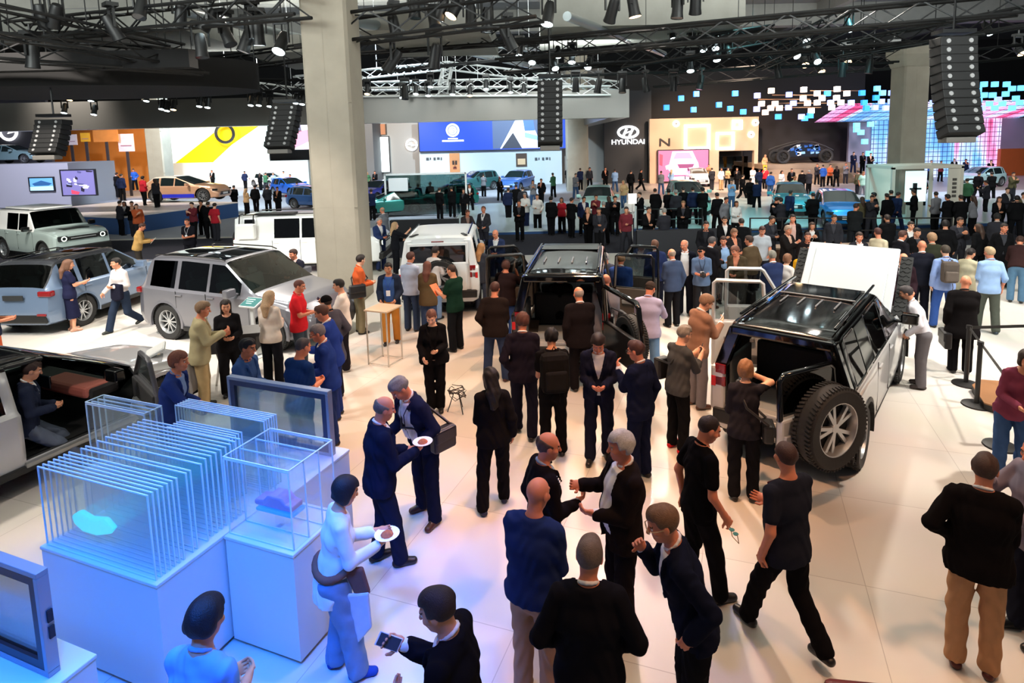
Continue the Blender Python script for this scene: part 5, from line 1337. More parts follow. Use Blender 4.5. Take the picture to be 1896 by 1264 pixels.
# ---------------------------------------------------------------- overhead rig
BLK_M = mat('rig black', (16, 17, 19), .5, .3); ALU = mat('rig aluminium', (206, 210, 212), .5, .1)
def truss(a, b, w, m, label, group, chords=4, thick=.05):
    a = Vector(a); b = Vector(b); d = b - a; L = d.length; d.normalize(); s = d.cross(Vector((0, 0, 1))).normalized(); u = Vector((0, 0, 1))
    t = thing('truss', label, 'truss', a, 0, group); q = MB(); n = max(2, int(L / (w * 1.6)))
    cs = [s * (w / 2) + u * (w / 2), s * (-w / 2) + u * (w / 2), s * (-w / 2) - u * (w / 2), s * (w / 2) - u * (w / 2)]
    for c in cs: q.cyl(c, c + d * L, thick, n=5)
    q.build('chords', m, t)
    q = MB()
    for k in range(n):
        p0 = d * (L * k / n); p1 = d * (L * (k + 1) / n)
        for i in range(4):
            c0, c1 = cs[i], cs[(i + 1) % 4]; q.cyl(p0 + (c0 if k % 2 else c1), p1 + (c1 if k % 2 else c0), thick * .5, n=4, cap=False)
    q.build('lattice', m, t)
    q = MB()
    for f in (.12, .5, .88): p = d * (L * f); q.cyl(p + u * w / 2, p + u * max(.5, 14.5 - (a + p).z), .015, n=4, cap=False)
    q.build('hanging_cable', m, t)
    return t
def tr(u0, v0, y0, u1, v1, y1, w, m, label, group): return truss(W(u0, v0, y0), W(u1, v1, y1), w, m, label, group)
BT = 'black lighting trusses overhead'; ST = 'silver trusses above the portal band'
LB = 'black lattice truss hung with spotlights below the hall roof'
for i, q in enumerate(((-60, 28, 15, 330, 104, 20), (30, 60, 20, 560, 8, 15), (330, 128, 26, 575, 96, 24), (560, 66, 17, 1000, 8, 15), (640, 88, 24, 1010, 60, 20), (920, 96, 20, 1896, 6, 17), (930, 120, 26, 1700, 60, 22), (1000, 132, 30, 1660, 104, 28),
                       (700, 124, 30, 1000, 92, 28), (1210, 150, 36, 1680, 112, 32), (1560, 92, 24, 1960, 20, 18), (1740, 110, 28, 1960, 88, 26), (1160, 106, 22, 1420, 64, 26), (1400, 118, 28, 1560, 40, 20), (60, 150, 30, 600, 160, 30), (-40, 84, 17, 380, 118, 21))):
    tr(*q, .55 if i % 3 else .7, BLK_M, LB, BT)
for q in ((545, 150, 31, 830, 122, 36), (830, 122, 36, 1150, 160, 32), (560, 172, 31, 1130, 168, 31), (690, 160, 34, 1080, 150, 34), (830, 122, 36, 820, 165, 31), (400, 150, 33, 560, 172, 32)):
    tr(*q, .45, ALU, 'silver lattice truss of the frame above the portal band', ST)
# dark drum of the left stand
dr = thing('ceiling_drape', 'big black fabric drum hanging at upper left', 'drape', W(120, 138, 22))
q = MB(); pts = []
for k in range(40):
    a = 2 * math.pi * k / 40; pts.append((math.cos(a) * 6.8 - .6, math.sin(a) * 3.2 + 1.5))
q.add([(x, y, z) for z in (-.55, .5) for x, y in pts], [(k, (k + 1) % 40, 40 + (k + 1) % 40, 40 + k) for k in range(40)]); q.add([(x, y, -.55) for x, y in pts], [tuple(range(40))])
q.build('drape_ring', plain((10, 10, 12), .9), dr, smooth=50, fix=False)
q = MB()
for k in range(0, 40, 5): q.cyl((pts[k][0], pts[k][1], .5), (pts[k][0], pts[k][1], 6), .02, n=4)
q.build('hanging_cable', BLK_M, dr)
d2 = thing('ceiling_drape', 'flat black drape beam above the drum at upper left', 'drape', W(100, 108, 19)); MB().bb((-6, 0, -.35), (4.2, .5, .2)).build('drape_ring', plain((12, 12, 14), .9), d2)
# concrete ducts and lamps up there
for i, (u0, v0, u1, v1, y, lb) in enumerate(((655, 22, 900, 52, 19, 'grey concrete soffit slab above the portal band'), (0, 20, 330, 52, 24, 'pale concrete soffit slab at upper left'), (440, 66, 556, 96, 26, 'pale concrete soffit slab left of the near pillar'), (1000, 0, 1380, 42, 23, 'pale concrete soffit slab at upper centre'))):
    (xa_, z1), (xb_, z0) = Y(u0, v0, y), Y(u1, v1, y); o = MB().bb((xa_, y, z0), (xb_, y + 6, z1)).build('soffit', concrete((142, 142, 136), 'soffit concrete')); tag(o, lb, 'ceiling slab', kind='structure')
for i, (a, b) in enumerate((((655, 40, 18), (1010, 96, 34)), ((700, 60, 22), (1020, 130, 38)), ((330, 20, 18), (560, 70, 30)), ((1050, 30, 20), (1230, 100, 34)))):
    o = MB().cyl(W(*a), W(*b), .16, n=10).build('air_duct', mat('duct metal', (140, 148, 150), .35, .6), smooth=40); tag(o, 'silver air duct pipe running below the roof', 'duct', 'silver duct pipes below the roof')
# spotlights: body, yoke and lens
sm = {}
def spot_proto(lit):
    if lit in sm: return sm[lit]
    b = MB(); b.lathe([(0, .3), (.11, .3), (.14, .2), (.15, -.2), (.17, -.32), (.17, -.34)], 12); me = b.mesh(plain((18, 19, 21), .5), 40)
    l = MB().cyl((0, 0, -.33), (0, 0, -.32), .16, n=12).mesh({'c': glow((226, 250, 255), 9), 'w': glow((255, 214, 160), 7), 'o': plain((60, 64, 70), .1)}[lit])
    y = MB(); y.bb((-.22, -.03, -.02), (-.18, .03, .5)); y.bb((.18, -.03, -.02), (.22, .03, .5)); y.bb((-.22, -.03, .46), (.22, .03, .52)); y.cyl((0, 0, .5), (0, 0, .8), .03, n=6); y.bb((-.2, -.14, .52), (.2, .14, .62)); ym = y.mesh(plain((14, 15, 16), .5))
    sm[lit] = (me, l, ym); return sm[lit]
def spot(u, v, y, lit='o', tilt=0, pan=0, s=1., label=None, group=None):
    me, l, ym = spot_proto(lit)
    t = thing('stage_spotlight', label, 'spotlight', W(u, v, y), R(pan), group); t.scale = (s, s, s)
    b = obj('lamp_body', me, t); b.rotation_euler = (R(tilt), 0, 0); k = obj('lens', l, b); obj('yoke', ym, t)
near = [(262, 12, 'o'), (335, 26, 'o'), (388, 36, 'c'), (466, 46, 'c'), (478, 60, 'c'), (418, 62, 'o'), (457, 74, 'o'), (522, 78, 'c'), (372, 84, 'o'), (60, 102, 'o'), (208, 50, 'o'), (78, 30, 'o'), (102, 28, 'o'), (730, 48, 'c'), (768, 10, 'o'), (802, 30, 'o'), (818, 14, 'c'), (845, 12, 'w'), (872, 30, 'o'), (902, 36, 'o'), (940, 70, 'o'), (1016, 24, 'c'), (1134, 18, 'c'), (1172, 8, 'w'), (1255, 10, 'o'), (1288, 2, 'w'), (806, 102, 'o'), (728, 112, 'o')]
for k, (u, v, l) in enumerate(near):
    ls = {'c': 'lit stage spotlight on a black truss, white lens', 'w': 'lit stage spotlight on a black truss, warm lens', 'o': 'unlit black stage spotlight on a truss near the camera'}[l]
    spot(u, v, 17, l, (-25, 20, 35, -10, 5)[k % 5], k * 50 % 180, 1.05, ls, {'c': 'white lit spotlights', 'w': 'warm lit spotlights', 'o': 'unlit spotlights'}[l])
mid = [(963, 92), (986, 106), (1033, 95), (1060, 90), (1026, 117), (1090, 116), (1059, 104), (1245, 64), (1280, 64), (1300, 82), (1325, 80), (1328, 64), (1326, 100), (1348, 94), (1470, 96), (1486, 82), (1492, 66), (1510, 106), (1572, 45), (1828, 52), (1755, 70), (1278, 120)]
for k, (u, v) in enumerate(mid): spot(u, v, 25, 'c', 25 + 10 * (k % 3), 180 + (k % 5) * 8 - 16, .9, 'small lit stage spotlight with cool lens on the far trusses', 'cool lit spotlights on the far trusses')
wm = [(1489, 111), (1566, 106), (1655, 101), (1786, 96), (1884, 90), (1515, 124)]
for k, (u, v) in enumerate(wm): spot(u, v, 34, 'w', 40, 170 + k * 5, 1.3, 'warm lit spotlight above the cube stand', 'warm spotlights above the cube stand')
fx = [(130, 176), (170, 178), (60, 170), (175, 203), (272, 178), (310, 196), (322, 194), (300, 193), (385, 190), (370, 188), (396, 160), (425, 155), (450, 160), (465, 186), (480, 186), (500, 188), (548, 182), (560, 184), (680, 165), (745, 172), (770, 165), (793, 168), (797, 152), (838, 166), (870, 168), (900, 156), (945, 162), (970, 165), (640, 168), (120, 200)]
for k, (u, v) in enumerate(fx): spot(u, v, 30, 'c' if k % 6 else 'w', 20, 180, .8, 'small lit spotlight in the row above the portal band' if k % 6 else 'small warm spotlight in the row above the portal band', 'spotlights above the portal band' if k % 6 else 'warm spotlights above the portal band')
dk = [(1066, 156), (1108, 158), (1152, 158), (1195, 156), (1247, 154), (1297, 152), (750, 170), (1440, 130), (1560, 128), (1610, 122)]
for k, (u, v) in enumerate(dk): spot(u, v, 27, 'o', 10, 90 * k, 1., 'unlit round spotlight hanging above the portal band end and black wall', 'unlit spotlights above the black wall')
# line arrays
def line_array(u0, v0, u1, v1, y, n, wd, label):
    a = Vector(W(u0, v0, y)); b = Vector(W(u1, v1, y)); t = thing('line_array_speaker', label, 'loudspeaker', a); dz = (b - a) / n
    m = plain((14, 14, 16), .7); hgt = dz.length * .99
    for k in range(n):
        tl = R(2 + k * 22 / n); p = dz * (k + .5) + Vector((0, -.02 * k * k * .15, 0))
        M = Matrix.Rotation(-tl, 3, 'X'); q = MB(); q.box(p, (wd, .5, hgt), M=M)
        o = q.build('cabinet', m, t, bevel=.02)
        for x_ in (-.3, .3): MB().cyl(p + M @ Vector((x_ * wd, -.25, 0)), p + M @ Vector((x_ * wd, -.27, 0)), hgt * .26, n=8).build('driver', plain((150, 150, 152), .4), o, smooth=40)
    q = MB(); q.box((0, 0, .15), (wd * .9, .5, .1)); q.cyl((0, 0, .2), (0, 0, 5), .03, n=5); q.build('hanger', BLK_M, t)
    MB().box(dz * n + Vector((0, -.05 * n * .3, -.1)), (wd * .8, .4, .16)).build('bottom_plate', plain((112, 108, 104), .6), t, bevel=.03)
line_array(1018, 150, 1018, 268, 19, 10, .78, 'black line array loudspeaker hanging before the blue banner screen')
line_array(532, 195, 520, 275, 22, 8, .95, 'black line array loudspeaker hanging left of the near pillar')
line_array(100, 222, 92, 286, 21, 7, .95, 'black line array loudspeaker hanging over the left stand')
line_array(1765, 70, 1764, 252, 16.5, 11, 1.0, 'tall black line array loudspeaker hanging beside the far pillar')
# ---------------------------------------------------------------- glass display in the blue light
DA = np.array(G(292, 1083, 1.0)); DT = R(-20.5); D1 = np.array([math.cos(DT), math.sin(DT)]); D2 = np.array([-math.sin(DT), math.cos(DT)])
def dp(a, b): return tuple(DA + D1 * a + D2 * b)
pm = mat('display white', (214, 218, 222), .45)
def plinth(a0, a1, b0, b1, label, h=1.0):
    x, y = dp(a0, b0); t = thing('display_plinth', label, 'plinth', (x, y, 0), DT); w_, d_ = a1 - a0, b1 - b0
    MB().bb((.0, .0, .04), (w_, d_, h - .03)).build('plinth_body', pm, t); MB().bb((-.008, -.008, h - .03), (w_ + .008, d_ + .008, h)).build('plinth_top', pm, t, bevel=.006); MB().bb((.04, .04, 0), (w_ - .04, d_ - .04, .04)).build('plinth_foot', plain((30, 34, 44)), t)
    return t
plinth(-1.37, -.012, .0, 1.19, 'large white plinth under the nearest glass sheets, lit blue')
plinth(.012, .74, .6, 1.19, 'white plinth under the low wide glass box, behind the woman with the plate')
plinth(-1.37, .1, 1.21, 2.12, 'white plinth carrying the rear glass sheets and the framed window')
plinth(-2.3, -1.39, .9, 1.5, 'small white plinth under the leftmost tall glass box')
plinth(-1.5, .19, -1.12, -.58, 'white plinth at the lower left corner carrying a framed window')
gl = glass((250, 253, 254), name='sheet', base=.004, milk=.016, fk=.12); ge = mat('painted edge glow', (222, 240, 244), .25)  # white edge colour paints in the glow of edge-lit glass
SHEETS = {}
def sheet(t, w_, h, y, zz=0.):
    key = (round(w_, 2), round(h, 2))
    if key not in SHEETS:
        p = MB().bb((.004, -.004, .004), (w_ - .004, .004, h - .004)).mesh(gl); e = MB(); k = .005
        e.bb((0, -k, h - 2 * k), (w_, k, h)); e.bb((0, -k, 0), (w_, k, 2 * k)); e.bb((0, -k, 2 * k), (2 * k, k, h - 2 * k)); e.bb((w_ - 2 * k, -k, 2 * k), (w_, k, h - 2 * k))
        SHEETS[key] = (p, e.mesh(ge))
    p, e = SHEETS[key]; o = obj('glass_sheet', p, t, loc=(0, y, zz)); obj('sheet_edge', e, o)
def stack(a0, a1, bs, h, label):
    x, y = dp(a0, bs[0]); t = thing('glass_stack', label, 'glass display', (x, y, 1.001), DT)
    for b in bs: sheet(t, a1 - a0, h, b - bs[0])
    return t
stack(-1.34, -.05, [.03 + .04 * k for k in range(7)], .7, 'foremost stack of seven upright glass sheets with a cyan model in it')
stack(-1.33, -.06, [.36, .40, .50], .69, 'three spaced glass sheets right behind the foremost stack')
stack(-1.31, -.08, [.56 + .05 * k for k in range(8)], .7, 'second stack of glass sheets, middle of the large plinth')
stack(-1.3, -.13, [1.24 + .03 * k for k in range(6)], .7, 'rear stack of six glass sheets before the framed window')
stack(-1.1, -.3, [.99 + .035 * k for k in range(5)], .62, 'lower stack of glass sheets between the middle and rear stacks')
def gbox(a0, a1, b0, b1, h, label):
    x, y = dp(a0, b0); t = thing('glass_box', label, 'glass display', (x, y, 1.001), DT); w_, d_ = a1 - a0, b1 - b0
    for b in np.linspace(0, d_, 4): sheet(t, w_, h, float(b))
    o = MB().bb((0, 0, h), (w_, d_, h + .008)).build('glass_top', gl, t); e = MB()
    for y_ in (0, d_): e.bb((0, y_ - .005, h + .008), (w_, y_ + .005, h + .016))
    for x_ in (0, w_): e.bb((x_ - .005, 0, h + .008), (x_ + .005, d_, h + .016))
    e.build('top_edge', ge, o)
    for x_ in (0, w_): MB().bb((x_ - .004, 0, 0), (x_ + .004, d_, h)).build('glass_end', gl, t)
    return t
gbox(-2.24, -1.38, .98, 1.16, .7, 'leftmost tall glass box beside the silver car')
gbox(.02, .72, .64, 1.16, .68, 'wide glass box with a small car model, behind the woman with the plate')
# models within the glass
x, y = dp(-.95, .15); mo = thing('glowing_model', 'cyan glowing model inside the foremost glass stack', 'model', (x, y, 1.16), DT)
q = MB()
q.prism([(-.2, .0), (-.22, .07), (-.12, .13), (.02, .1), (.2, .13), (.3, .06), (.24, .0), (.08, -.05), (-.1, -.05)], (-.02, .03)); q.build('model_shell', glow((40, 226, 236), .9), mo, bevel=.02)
MB().box((.03, .02, -.1), (.04, .03, .1)).build('model_stem', gl, mo)
x, y = dp(.36, .86); mo = thing('small_model', 'small pink and blue car model inside the wide glass box', 'model', (x, y, 1.2), DT)
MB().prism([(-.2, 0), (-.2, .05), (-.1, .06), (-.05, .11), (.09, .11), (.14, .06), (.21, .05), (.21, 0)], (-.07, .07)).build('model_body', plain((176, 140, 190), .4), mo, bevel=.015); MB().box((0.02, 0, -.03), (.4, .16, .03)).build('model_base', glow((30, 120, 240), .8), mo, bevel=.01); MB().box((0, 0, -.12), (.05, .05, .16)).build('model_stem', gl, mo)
# framed windows on the plinths
def fwin(a0, a1, b, z0, z1, label, dark, fr):
    x, y = dp(a0, b); t = thing('framed_window', label, 'window display', (x, y, z0), DT); w_, h = a1 - a0, z1 - z0
    q = MB()
    for a, b_ in (((0, 0), (w_, .035)), ((0, h - .035), (w_, h)), ((0, .035), (.035, h - .035)), ((w_ - .035, .035), (w_, h - .035))): q.bb((a[0], 0, a[1]), (b_[0], .07, b_[1]))
    q.build('outer_frame', fr, t, bevel=.004); q = MB()
    for a, b_ in (((.035, .035), (w_ - .035, .095)), ((.035, h - .095), (w_ - .035, h - .035)), ((.035, .095), (.095, h - .095)), ((w_ - .095, .095), (w_ - .035, h - .095))): q.bb((a[0], .006, a[1]), (b_[0], .06, b_[1]))
    q.build('inner_frame', dark, t); MB().bb((.095, .025, .095), (w_ - .095, .035, h - .095)).build('window_pane', glass((214, 226, 236), name='pane2', base=.1), t)
    return t
alu = mat('window aluminium', (150, 158, 172), .35, .4)
fwin(-1.37, .03, 1.93, 1.002, 1.72, 'upright window in a blue-grey frame before the men in blue suits', mat('frame dark blue', (40, 54, 84), .4), alu)
t = fwin(-1.4, .1, -.8, 1.002, 1.71, 'upright window in a dark frame at the lower left corner', mat('frame dark brown', (52, 34, 40), .4), alu)
for z in (.36, .25): MB().bb((1.5, .03, z), (1.512, .06, z + .08)).build('latch', plain((24, 26, 40)), t)
# ---------------------------------------------------------------- loose furniture
def quad_table():
    T = [np.array(G(*q)) for q in ((687.6, 674.6), (718.1, 678.8), (740.7, 664), (711, 659.8))]; c = sum(T) / 4
    ang = math.atan2(*(T[1] - T[0])[::-1]); w_, d_ = .46, .46; h = 1.1
    t = thing('bar_table', 'tall thin-legged bar table on the open floor', 'table', (c[0], c[1], 0), ang); m = mat('table metal', (196, 190, 182), .4, .3)
    MB().bb((-w_ / 2 - .03, -d_ / 2 - .03, h - .03), (w_ / 2 + .03, d_ / 2 + .03, h)).build('table_top', mat('table top', (206, 184, 160), .4), t, bevel=.004)
    for x_ in (-1, 1):
        for y_ in (-1, 1): MB().bb((x_ * w_ / 2 - .011, y_ * d_ / 2 - .011, 0), (x_ * w_ / 2 + .011, y_ * d_ / 2 + .011, h - .03)).build('leg', m, t)
    for a, b in (((-1, -1), (1, -1)), ((1, -1), (1, 1)), ((1, 1), (-1, 1)), ((-1, 1), (-1, -1))): MB().cyl((a[0] * w_ / 2, a[1] * d_ / 2, .03), (b[0] * w_ / 2, b[1] * d_ / 2, .03), .009, n=6).build('foot_rail', m, t)
quad_table()
# barrier of the walkway on the right
bar_m = mat('barrier black', (30, 28, 28), .45)
bp_ = [G(1788, 711), G(1808, 750), G(1852, 826)]
for k, (x, y) in enumerate(bp_):
    t = thing('barrier_post', ('black barrier post farthest back beside the brown ramp', 'black barrier post in front of the brown ramp, middle of three', 'black barrier post nearest the camera beside the brown ramp')[k], 'barrier', (x, y, 0))
    q = MB().cyl((0, 0, .03), (0, 0, .98), .035, n=10).build('post', bar_m, t, smooth=40); MB().lathe([(0, .045), (.12, .04), (.2, .02), (.21, 0)], 20).build('base_plate', bar_m, t, smooth=40); MB().cyl((0, 0, .97), (0, 0, 1.03), .045, n=10).build('belt_head', bar_m, t, smooth=40)
def belt(a, b, label): o = MB().box(((a[0] + b[0]) / 2, (a[1] + b[1]) / 2, .99), (math.hypot(b[0] - a[0], b[1] - a[1]) - .09, .008, .05), math.atan2(b[1] - a[1], b[0] - a[0])).build('barrier_belt', bar_m); tag(o, label, 'barrier belt')
belt(bp_[0], bp_[2], 'black belt running between the barrier posts towards the camera'); belt(bp_[0], (bp_[0][0] + 2.6, bp_[0][1] + .05), 'black belt leading off to the right from the rear barrier post')
q = [G(1800, 712, .12), G(1815, 702, .12), G(1950, 712, .12), G(1950, 775, .12), G(1880, 764, .12), G(1822, 745, .12)]
rp = thing('ramp', 'brown wooden ramp behind the black barrier posts', 'ramp'); n = len(q)
MB().add([(x, y, .1) for x, y in q] + [(x, y, .12) for x, y in q], [(i, (i + 1) % n, n + (i + 1) % n, n + i) for i in range(n)] + [tuple(range(n, 2 * n))]).build('ramp_deck', mat('ramp wood', (150, 104, 66), .5, noise=.12, nscale=3), rp)
MB().add([(x, y, .0) for x, y in q] + [(x, y, .1) for x, y in q], [(i, (i + 1) % n, n + (i + 1) % n, n + i) for i in range(n)]).build('ramp_side', plain((36, 32, 30)), rp)
def info_stand(u, v, face, label, z=1.05, teal=False):
    x, y = G(u, v); t = thing('info_stand', label, 'info stand', (x, y, 0), -R(face)); m = mat('stand white', (206, 208, 208), .4)
    MB().bb((-.04, -.02, .02), (.04, .02, z)).build('post', m, t); MB().bb((-.18, -.14, 0), (.18, .14, .02)).build('base_plate', m, t)
    M = Matrix.Rotation(R(24), 3, 'X'); MB().box((0, 0, z + .03), (.42, .3, .04), M=M).build('tray', m, t, bevel=.01)
    MB().box(Vector((0, 0, z + .03)) + M @ Vector((0, 0, .022)), (.38, .26, .006), M=M).build('info_panel', glow((40, 96, 96), .35) if teal else plain((226, 226, 224), .3), t)
    if teal:
        for k in range(3): MB().box(Vector((0, 0, z + .03)) + M @ Vector((-.06 + .02 * k, .07 - k * .06, .027)), (.22 - .04 * k, .02, .003), M=M).build('panel_line', plain((190, 220, 216)), t)
info_stand(474, 660, 20, 'info stand with a teal panel at the flank of the grey car', 1.1, True)
info_stand(300, 768, 60, 'white info stand beside the front wheel of the silver car')
x, y = G(455, 700); t = thing('console_table', 'dark console table with pale bent legs between the couple and the woman in cream', 'table', (x, y, 0), R(12))
MB().bb((-.55, -.28, .86), (.45, .28, .93)).build('table_top', plain((40, 34, 32), .4), t, bevel=.01); MB().bb((-.55, -.28, .6), (.3, .28, .86)).build('front_panel', plain((34, 30, 30), .5), t)
for x_ in (-.45, .4): MB().tube([(x_, -.2, .86), (x_ + .1, -.22, .45), (x_ + .02, -.24, 0)], .022, 6).build('leg', mat('table metal', (196, 190, 182), .4, .3), t); MB().tube([(x_, .2, .86), (x_ + .1, .22, .45), (x_ + .02, .24, 0)], .022, 6).build('leg', mat('table metal', (196, 190, 182), .4, .3), t)
# something burgundy at the lower edge
x, y = G(1592, 1262, .75); t = thing('lounge_chair', 'burgundy leather chair back cut off by the bottom edge', 'chair', (x, y - .3, 0), R(-8)); lm = leather((104, 40, 44))
MB().bb((-.28, .16, .3), (.2, .3, .78)).build('backrest', lm, t, bevel=.05); MB().bb((-.3, -.35, .3), (.3, .18, .45)).build('seat', lm, t, bevel=.05); MB().lathe([(0, .0), (.09, .0), (.1, .03), (.08, .06), (0, .07)], 16).build('cushion_button', leather((128, 50, 66)), t, loc=(.17, .1, .76), smooth=40)
for x_ in (-.24, .24):
    for y_ in (-.28, .12): MB().cyl((x_, y_, 0), (x_, y_, .31), .02, n=8).build('leg', bar_m, t)
# rails of the teal stage
def fence(u0, v0, u1, v1, z, n, label):
    a = G(u0, v0, z); b = G(u1, v1, z); t = thing('barrier_rail', label, 'rail', (a[0], a[1], z)); dx, dy = b[0] - a[0], b[1] - a[1]
    for h in (.95, .5): MB().cyl((0, 0, h), (dx, dy, h), .025, n=6).build('bar', bar_m, t)
    for k in range(n + 1): MB().cyl((dx * k / n, dy * k / n, 0), (dx * k / n, dy * k / n, .97), .03, n=6).build('post', bar_m, t)
fence(1388, 450, 1760, 452, .2, 6, 'black rail along the edge of the bright blue car stage')
fence(1180, 428, 1300, 426, .2, 3, 'black rail before the pale green car')
# light column and work lamp
x, y = G(1171, 447); t = thing('work_lamp', 'square white work lamp on a thin pole above the crowd', 'lamp', (x, y, 0)); MB().cyl((0, 0, 0), (0, 0, 1.6), .02, n=6).build('pole', plain((200, 196, 190)), t); MB().box((0, -.02, 1.78), (.32, .06, .4)).build('lamp_panel', glow((255, 246, 230), 4), t)
# ---------------------------------------------------------------- cars of the other stands
LOWT = glass((60, 74, 76), name='tintfar', base=.1)
def small(u, v, hd, body, label, kind='hatch', z=0., wheelc=(170, 174, 178), at=None, sc=1., roof=None):
    x, y = at or G(u, v, z)
    t = place('car', label, 'car', x, y, hd, z)
    dark = mat('far glass', (24, 34, 36), .06, coat=.5)
    k = dict(hatch=dict(L=(2.0, 2.05), ax=(1.28, 1.28), H=1.48, belt=.98, w=.88, hoodz=.98, rake=.62, tailrake=.28), suv=dict(L=(2.15, 2.15), ax=(1.33, 1.33), H=1.65, belt=1.1, w=.92, hoodz=1.06, rake=.55, tailrake=.3),
             sedan=dict(L=(2.3, 2.25), ax=(1.4, 1.4), H=1.42, belt=.96, w=.9, hoodz=.94, rake=.7, tailrake=.75), van=dict(L=(2.3, 2.1), ax=(1.45, 1.45), H=1.95, belt=1.15, w=.96, hoodz=1.2, rake=.6, tailrake=.12), concept=dict(L=(2.4, 2.4), ax=(1.5, 1.5), H=1.6, belt=1.05, w=.96, hoodz=1.04, rake=.9, tailrake=.7))[kind]
    sp, bp = suv(t, body, k['L'], k['ax'], k['H'], k['belt'], w=k['w'], hoodz=k['hoodz'], rake=k['rake'], tailrake=k['tailrake'], r=.36 if kind != 'concept' else .42, rim=wheelc, low=True, tint=dark, roofglass=False, roof=roof)
    for o in t.children:
        if o.name.startswith('windscreen'): o.data.materials[0] = dark
    Lf = k['L'][1]; Lr = -k['L'][0]; w = k['w']
    for sg in (-1, 1):
        bx(t, 'headlight', (Lf - .24, sg * w * .72, k['hoodz'] - .3), (.3, .3, .13), mat('lamp glass', (190, 200, 206), .08, coat=.6), .03, rz=-sg * .5); bx(t, 'tail_light', (Lr + .1, sg * w * .76, k['belt'] - .12), (.16, .3, .14), lamp_red(), .02)
    bx(t, 'front_grille', (Lf - .05, 0, .5), (.1, w * 1.1, .2), BLK(), .02); bx(t, 'number_plate', (Lf - .0, 0, .5), (.02, .5, .12), plain((232, 232, 230)), .004)
    mirrors(t, sp, k['ax'][1] - .85, k['belt'] + .05, bp)
    if sc != 1: t.scale = (sc, sc, sc)
    return t, sp
t, sp = small(350, 372, 93, (206, 160, 128), 'bronze concept car side on upon the white platform', 'concept', .9, roof=mat('paint pearl', (236, 220, 206), .25, .2, coat=.8))
MB().bb((-1.0, -1.0, .3), (1.0, -.96, .52)).build('side_skirt', plain((40, 50, 190), .3), t)
small(500, 346, 125, (238, 242, 244), 'white saloon before the light wall, left of the near pillar', 'sedan', .1)
small(470, 322, 120, (196, 40, 50), 'red car in the row before the light wall', 'hatch', .1)
small(540, 362, 128, (36, 96, 190), 'blue hatchback left of the near pillar', 'hatch', .1); small(440, 340, 120, (232, 234, 236), 'white car behind the bronze concept car', 'hatch', .1)
small(160, 345, 100, (70, 110, 200), 'blue vehicle behind the crowd left of the bronze car', 'hatch', .1, at=G(160, 345)); small(20, 292, 90, (120, 150, 156), 'grey-green small car on the balcony of the left stand', 'hatch', 0, at=(Y(30, 285, YG + 3)[0], YG + 3)).__getitem__(0).location.z = Y(60, 303, YG)[1]
small(590, 385, 110, (60, 96, 150), 'dark blue car partly behind the near pillar', 'hatch', .05)
small(728, 330, 112, (236, 240, 240), 'white van before the bright light panel', 'van', .05)
small(800, 330, 100, (196, 40, 56), 'red low car behind the green cars', 'sedan', .05)
small(880, 352, 225, (52, 96, 96), 'dark green off-roader before the portrait poster', 'suv', .05)
small(957, 352, 200, (60, 96, 160), 'blue off-roader below the small dark picture', 'suv', .05)
small(722, 398, 245, (22, 120, 110), 'teal green car at left behind the low screen', 'hatch', .05); small(826, 384, 250, (20, 116, 108), 'teal green car at right behind the low screen', 'hatch', .05)
small(700, 372, 200, (60, 60, 140), 'violet blue car right beside the near pillar', 'hatch', .05)
small(1108, 396, 190, (170, 214, 210), 'pale teal car facing the aisle on the low deck', 'hatch', .18)
small(1272, 392, 183, (150, 196, 184), 'pale green car behind the row of dark visitors', 'suv', .2)
small(1462, 392, 200, (70, 180, 200), 'turquoise car left of the bright blue car', 'hatch', .2)
small(1552, 413, 196, (30, 130, 206), 'bright blue car facing the aisle on the teal stage', 'hatch', .2)
small(1290, 326, 185, (230, 232, 240), 'white car on the floor below the pink screen', 'hatch', .02, at=(Y(1292, 330, 51)[0], 51))
small(1850, 350, 250, (190, 230, 232), 'white-teal car before the pink light wall at right', 'hatch', .02, at=(Y(1810, 350, 44)[0], 44))
# glass balustrade of the green cars
a, b = Y(712, 322, 34), Y(862, 322, 34); t = thing('low_screen', 'low glass screen with white posts before the teal green cars', 'screen', (a[0], 34, 0)); L = b[0] - a[0]; wm_ = plain((222, 226, 226), .4)
MB().bb((0, 0, a[1] - .1), (L, .08, a[1])).build('top_rail', wm_, t)
for x_ in (0, L): MB().bb((x_ - .05, 0, 0), (x_ + .05, .08, a[1])).build('post', wm_, t)
MB().bb((.05, .03, .1), (L - .05, .05, a[1] - .1)).build('glass_panel', glass((150, 176, 176), name='balustrade', base=.08), t); MB().bb((.2, -.02, a[1] - 1.0), (1.3, .02, a[1] - .25)).build('notice_board', plain((230, 234, 236)), t)
# the buggy on the far stage
x0, z0 = Y(1484, 300, 53); t = place('car', 'concept buggy with huge wheels on the dark stage', 'car', x0, 53.4, 90, zs)
for sx in (-1.9, 1.9):
    for sy in (-.9, .9): wheel(t, (sx, sy, .62), .62, .4, 1 if sy > 0 else -1, (70, 66, 62), low=True)
pp = mat('buggy pattern', (40, 90, 170), .4)
m = MB(); m.prism([(-1.5, .5), (-1.6, .9), (-1.1, 1.4), (-.5, 1.75), (.6, 1.75), (1.3, 1.35), (1.6, .9), (1.5, .5)], (-.7, .7)); m.build('body', plain((20, 24, 34), .3), t, bevel=.1)
random.seed(4)
for k in range(20):
    x_ = random.uniform(-1.2, 1.1); z_ = random.uniform(.65, 1.45); m = MB().prism([(x_, z_), (x_ + random.uniform(.2, .5), z_ + .05), (x_ + .3, z_ + random.uniform(.15, .3)), (x_ - .05, z_ + .22)], (-.78, -.7)); m.build('pattern_patch', random.choice((pp, plain((226, 232, 240)), plain((120, 170, 220)))), t)
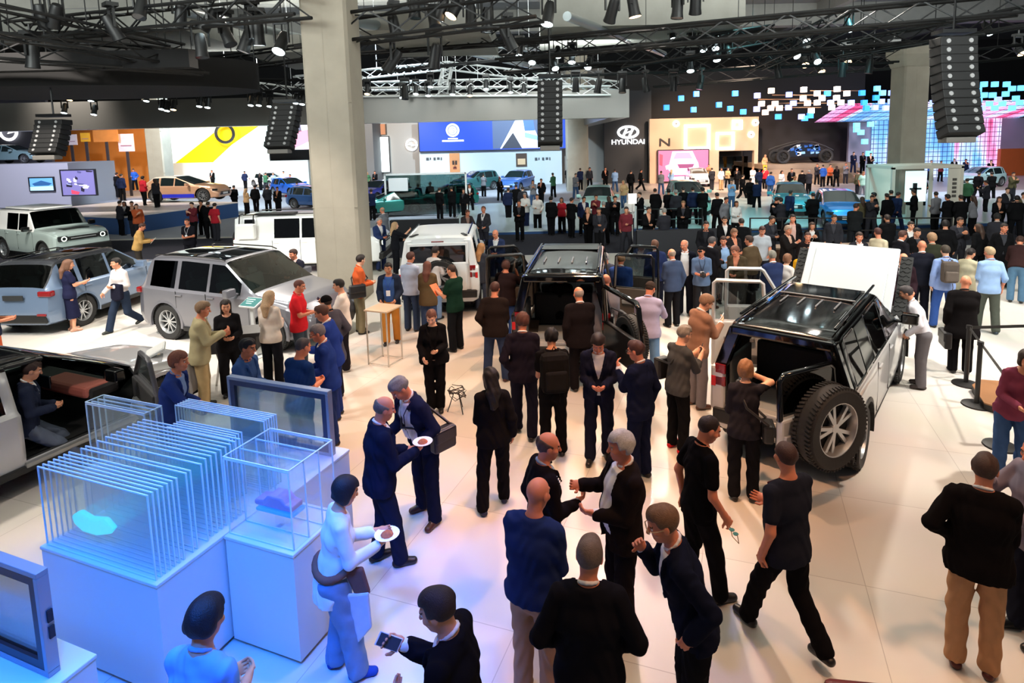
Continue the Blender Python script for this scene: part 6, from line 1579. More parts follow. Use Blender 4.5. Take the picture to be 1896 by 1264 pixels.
for sy in (-.8, .8): MB().tube([(-2.5, sy, 1.2), (-1.9, sy, 1.45), (-1.0, sy, 1.7), (0, sy * .9, 1.95), (1.0, sy, 1.8), (1.9, sy, 1.45), (2.6, sy, 1.1)], .05, 6).build('roll_bar', plain((60, 58, 56), .4), t, smooth=50)
MB().bb((-1.9, -.5, .5), (1.9, .5, .75)).build('chassis', plain((40, 38, 38)), t)
# ---------------------------------------------------------------- light
def area(x, y, z, tx, ty, tz, e, c, size, name='stage_light', sy=None, spread=None):
    l = bpy.data.lights.new(name, 'AREA'); l.energy = e; l.color = lin(c)[:3]; l.size = size; l.shape = 'DISK' if sy is None else 'RECTANGLE'
    if sy: l.size_y = sy
    if spread: l.spread = R(spread)
    o = bpy.data.objects.new(name, l); COL.objects.link(o); o.location = (x, y, z)
    o.rotation_euler = (Vector((tx, ty, tz)) - Vector((x, y, z))).to_track_quat('-Z', 'Y').to_euler(); o.visible_camera = False if False else True
    return o
def spotl(x, y, z, tx, ty, e, c, ang=50, blend=.5, r=.25, tz=0):
    l = bpy.data.lights.new('stage_spot', 'SPOT'); l.energy = e; l.color = lin(c)[:3]; l.spot_size = R(ang); l.spot_blend = blend; l.shadow_soft_size = r
    o = bpy.data.objects.new('stage_spot', l); COL.objects.link(o); o.location = (x, y, z); o.rotation_euler = (Vector((tx, ty, tz)) - Vector((x, y, z))).to_track_quat('-Z', 'Y').to_euler(); return o
WM, NE, CO = (255, 190, 142), (255, 244, 230), (215, 240, 255)
# warm pools on the open floor
for x, y, tx, ty, e, an in ((.2, 6, .5, 9.8, 2600, 58), (4, 3, 1.5, 6.8, 1150, 56), (8, 3, 5, 5.0, 520, 66), (1, 15, .2, 10, 2400, 62), (0, 1, 2.4, 4.2, 380, 60)): spotl(x, y, 9.5, tx, ty, e * .78, WM, an)
# neutral on the cars
for x, y, tx, ty, e, an in ((10, 7, 6.0, 9.6, 5200, 42), (1.5, 16, 5, 8.8, 3600, 54), (-5, 10, -7.5, 14.5, 5600, 50), (-13, 9, -11, 14, 5200, 50), (-10, 22, -7, 13.5, 5200, 58), (-3, 23, -4, 18, 5200, 66), (4, 20, 0, 14, 3800, 62), (-16, 16, -18, 23, 7000, 66), (-11, 5, -7.6, 9.0, 3800, 46), (-5.5, 1.5, -7.6, 6.6, 1700, 40), (10, 20, 8.5, 14, 5600, 66), (13, 10, 9.5, 11.5, 4500, 50)): spotl(x, y, 9.8, tx, ty, e * .6, NE, an)
# blue on the glass display
for x, y, tx, ty, e, an in ((-1.2, .6, -2.7, 3.9, 2600, 38), (-5.4, 2.4, -3.2, 4.6, 1100, 48), (-.4, 3.0, -2.2, 4.6, 900, 38), (-3.4, .3, -3.4, 3.4, 1500, 46)): spotl(x, y, 7.5, tx, ty, e * .9, (24, 112, 255), an, .7)
spotl(-3.4, 7.0, 8, -2.9, 4.9, 420, (120, 215, 255), 38, .6); spotl(1.5, 8, 9, -.6, 5.2, 900, (150, 160, 255), 40, .9)
# other stands
for x, y, tx, ty, e, c, an in ((1, 28, 3, 32, 5000, (120, 240, 245), 60), (9, 24, 8, 29, 4200, (150, 240, 240), 56), (13, 24, 13, 29, 4200, (130, 235, 245), 56), (-8, 33, -8, 40, 9000, CO, 84), (-20, 38, -24, 46, 16000, CO, 90), (-24, 30, -24, 38, 9000, NE, 80), (14, 42, 16, 53, 20000, (255, 220, 190), 84), (12, 34, 12, 42, 11000, (255, 226, 200), 88), (24, 34, 26, 44, 12000, (236, 220, 240), 92), (-34, 36, -34, 46, 16000, (230, 232, 255), 92), (-2, 42, -4, 55, 22000, CO, 84), (-14, 44, -16, 56, 14000, NE, 84), (-26, 50, -26, 60, 14000, CO, 90), (-30, 50, -36, 60, 12000, (255, 200, 140), 84), (-2, 22, -6, 31, 2200, NE, 84), (21, 44, 24, 54, 9000, NE, 50)): spotl(x, y, 10.5, tx, ty, e * .6, c, an, .6, .4)
# added fill lights aimed up at the roof for bounced light
for x, y, e in ((-12, 12, 1500), (8, 14, 1500), (-14, 34, 1700), (18, 34, 1500), (-36, 30, 1300), (2, 3, 700)): area(x, y, 8.6, x, y, 20, e * 2.4, (235, 238, 230), 9, 'roof_fill', 7)
for x, y, tx, ty, e in ((-13, 6, -13, 26, 2200), (9, 6, 9, 28, 2400), (0, 26, 0, 44, 2200), (28, 26, 28, 46, 1800)): area(x, y, 9.4, tx, ty, 13.5, e, (225, 232, 228), 8, 'truss_fill', 4)  # fill lights added out of view to brighten soffits and trusses
for x, y, e in ((-9, 10, 900), (2, 9, 900), (9, 12, 800), (-8, 22, 800), (6, 24, 700)): area(x, y, 11.5, x, y, 0, e * .1, (255, 236, 214), 7, 'hall_fill', 7)  # soft overhead fill added for general brightness, not fixtures of the hall
for x, y, tx, ty in ((-3.6, 2.6, -3.2, 4.0), (-1.6, 3.2, -2.4, 4.6)): spotl(x, y, 3.4, tx, ty, 36, (40, 190, 255), 80, .8, .1)
w = bpy.data.worlds.new('hall'); S.world = w; w.use_nodes = True; w.node_tree.nodes['Background'].inputs[0].default_value = (.55, .6, .7, 1); w.node_tree.nodes['Background'].inputs[1].default_value = .1
S.view_settings.view_transform = 'Standard'; S.view_settings.look = 'None'; S.view_settings.exposure = .32; S.view_settings.gamma = 1; S.view_settings.use_curve_mapping = False
S.cycles.use_denoising = True; S.cycles.max_bounces = 8; S.cycles.transparent_max_bounces = 64; S.cycles.sample_clamp_indirect = 6; S.cycles.caustics_reflective = False; S.cycles.caustics_refractive = False
# ---------------------------------------------------------------- things people carry
def hand_pt(J, i, f=.085, p=.0): return J['Wr'][i] + J['hd'][i] * f * J['s'] + J['pn'][i] * p
def held(name, label, cat, J, pt, me_list, rot=None):
    o = thing(name, label, cat, J['w'](pt), -R(J['face']))
    if rot is not None: o.matrix_world = Matrix.Translation(J['w'](pt)) @ J['rz'].to_4x4() @ rot.to_4x4()
    return o
def phone(J, i, label, c=(20, 20, 24)):
    d = J['hd'][i]; n = J['pn'][i]; s = np.cross(d, n); M = Matrix(np.array([s, d, n]).T.tolist())
    o = held('phone', label, 'phone', J, hand_pt(J, i, .1, .03), None, M)
    MB().box((0, 0, 0), (.075, .15, .009)).build('phone_body', plain(c, .3), o, bevel=.003); MB().box((0, 0, .0052), (.066, .135, .001)).build('phone_screen', plain((60, 70, 84), .1), o)
def camera(J, label, video=False):
    p = (hand_pt(J, 0, .05) + hand_pt(J, 1, .05)) / 2 + J['fw'] * .02
    o = held('video_camera' if video else 'camera', label, 'camera', J, p, None); m = plain((20, 20, 22), .45)
    if video:
        MB().box((.08, -.1, .08), (.14, .4, .18)).build('camera_body', m, o, bevel=.02); MB().cyl((.08, .1, .08), (.08, .3, .08), .06, .075, 14).build('lens', plain((28, 28, 32), .2), o, smooth=40); MB().box((.08, -.1, .2), (.04, .3, .03)).build('handle', m, o, bevel=.01); MB().box((-.03, .02, .1), (.06, .1, .06)).build('viewfinder', m, o)
    else:
        MB().box((0, 0, .02), (.13, .07, .095)).build('camera_body', m, o, bevel=.012); MB().cyl((0, .03, .02), (0, .13, .02), .035, .04, 14).build('lens', plain((28, 28, 32), .2), o, smooth=40); MB().box((0, -.0, .075), (.05, .05, .03)).build('viewfinder', m, o, bevel=.006)
def plate(J, i, label, food=(176, 96, 60)):
    p = hand_pt(J, i, .1, .0) + EZ * .035; o = held('plate', label, 'plate', J, p, None)
    MB().lathe([(0, 0), (.06, 0), (.1, .014), (.102, .018), (.058, .006), (0, .006)], 20).build('dish', plain((238, 238, 240), .25), o, smooth=50)
    MB().lathe([(0, .035), (.03, .032), (.05, .015), (.052, .007)], 10).build('food', mat('food ' + cname(food), food, .8, noise=.5, nscale=40), o, smooth=60)
def paper(J, i, label, c=(226, 110, 60), w_=.2, h=.28):
    p = hand_pt(J, i, .12, .02); o = held('leaflet', label, 'leaflet', J, p, None, Matrix.Rotation(R(50), 3, 'X')); MB().box((0, 0, 0), (w_, h, .006)).build('leaflet_page', plain(c), o)
def backpack(J, label, c=(26, 26, 26), sc=1.):
    s = J['s']; b = J['P'] + J['up'] * .3 * s - J['fw'] * .235 * s
    o = held('backpack', label, 'backpack', J, b, None, Matrix(np.array([J['rg'], J['fw'], J['up']]).T.tolist())); m = cloth(c)
    MB().box((0, 0, 0), (.33 * sc, .2 * sc, .46 * sc)).build('pack_body', m, o, bevel=.07 * sc); MB().box((0, -.11 * sc, -.08), (.25 * sc, .07, .22 * sc)).build('front_pocket', cloth([x * 1.15 for x in c]), o, bevel=.03)
    for k in (-1, 1): MB().tube([(k * .1, .12, -.2), (k * .135, .3, -.12), (k * .13, .42, .06), (k * .115, .33, .2), (k * .1, .2, .24), (k * .09, .1, .2)], .02, 6).build('shoulder_strap', m, o, smooth=50)
    MB().tube([(-.03, .02, .24 * sc), (0, .02, .29 * sc), (.03, .02, .24 * sc)], .01, 5).build('top_handle', m, o)
    MB().tube([(.05, -.02, -.24 * sc), (.06, -.03, -.33), (.05, -.02, -.4)], .007, 4).build('loose_strap', m, o)
def bag(J, side, label, c=(24, 24, 26), z=.0, w_=.3, h=.26, strap=True, hand=False):
    s = J['s']; sg = side
    if hand: p = J['Wr'][0 if sg < 0 else 1] - EZ * .3
    else: p = J['P'] + J['rg'] * sg * .25 * s + J['up'] * z * s - J['fw'] * .08
    o = held('bag', label, 'bag', J, p, None); m = leather(c)
    MB().box((0, 0, 0), (.12, w_, h)).build('bag_body', m, o, bevel=.03); MB().box((sg * .05, 0, h * .2), (.05, w_ * .96, h * .55)).build('bag_flap', m, o, bevel=.02)
    if hand: MB().tube([(0, -.07, h / 2), (0, -.05, h / 2 + .13), (0, .05, h / 2 + .13), (0, .07, h / 2)], .01, 6).build('bag_handle', m, o)
    elif strap:
        sh = J['P'] + J['up'] * .56 * s - J['rg'] * sg * .1 * s - p; bk = J['P'] + J['up'] * .3 * s - J['fw'] * .17 * s - p; ft = J['P'] + J['up'] * .3 * s + J['fw'] * .19 * s - p
        MB().tube([(0, -.1, h / 2), tuple(bk), tuple(sh), tuple(ft), (0, .1, h / 2)], .016, 6).build('bag_strap', m, o, smooth=60)
NAVY, BLACK, DARK, GREYS, BLUE = (22, 27, 48), (13, 13, 15), (26, 26, 30), (96, 98, 106), (30, 54, 112)
WHT, LBL = (226, 226, 228), (150, 180, 220)
GREYH, WHITEH, BROWNH, BLACKH, FAIR, RED = (120, 116, 112), (196, 192, 184), (58, 38, 28), (20, 17, 17), (168, 122, 74), (104, 50, 30)
def suit(c=NAVY, s=WHT): return ('suit', c, s)
def tr_(c=NAVY): return ('trousers', c)
def jeans(c=(52, 74, 112)): return ('jeans', c)
BRN = (70, 36, 26)
# ---------------------------------------------------------------- people near the camera
J = person(628, 1246, 62, 'woman with dark bob in pale blouse and jeans eating from a plate', sex='f', ht=1.68, skin='m', hair='bob', hc=(18, 16, 26), top=('long', (214, 220, 232)), bot=jeans((104, 134, 172)), legw=1.25, lean=10, head=(-8, 22), L=(.02, .36, -.2), R='plate', legs=((-.1, .0, -8, 0), (.12, .14, 16, 0)), shoe=(40, 70, 150), shoek='sport', curl=30)
plate(J, 1, 'white plate of food held by the woman with the dark bob')
s = J['s']; o = held('jacket_at_waist', 'brown and pale jacket tied around the waist of the woman with the plate', 'jacket', J, J['P'] + J['up'] * .1, None)
MB().tube([(0.182 * math.cos(t), .14 * math.sin(t), -.02 + .02 * math.sin(2 * t)) for t in np.linspace(0, 2 * math.pi, 21)[:-1]], .03, 8, True).build('jacket_roll', cloth((112, 78, 70)), o, smooth=60); MB().prism([(-.06, 0), (.1, .02), (.15, -.2), (.04, -.26)], (-.02, .02)).build('jacket_sleeve', cloth((108, 76, 70)), o, loc=(.16, .1, 0), rz=R(60), bevel=.02); MB().prism([(-.05, -.2), (.13, -.18), (.14, -.48), (.02, -.62)], (-.015, .015)).build('jacket_lining', cloth((176, 190, 214)), o, loc=(.18, .1, 0), rz=R(60), bevel=.015)
J = person(0, 0, 15, 'man in a light blue shirt seen from behind, cut off at the bottom left', at=head_at(384, 1108, 1.76), ht=1.76, hair='full', hc=(22, 18, 26), skin='m', top=('shirt', (120, 168, 226)), bot=jeans((40, 50, 70)), sleeve='roll', lean=8, L='belly', R='belly', head=(0, 10), tuck=True)
J = person(0, 0, 285, 'man with short brown hair in black suit, cut off at bottom centre', at=head_at(797, 1093, 1.8), ht=1.8, hair='short', hc=(52, 34, 28), skin='m', top=suit((20, 19, 24)), bot=tr_((20, 19, 24)), L='belly', R='phone', lean=6, head=(-8, 18))
phone(J, 1, 'white phone in the hand of the man cut off at bottom centre', (230, 230, 234))
J = person(712, 1044, 62, 'balding grey-haired man in navy suit seen from the side, holding a small plate', ht=1.8, hair='sides', hc=(110, 100, 96), skin='r', top=suit(NAVY), bot=tr_((26, 32, 54)), L='belly', R='plate', lean=4, head=(6, 18), legs=((-.1, -.05, -8, 0), (.1, .14, 12, 0)), build=1.08, shoe=(20, 16, 20))
plate(J, 1, 'small white plate held by the balding man in navy suit')
J = person(792, 958, 222, 'grey-haired man leaning forward in open navy jacket and white shirt', ht=1.84, hair='short', hc=(128, 126, 130), skin='r', top=('suit', (28, 32, 56), (226, 226, 226)), open=1.0, bot=tr_(NAVY), L=(.2, .22, -.36), R='plate', lean=20, head=(10, 42), legs=((-.16, .02, -16, 0), (.16, -.06, 18, 0)), shoe=BRN, build=1.06, lanyard=(60, 60, 70))
bag(J, -1, 'dark shoulder bag at the hip of the grey-haired man in white shirt', (28, 26, 36), .02)
J = person(918, 938, 348, 'woman with long dark hair in black jacket and trousers walking away', sex='f', ht=1.7, hair='long', hc=(20, 14, 14), skin='m', top=('suit', (22, 20, 22), None), bot=tr_((20, 18, 20)), L='belly', R='down', head=(-12, 10), legs=((-.17, -.1, -14, .0), (.12, .1, 6, 0)), shoe=(26, 30, 60))
J = person(0, 0, 72, 'balding man in black jacket and pale blue shirt facing the white-haired man', at=head_at(1020, 802, 1.8), ht=1.8, hair='sides', hc=(84, 60, 48), skin='r', top=('suit', (24, 20, 24), (150, 172, 200)), open=1.0, bot=jeans((34, 48, 92)), L='down', R='belly', head=(8, 12), shoe=(120, 56, 44), legs='half')
J = person(0, 0, 26, 'bald man in blue jacket and khaki trousers seen from behind', at=head_at(1000, 884, 1.8), ht=1.8, hair='bald', skin='r', top=('suit', (34, 48, 88), None), bot=tr_((170, 134, 108)), L='belly', R='belly', lean=5, head=(12, 14), build=1.1, hem=-.06, shoe=BRN)
J = person(0, 0, 256, 'white-haired man in dark suit and open white shirt in conversation', at=head_at(1145, 801, 1.83), ht=1.83, hair='full', hc=WHITEH, skin='r', top=('suit', (30, 24, 24), WHT), open=.9, bot=tr_((26, 22, 24)), L='belly', R=(.22, .3, -.22), lean=-2, head=(6, 8), build=1.16)
J = person(0, 0, 6, 'grey-brown haired man in black suit seen from behind, elbows out', at=head_at(1093, 994, 1.78), ht=1.78, hair='short', hc=(112, 92, 82), skin='r', top=suit((20, 20, 26)), bot=tr_((20, 20, 26)), L=((.16, .12, -.4), dict(pole=(.7, -.5, -.4))), R=((.16, .12, -.4), dict(pole=(.7, -.5, -.4))), lean=4, head=(10, 16), build=1.1)
J = person(0, 0, 272, 'fair-haired man in navy suit leaning in from the right of the talking group', at=head_at(1217, 940, 1.8), ht=1.84, hair='short', hc=(122, 82, 52), skin='r', top=suit((20, 24, 40)), bot=tr_((22, 22, 26)), L='pocket', R=(.14, .2, -.02), lean=16, head=(-4, 18), glasses=True, glc=(190, 160, 120))
J = person(1292, 1104, 75, 'man in black polo shirt walking right with glasses in his hand', ht=1.8, hair='buzz', hc=(40, 24, 20), skin='r', top=('polo', (15, 14, 16)), bot=tr_((18, 17, 19)), L=(.2, -.04, -.54), R='keys', head=(12, 24), legs=((-.1, -.1, -6, 0), (.12, .16, 4, 0)), lean=4, shoe=(20, 16, 14))
o = held('sunglasses', 'sunglasses and a tag dangling from the hand of the man in black polo', 'glasses', J, hand_pt(J, 1, .16), None)
for x_ in (-.03, .03): MB().lathe([(0, .0), (.024, .0), (.026, .004), (0, .006)], 10).build('lens', plain((60, 120, 110), .1), o, loc=(x_, 0, -.02), smooth=50)
MB().tube([(-.055, 0, -.01), (-.05, .02, -.1), (.05, .02, -.1), (.055, 0, -.01)], .004, 5).build('temples', plain((120, 90, 50), .3), o)
J = person(1452, 1192, 336, 'muscular man in charcoal T-shirt and black trousers striding away', ht=1.84, hair='buzz', hc=(70, 36, 28), skin='r', top=('tee', (34, 36, 46)), bot=tr_((18, 16, 18)), L='down', R='belly', head=(14, 8), legs=((-.1, .3, -2, 0), (.1, -.3, 4, .07)), build=1.08, lanyard=(90, 20, 26))
J = person(1798, 1238, 32, 'man with short brown hair in black jacket and khaki trousers, back turned', ht=1.79, hair='short', hc=(74, 48, 38), skin='r', top=suit((20, 17, 18)), bot=tr_((176, 134, 100)), L=((.17, .06, -.38), dict(pole=(.7, -.6, -.3))), R='belly', lean=4, head=(10, 10), build=1.12, shoe=(80, 30, 26))
J = person(1902, 1180, 268, 'bald man in grey-violet shirt at the right edge, hand raised', ht=1.8, hair='sides', hc=(90, 70, 64), skin='r', top=('shirt', (128, 122, 138)), bot=tr_((32, 34, 46)), L='belly', R=(.14, .3, -.02), lean=3, head=(-6, 12), build=1.1)
J = person(1866, 884, 200, 'person in purple top and jeans leaning on the barrier at the right edge', sex='f', ht=1.72, hair='bob', hc=BROWNH, skin='m', top=('sweater', (124, 60, 82)), bot=jeans((54, 84, 130)), L='belly', R='belly', lean=14, side=-4, head=(0, 20))
# ---------------------------------------------------------------- people on the open floor
def mid(u, v, f, label, **k): k.setdefault('lod', 1 if v < 760 else 0); return person(u, v, f, label, **k)
J = mid(1110, 846, 186, 'young man in dark suit looking down at his joined hands', ht=1.8, hair='full', hc=(40, 26, 22), skin='r', top=suit((26, 28, 44)), bot=tr_((26, 28, 42)), L='belly', R='belly', lean=6, head=(0, 38), legs=((-.1, -.04, -6, 0), (.12, .12, 10, 0)))
J = mid(1186, 886, 316, 'man with glasses in navy suit, back turned, raising a hand', ht=1.8, hair='short', hc=(72, 36, 30), skin='r', top=suit(NAVY), bot=tr_(NAVY), L=(.02, .3, -.08), R='down', head=(-18, 14), glasses=True)
J = mid(1026, 842, 352, 'person in black with a large black backpack seen from behind', ht=1.76, hair='full', hc=BLACKH, skin='m', top=('tee', (18, 17, 18)), bot=tr_((20, 19, 20)), L='belly', R='belly', head=(10, 20), lean=5)
backpack(J, 'large black backpack worn by the person in black at centre', (26, 25, 24), 1.16)
J = mid(972, 806, 2, 'man with reddish brown hair in dark jacket, back turned, beside the backpack', ht=1.84, hair='full', hc=(96, 48, 36), skin='r', top=suit((32, 28, 38)), bot=tr_((26, 26, 38)), L='pocket', R='belly', head=(4, 20), legs='half')
J = mid(920, 704, 8, 'man in brown-black jacket and jeans standing before the black car, back turned', ht=1.8, hair='short', hc=(74, 32, 24), skin='r', top=('suit', (36, 28, 26), None), bot=jeans((44, 56, 84)), L='pocket', R='belly', head=(4, 14), legs='wide', shoe=BRN, build=1.1)
J = mid(940, 634, 20, 'camera operator in dark clothes with a video camera on the shoulder', ht=1.78, hair='full', hc=(86, 44, 34), skin='r', top=('suit', (40, 30, 32), None), bot=jeans((50, 76, 130)), L='up', R=(.12, .26, .06), head=(0, 4))
camera(J, 'large black video camera on the shoulder of the operator before the black car', True)
J = mid(808, 760, 172, 'woman with tied red-brown hair in long black coat facing the camera', sex='f', ht=1.7, hair='tail', hc=(110, 58, 44), skin='f', top=('coat', (18, 17, 20), (20, 20, 22)), bot=tr_((16, 15, 18)), L='belly', R='low', head=(8, 30), hem=-.1, legs='close', collar=0)
o = held('wire_object', 'tangle of thin dark wire beside the woman in the long black coat', 'wire stand', J, V3(-.34, .1, .32), None)
random.seed(3)
for k in range(7): MB().tube([(.13 * math.cos(a + k) + random.uniform(-.03, .03), .13 * math.sin(a + k), .02 * k - .05 + random.uniform(-.04, .04)) for a in np.linspace(0, 5.5, 9)], .006, 4).build('wire', plain((60, 50, 46), .4, .4), o)
for k in range(3): MB().tube([(.05 * math.cos(2.1 * k), .05 * math.sin(2.1 * k), .0), (.16 * math.cos(2.1 * k), .16 * math.sin(2.1 * k), -.31)], .008, 5).build('leg', plain((30, 28, 28), .4), o)
J = mid(846, 648, 302, 'man in dark green T-shirt and black jeans holding an orange leaflet', ht=1.8, hair='buzz', hc=(60, 38, 30), skin='m', top=('tee', (22, 48, 38)), bot=tr_((24, 26, 30)), L='plate', R='belly', head=(-6, 12), build=1.05)
paper(J, 0, 'orange leaflet held by the man in dark green T-shirt', (232, 120, 70))
J = mid(727, 634, 178, 'man in blue shirt and ochre trousers with a badge behind the bar table', ht=1.77, hair='short', hc=(36, 26, 24), skin='t', top=('suit', (36, 44, 62), (60, 92, 150)), open=1.1, bot=tr_((176, 116, 50)), L='low', R='low', head=(0, 8), lanyard=(50, 80, 170), collar=0, legs=((-.1, -.04, -6, 0), (.1, .1, 8, 0)))
J = mid(668, 616, 60, 'man in orange shirt and khaki trousers with a dark shoulder bag, back turned', ht=1.8, hair='short', hc=(44, 30, 28), skin='f', top=('shirt', (206, 92, 50)), bot=tr_((128, 118, 92)), L='belly', R='belly', lean=6, head=(-20, 14))
bag(J, 1, 'dark shoulder bag of the man in the orange shirt', (32, 34, 38), .06, .36, .3)
J = mid(642, 684, 255, 'man with dark hair in cream T-shirt holding up a phone', ht=1.77, hair='short', hc=(30, 24, 24), skin='m', top=('tee', (226, 214, 206)), bot=tr_((30, 28, 34)), L='phone', R='belly', head=(4, 10), shoe=(180, 170, 164), shoek='sport')
phone(J, 0, 'phone held up by the man in the cream T-shirt', (50, 60, 80))
J = mid(620, 738, 300, 'man in black cap and long grey jacket, back turned, left of the bar table', ht=1.79, hair='cap', capc=(18, 18, 20), skin='m', top=('coat', (74, 74, 86), (40, 40, 44)), bot=tr_((30, 30, 38)), L='belly', R='pocket', head=(-10, 12), hem=-.32)
J = mid(560, 690, 84, 'man in red polo shirt beside the bonnet of the grey car', ht=1.8, hair='buzz', hc=(110, 48, 36), skin='r', top=('polo', (206, 40, 48)), bot=jeans((60, 70, 80)), L='belly', R='plate', head=(0, 16), build=1.06)
paper(J, 1, 'white brochure in the hand of the man in the red polo shirt', (230, 226, 222), .15, .21)
J = mid(508, 712, 8, 'blonde woman in cream jumper and black trousers seen from behind', sex='f', ht=1.72, hair='long', hc=(196, 150, 104), skin='f', top=('sweater', (222, 204, 190)), bot=tr_((26, 26, 32)), L='belly', R='belly', head=(10, 12))
J = mid(432, 730, 150, 'woman with dark hair in black clothes facing the man in beige', sex='f', ht=1.7, hair='long', hc=(44, 28, 24), skin='m', top=('sweater', (28, 26, 28)), bot=tr_((28, 26, 28)), L='belly', R='belly', head=(0, 8))
J = mid(380, 756, 66, 'man in beige jacket and khaki trousers seen from behind at the console table', ht=1.8, hair='full', hc=(140, 100, 66), skin='r', top=('suit', (168, 156, 122), None), bot=tr_((172, 148, 108)), L='plate', R=(.12, .32, -.16), lean=6, head=(6, 14), hem=-.16, build=1.06)
J = person(0, 0, 84, 'man with reddish hair in blue suit gesturing with open hand behind the glass sheets', at=head_at(332, 652, 1.8), ht=1.8, lod=0, hair='full', hc=(140, 72, 54), skin='r', top=('suit', (38, 56, 116), (120, 150, 200)), bot=tr_((38, 52, 100)), L='belly', R=((.2, .46, -.26), dict(dir=(0, 1, .25), palm=(-.2, 0, 1))), lean=14, head=(0, 6), curl=12, legs='half')
J = person(0, 0, 96, 'dark-haired man in blue jacket beyond the framed window, in profile', at=head_at(460, 628, 1.78), ht=1.78, lod=0, hair='short', hc=(24, 28, 44), skin='r', top=('suit', (60, 92, 150), (60, 92, 150)), bot=tr_((40, 50, 70)), L='belly', R='plate', lean=6, head=(0, 10))
J = person(0, 0, 30, 'bald man in dark blue T-shirt seen from behind through the framed window', at=head_at(566, 626, 1.8), ht=1.8, lod=0, hair='buzz', hc=(70, 66, 80), skin='r', top=('tee', (28, 56, 108)), bot=jeans((50, 62, 90)), L='belly', R='belly', lean=6, head=(6, 24), build=1.14)
J = person(0, 0, 250, 'grey-haired man in blue suit with white collar facing the bald man', at=head_at(582, 603, 1.8), ht=1.78, lod=0, hair='short', hc=(116, 112, 124), skin='r', top=suit((34, 58, 132)), bot=tr_((34, 50, 100)), L='belly', R='belly', lean=8, head=(0, 18), glasses=True)
J = person(0, 0, 262, 'brown-haired man in bright blue suit behind the grey-haired one', at=head_at(590, 566, 1.8), ht=1.84, lod=1, hair='short', hc=(96, 56, 44), skin='r', top=suit((36, 60, 140)), bot=tr_((34, 50, 110)), L='belly', R='down', lean=8, head=(6, 20))
J = mid(232, 610, 200, 'man in white shirt carrying a dark jacket walking between the two cars', ht=1.8, hair='short', hc=(34, 26, 24), skin='m', top=('shirt', (224, 214, 212)), bot=tr_((40, 50, 68)), L=(.08, .2, -.3), R='swing', legs='walkr', head=(14, 6), tuck=True, shoe=(30, 34, 30))
o = held('folded_jacket', 'dark jacket draped over the arm of the man in white shirt', 'jacket', J, hand_pt(J, 0, -.06), None); MB().prism([(-.16, .06), (.16, .06), (.2, -.3), (.06, -.36), (-.14, -.3)], (-.05, .06)).build('jacket_drape', cloth((30, 30, 44)), o, bevel=.035)
J = mid(136, 612, 40, 'woman in navy blouse and skirt standing beside the blue-grey car', sex='f', ht=1.72, hair='long', hc=(130, 82, 58), skin='m', top=('tee', (34, 36, 62)), bot=('skirt', (30, 32, 56), .62), L='belly', R='plate', head=(10, 14), shoe=(190, 140, 116))
J = person(-4, 700, 60, 'person in dark T-shirt with an orange sleeve at the left edge', ht=1.76, lod=1, hair='full', hc=BROWNH, skin='r', top=('tee', (34, 38, 60)), bot=jeans((206, 96, 60)), L='belly', R='belly', head=(0, 10))
J = person(0, 0, 200, 'man in dark suit standing between the grey car and the white one', at=('crown', 541, 462), ht=1.78, lod=1, hair='short', hc=(66, 40, 34), skin='r', top=suit((40, 40, 52)), bot=tr_((40, 40, 52)), L='belly', R='down', head=(10, 10))
J = person(0, 0, 60, 'man in sand-coloured jacket bent over a leaflet behind the blue-grey car', at=('crown', 266, 414), ht=1.76, lod=1, hair='short', hc=(80, 44, 34), skin='r', top=('suit', (190, 150, 92), None), bot=tr_((60, 54, 50)), L='plate', R='plate', lean=14, head=(0, 26))
paper(J, 1, 'pale leaflet held by the man in the sand-coloured jacket', (220, 210, 190), .2, .26)
J = person(0, 0, 180, 'man in black T-shirt with a white badge standing before the blue fascia', at=('crown', 345, 405), ht=1.78, lod=1, hair='buzz', hc=(80, 46, 38), skin='r', top=('tee', (24, 24, 30)), bot=tr_((26, 26, 32)), L='belly', R='belly', head=(0, 12), lanyard=(200, 200, 210), build=1.1)
J = mid(706, 500, 130, 'grey-haired man in navy suit beside the white car right of the pillar', ht=1.8, hair='short', hc=(150, 146, 146), skin='r', top=suit((40, 54, 92)), bot=tr_((40, 50, 84)), L='belly', R='belly', head=(0, 10))
J = mid(734, 506, 60, 'blonde woman in black suit reaching out to the roof of the white car', sex='f', ht=1.7, hair='long', hc=(206, 160, 110), skin='f', top=('suit', (26, 28, 34), None), bot=tr_((26, 28, 34)), L='belly', R=((.16, .45, .04), dict()), head=(6, 4))
J = mid(714, 470, 300, 'bald man in light grey suit talking behind the grey-haired man', ht=1.82, hair='sides', hc=(170, 140, 110), skin='r', top=suit((110, 114, 122)), bot=tr_((110, 114, 122)), L='belly', R='belly', head=(0, 12))
J = mid(676, 470, 20, 'man in dark navy suit, back turned, facing the bald man in grey', ht=1.8, hair='short', hc=(60, 40, 36), skin='r', top=suit((34, 42, 66)), bot=tr_((34, 42, 66)), L='belly', R='down', head=(10, 10))
J = mid(764, 612, 16, 'man in pale striped shirt and dark jeans behind the white car, back turned', ht=1.82, hair='short', hc=(96, 50, 40), skin='r', top=('shirt', (176, 184, 206)), bot=jeans((44, 56, 80)), L='belly', R='belly', head=(14, 10))
J = mid(796, 622, 6, 'woman with long brown hair in olive-brown jacket seen from behind', sex='f', ht=1.68, hair='long', hc=(112, 56, 40), skin='m', top=('suit', (92, 76, 54), None), bot=jeans((52, 70, 104)), L='belly', R='belly', head=(0, 10), hem=-.2)
J = mid(806, 590, 32, 'man in white hoodie holding a camera behind the white car', ht=1.78, hair='short', hc=(60, 42, 38), skin='m', top=('sweater', (222, 212, 208)), bot=jeans((120, 150, 190)), L='plate', R='plate', lean=8, head=(0, 12))
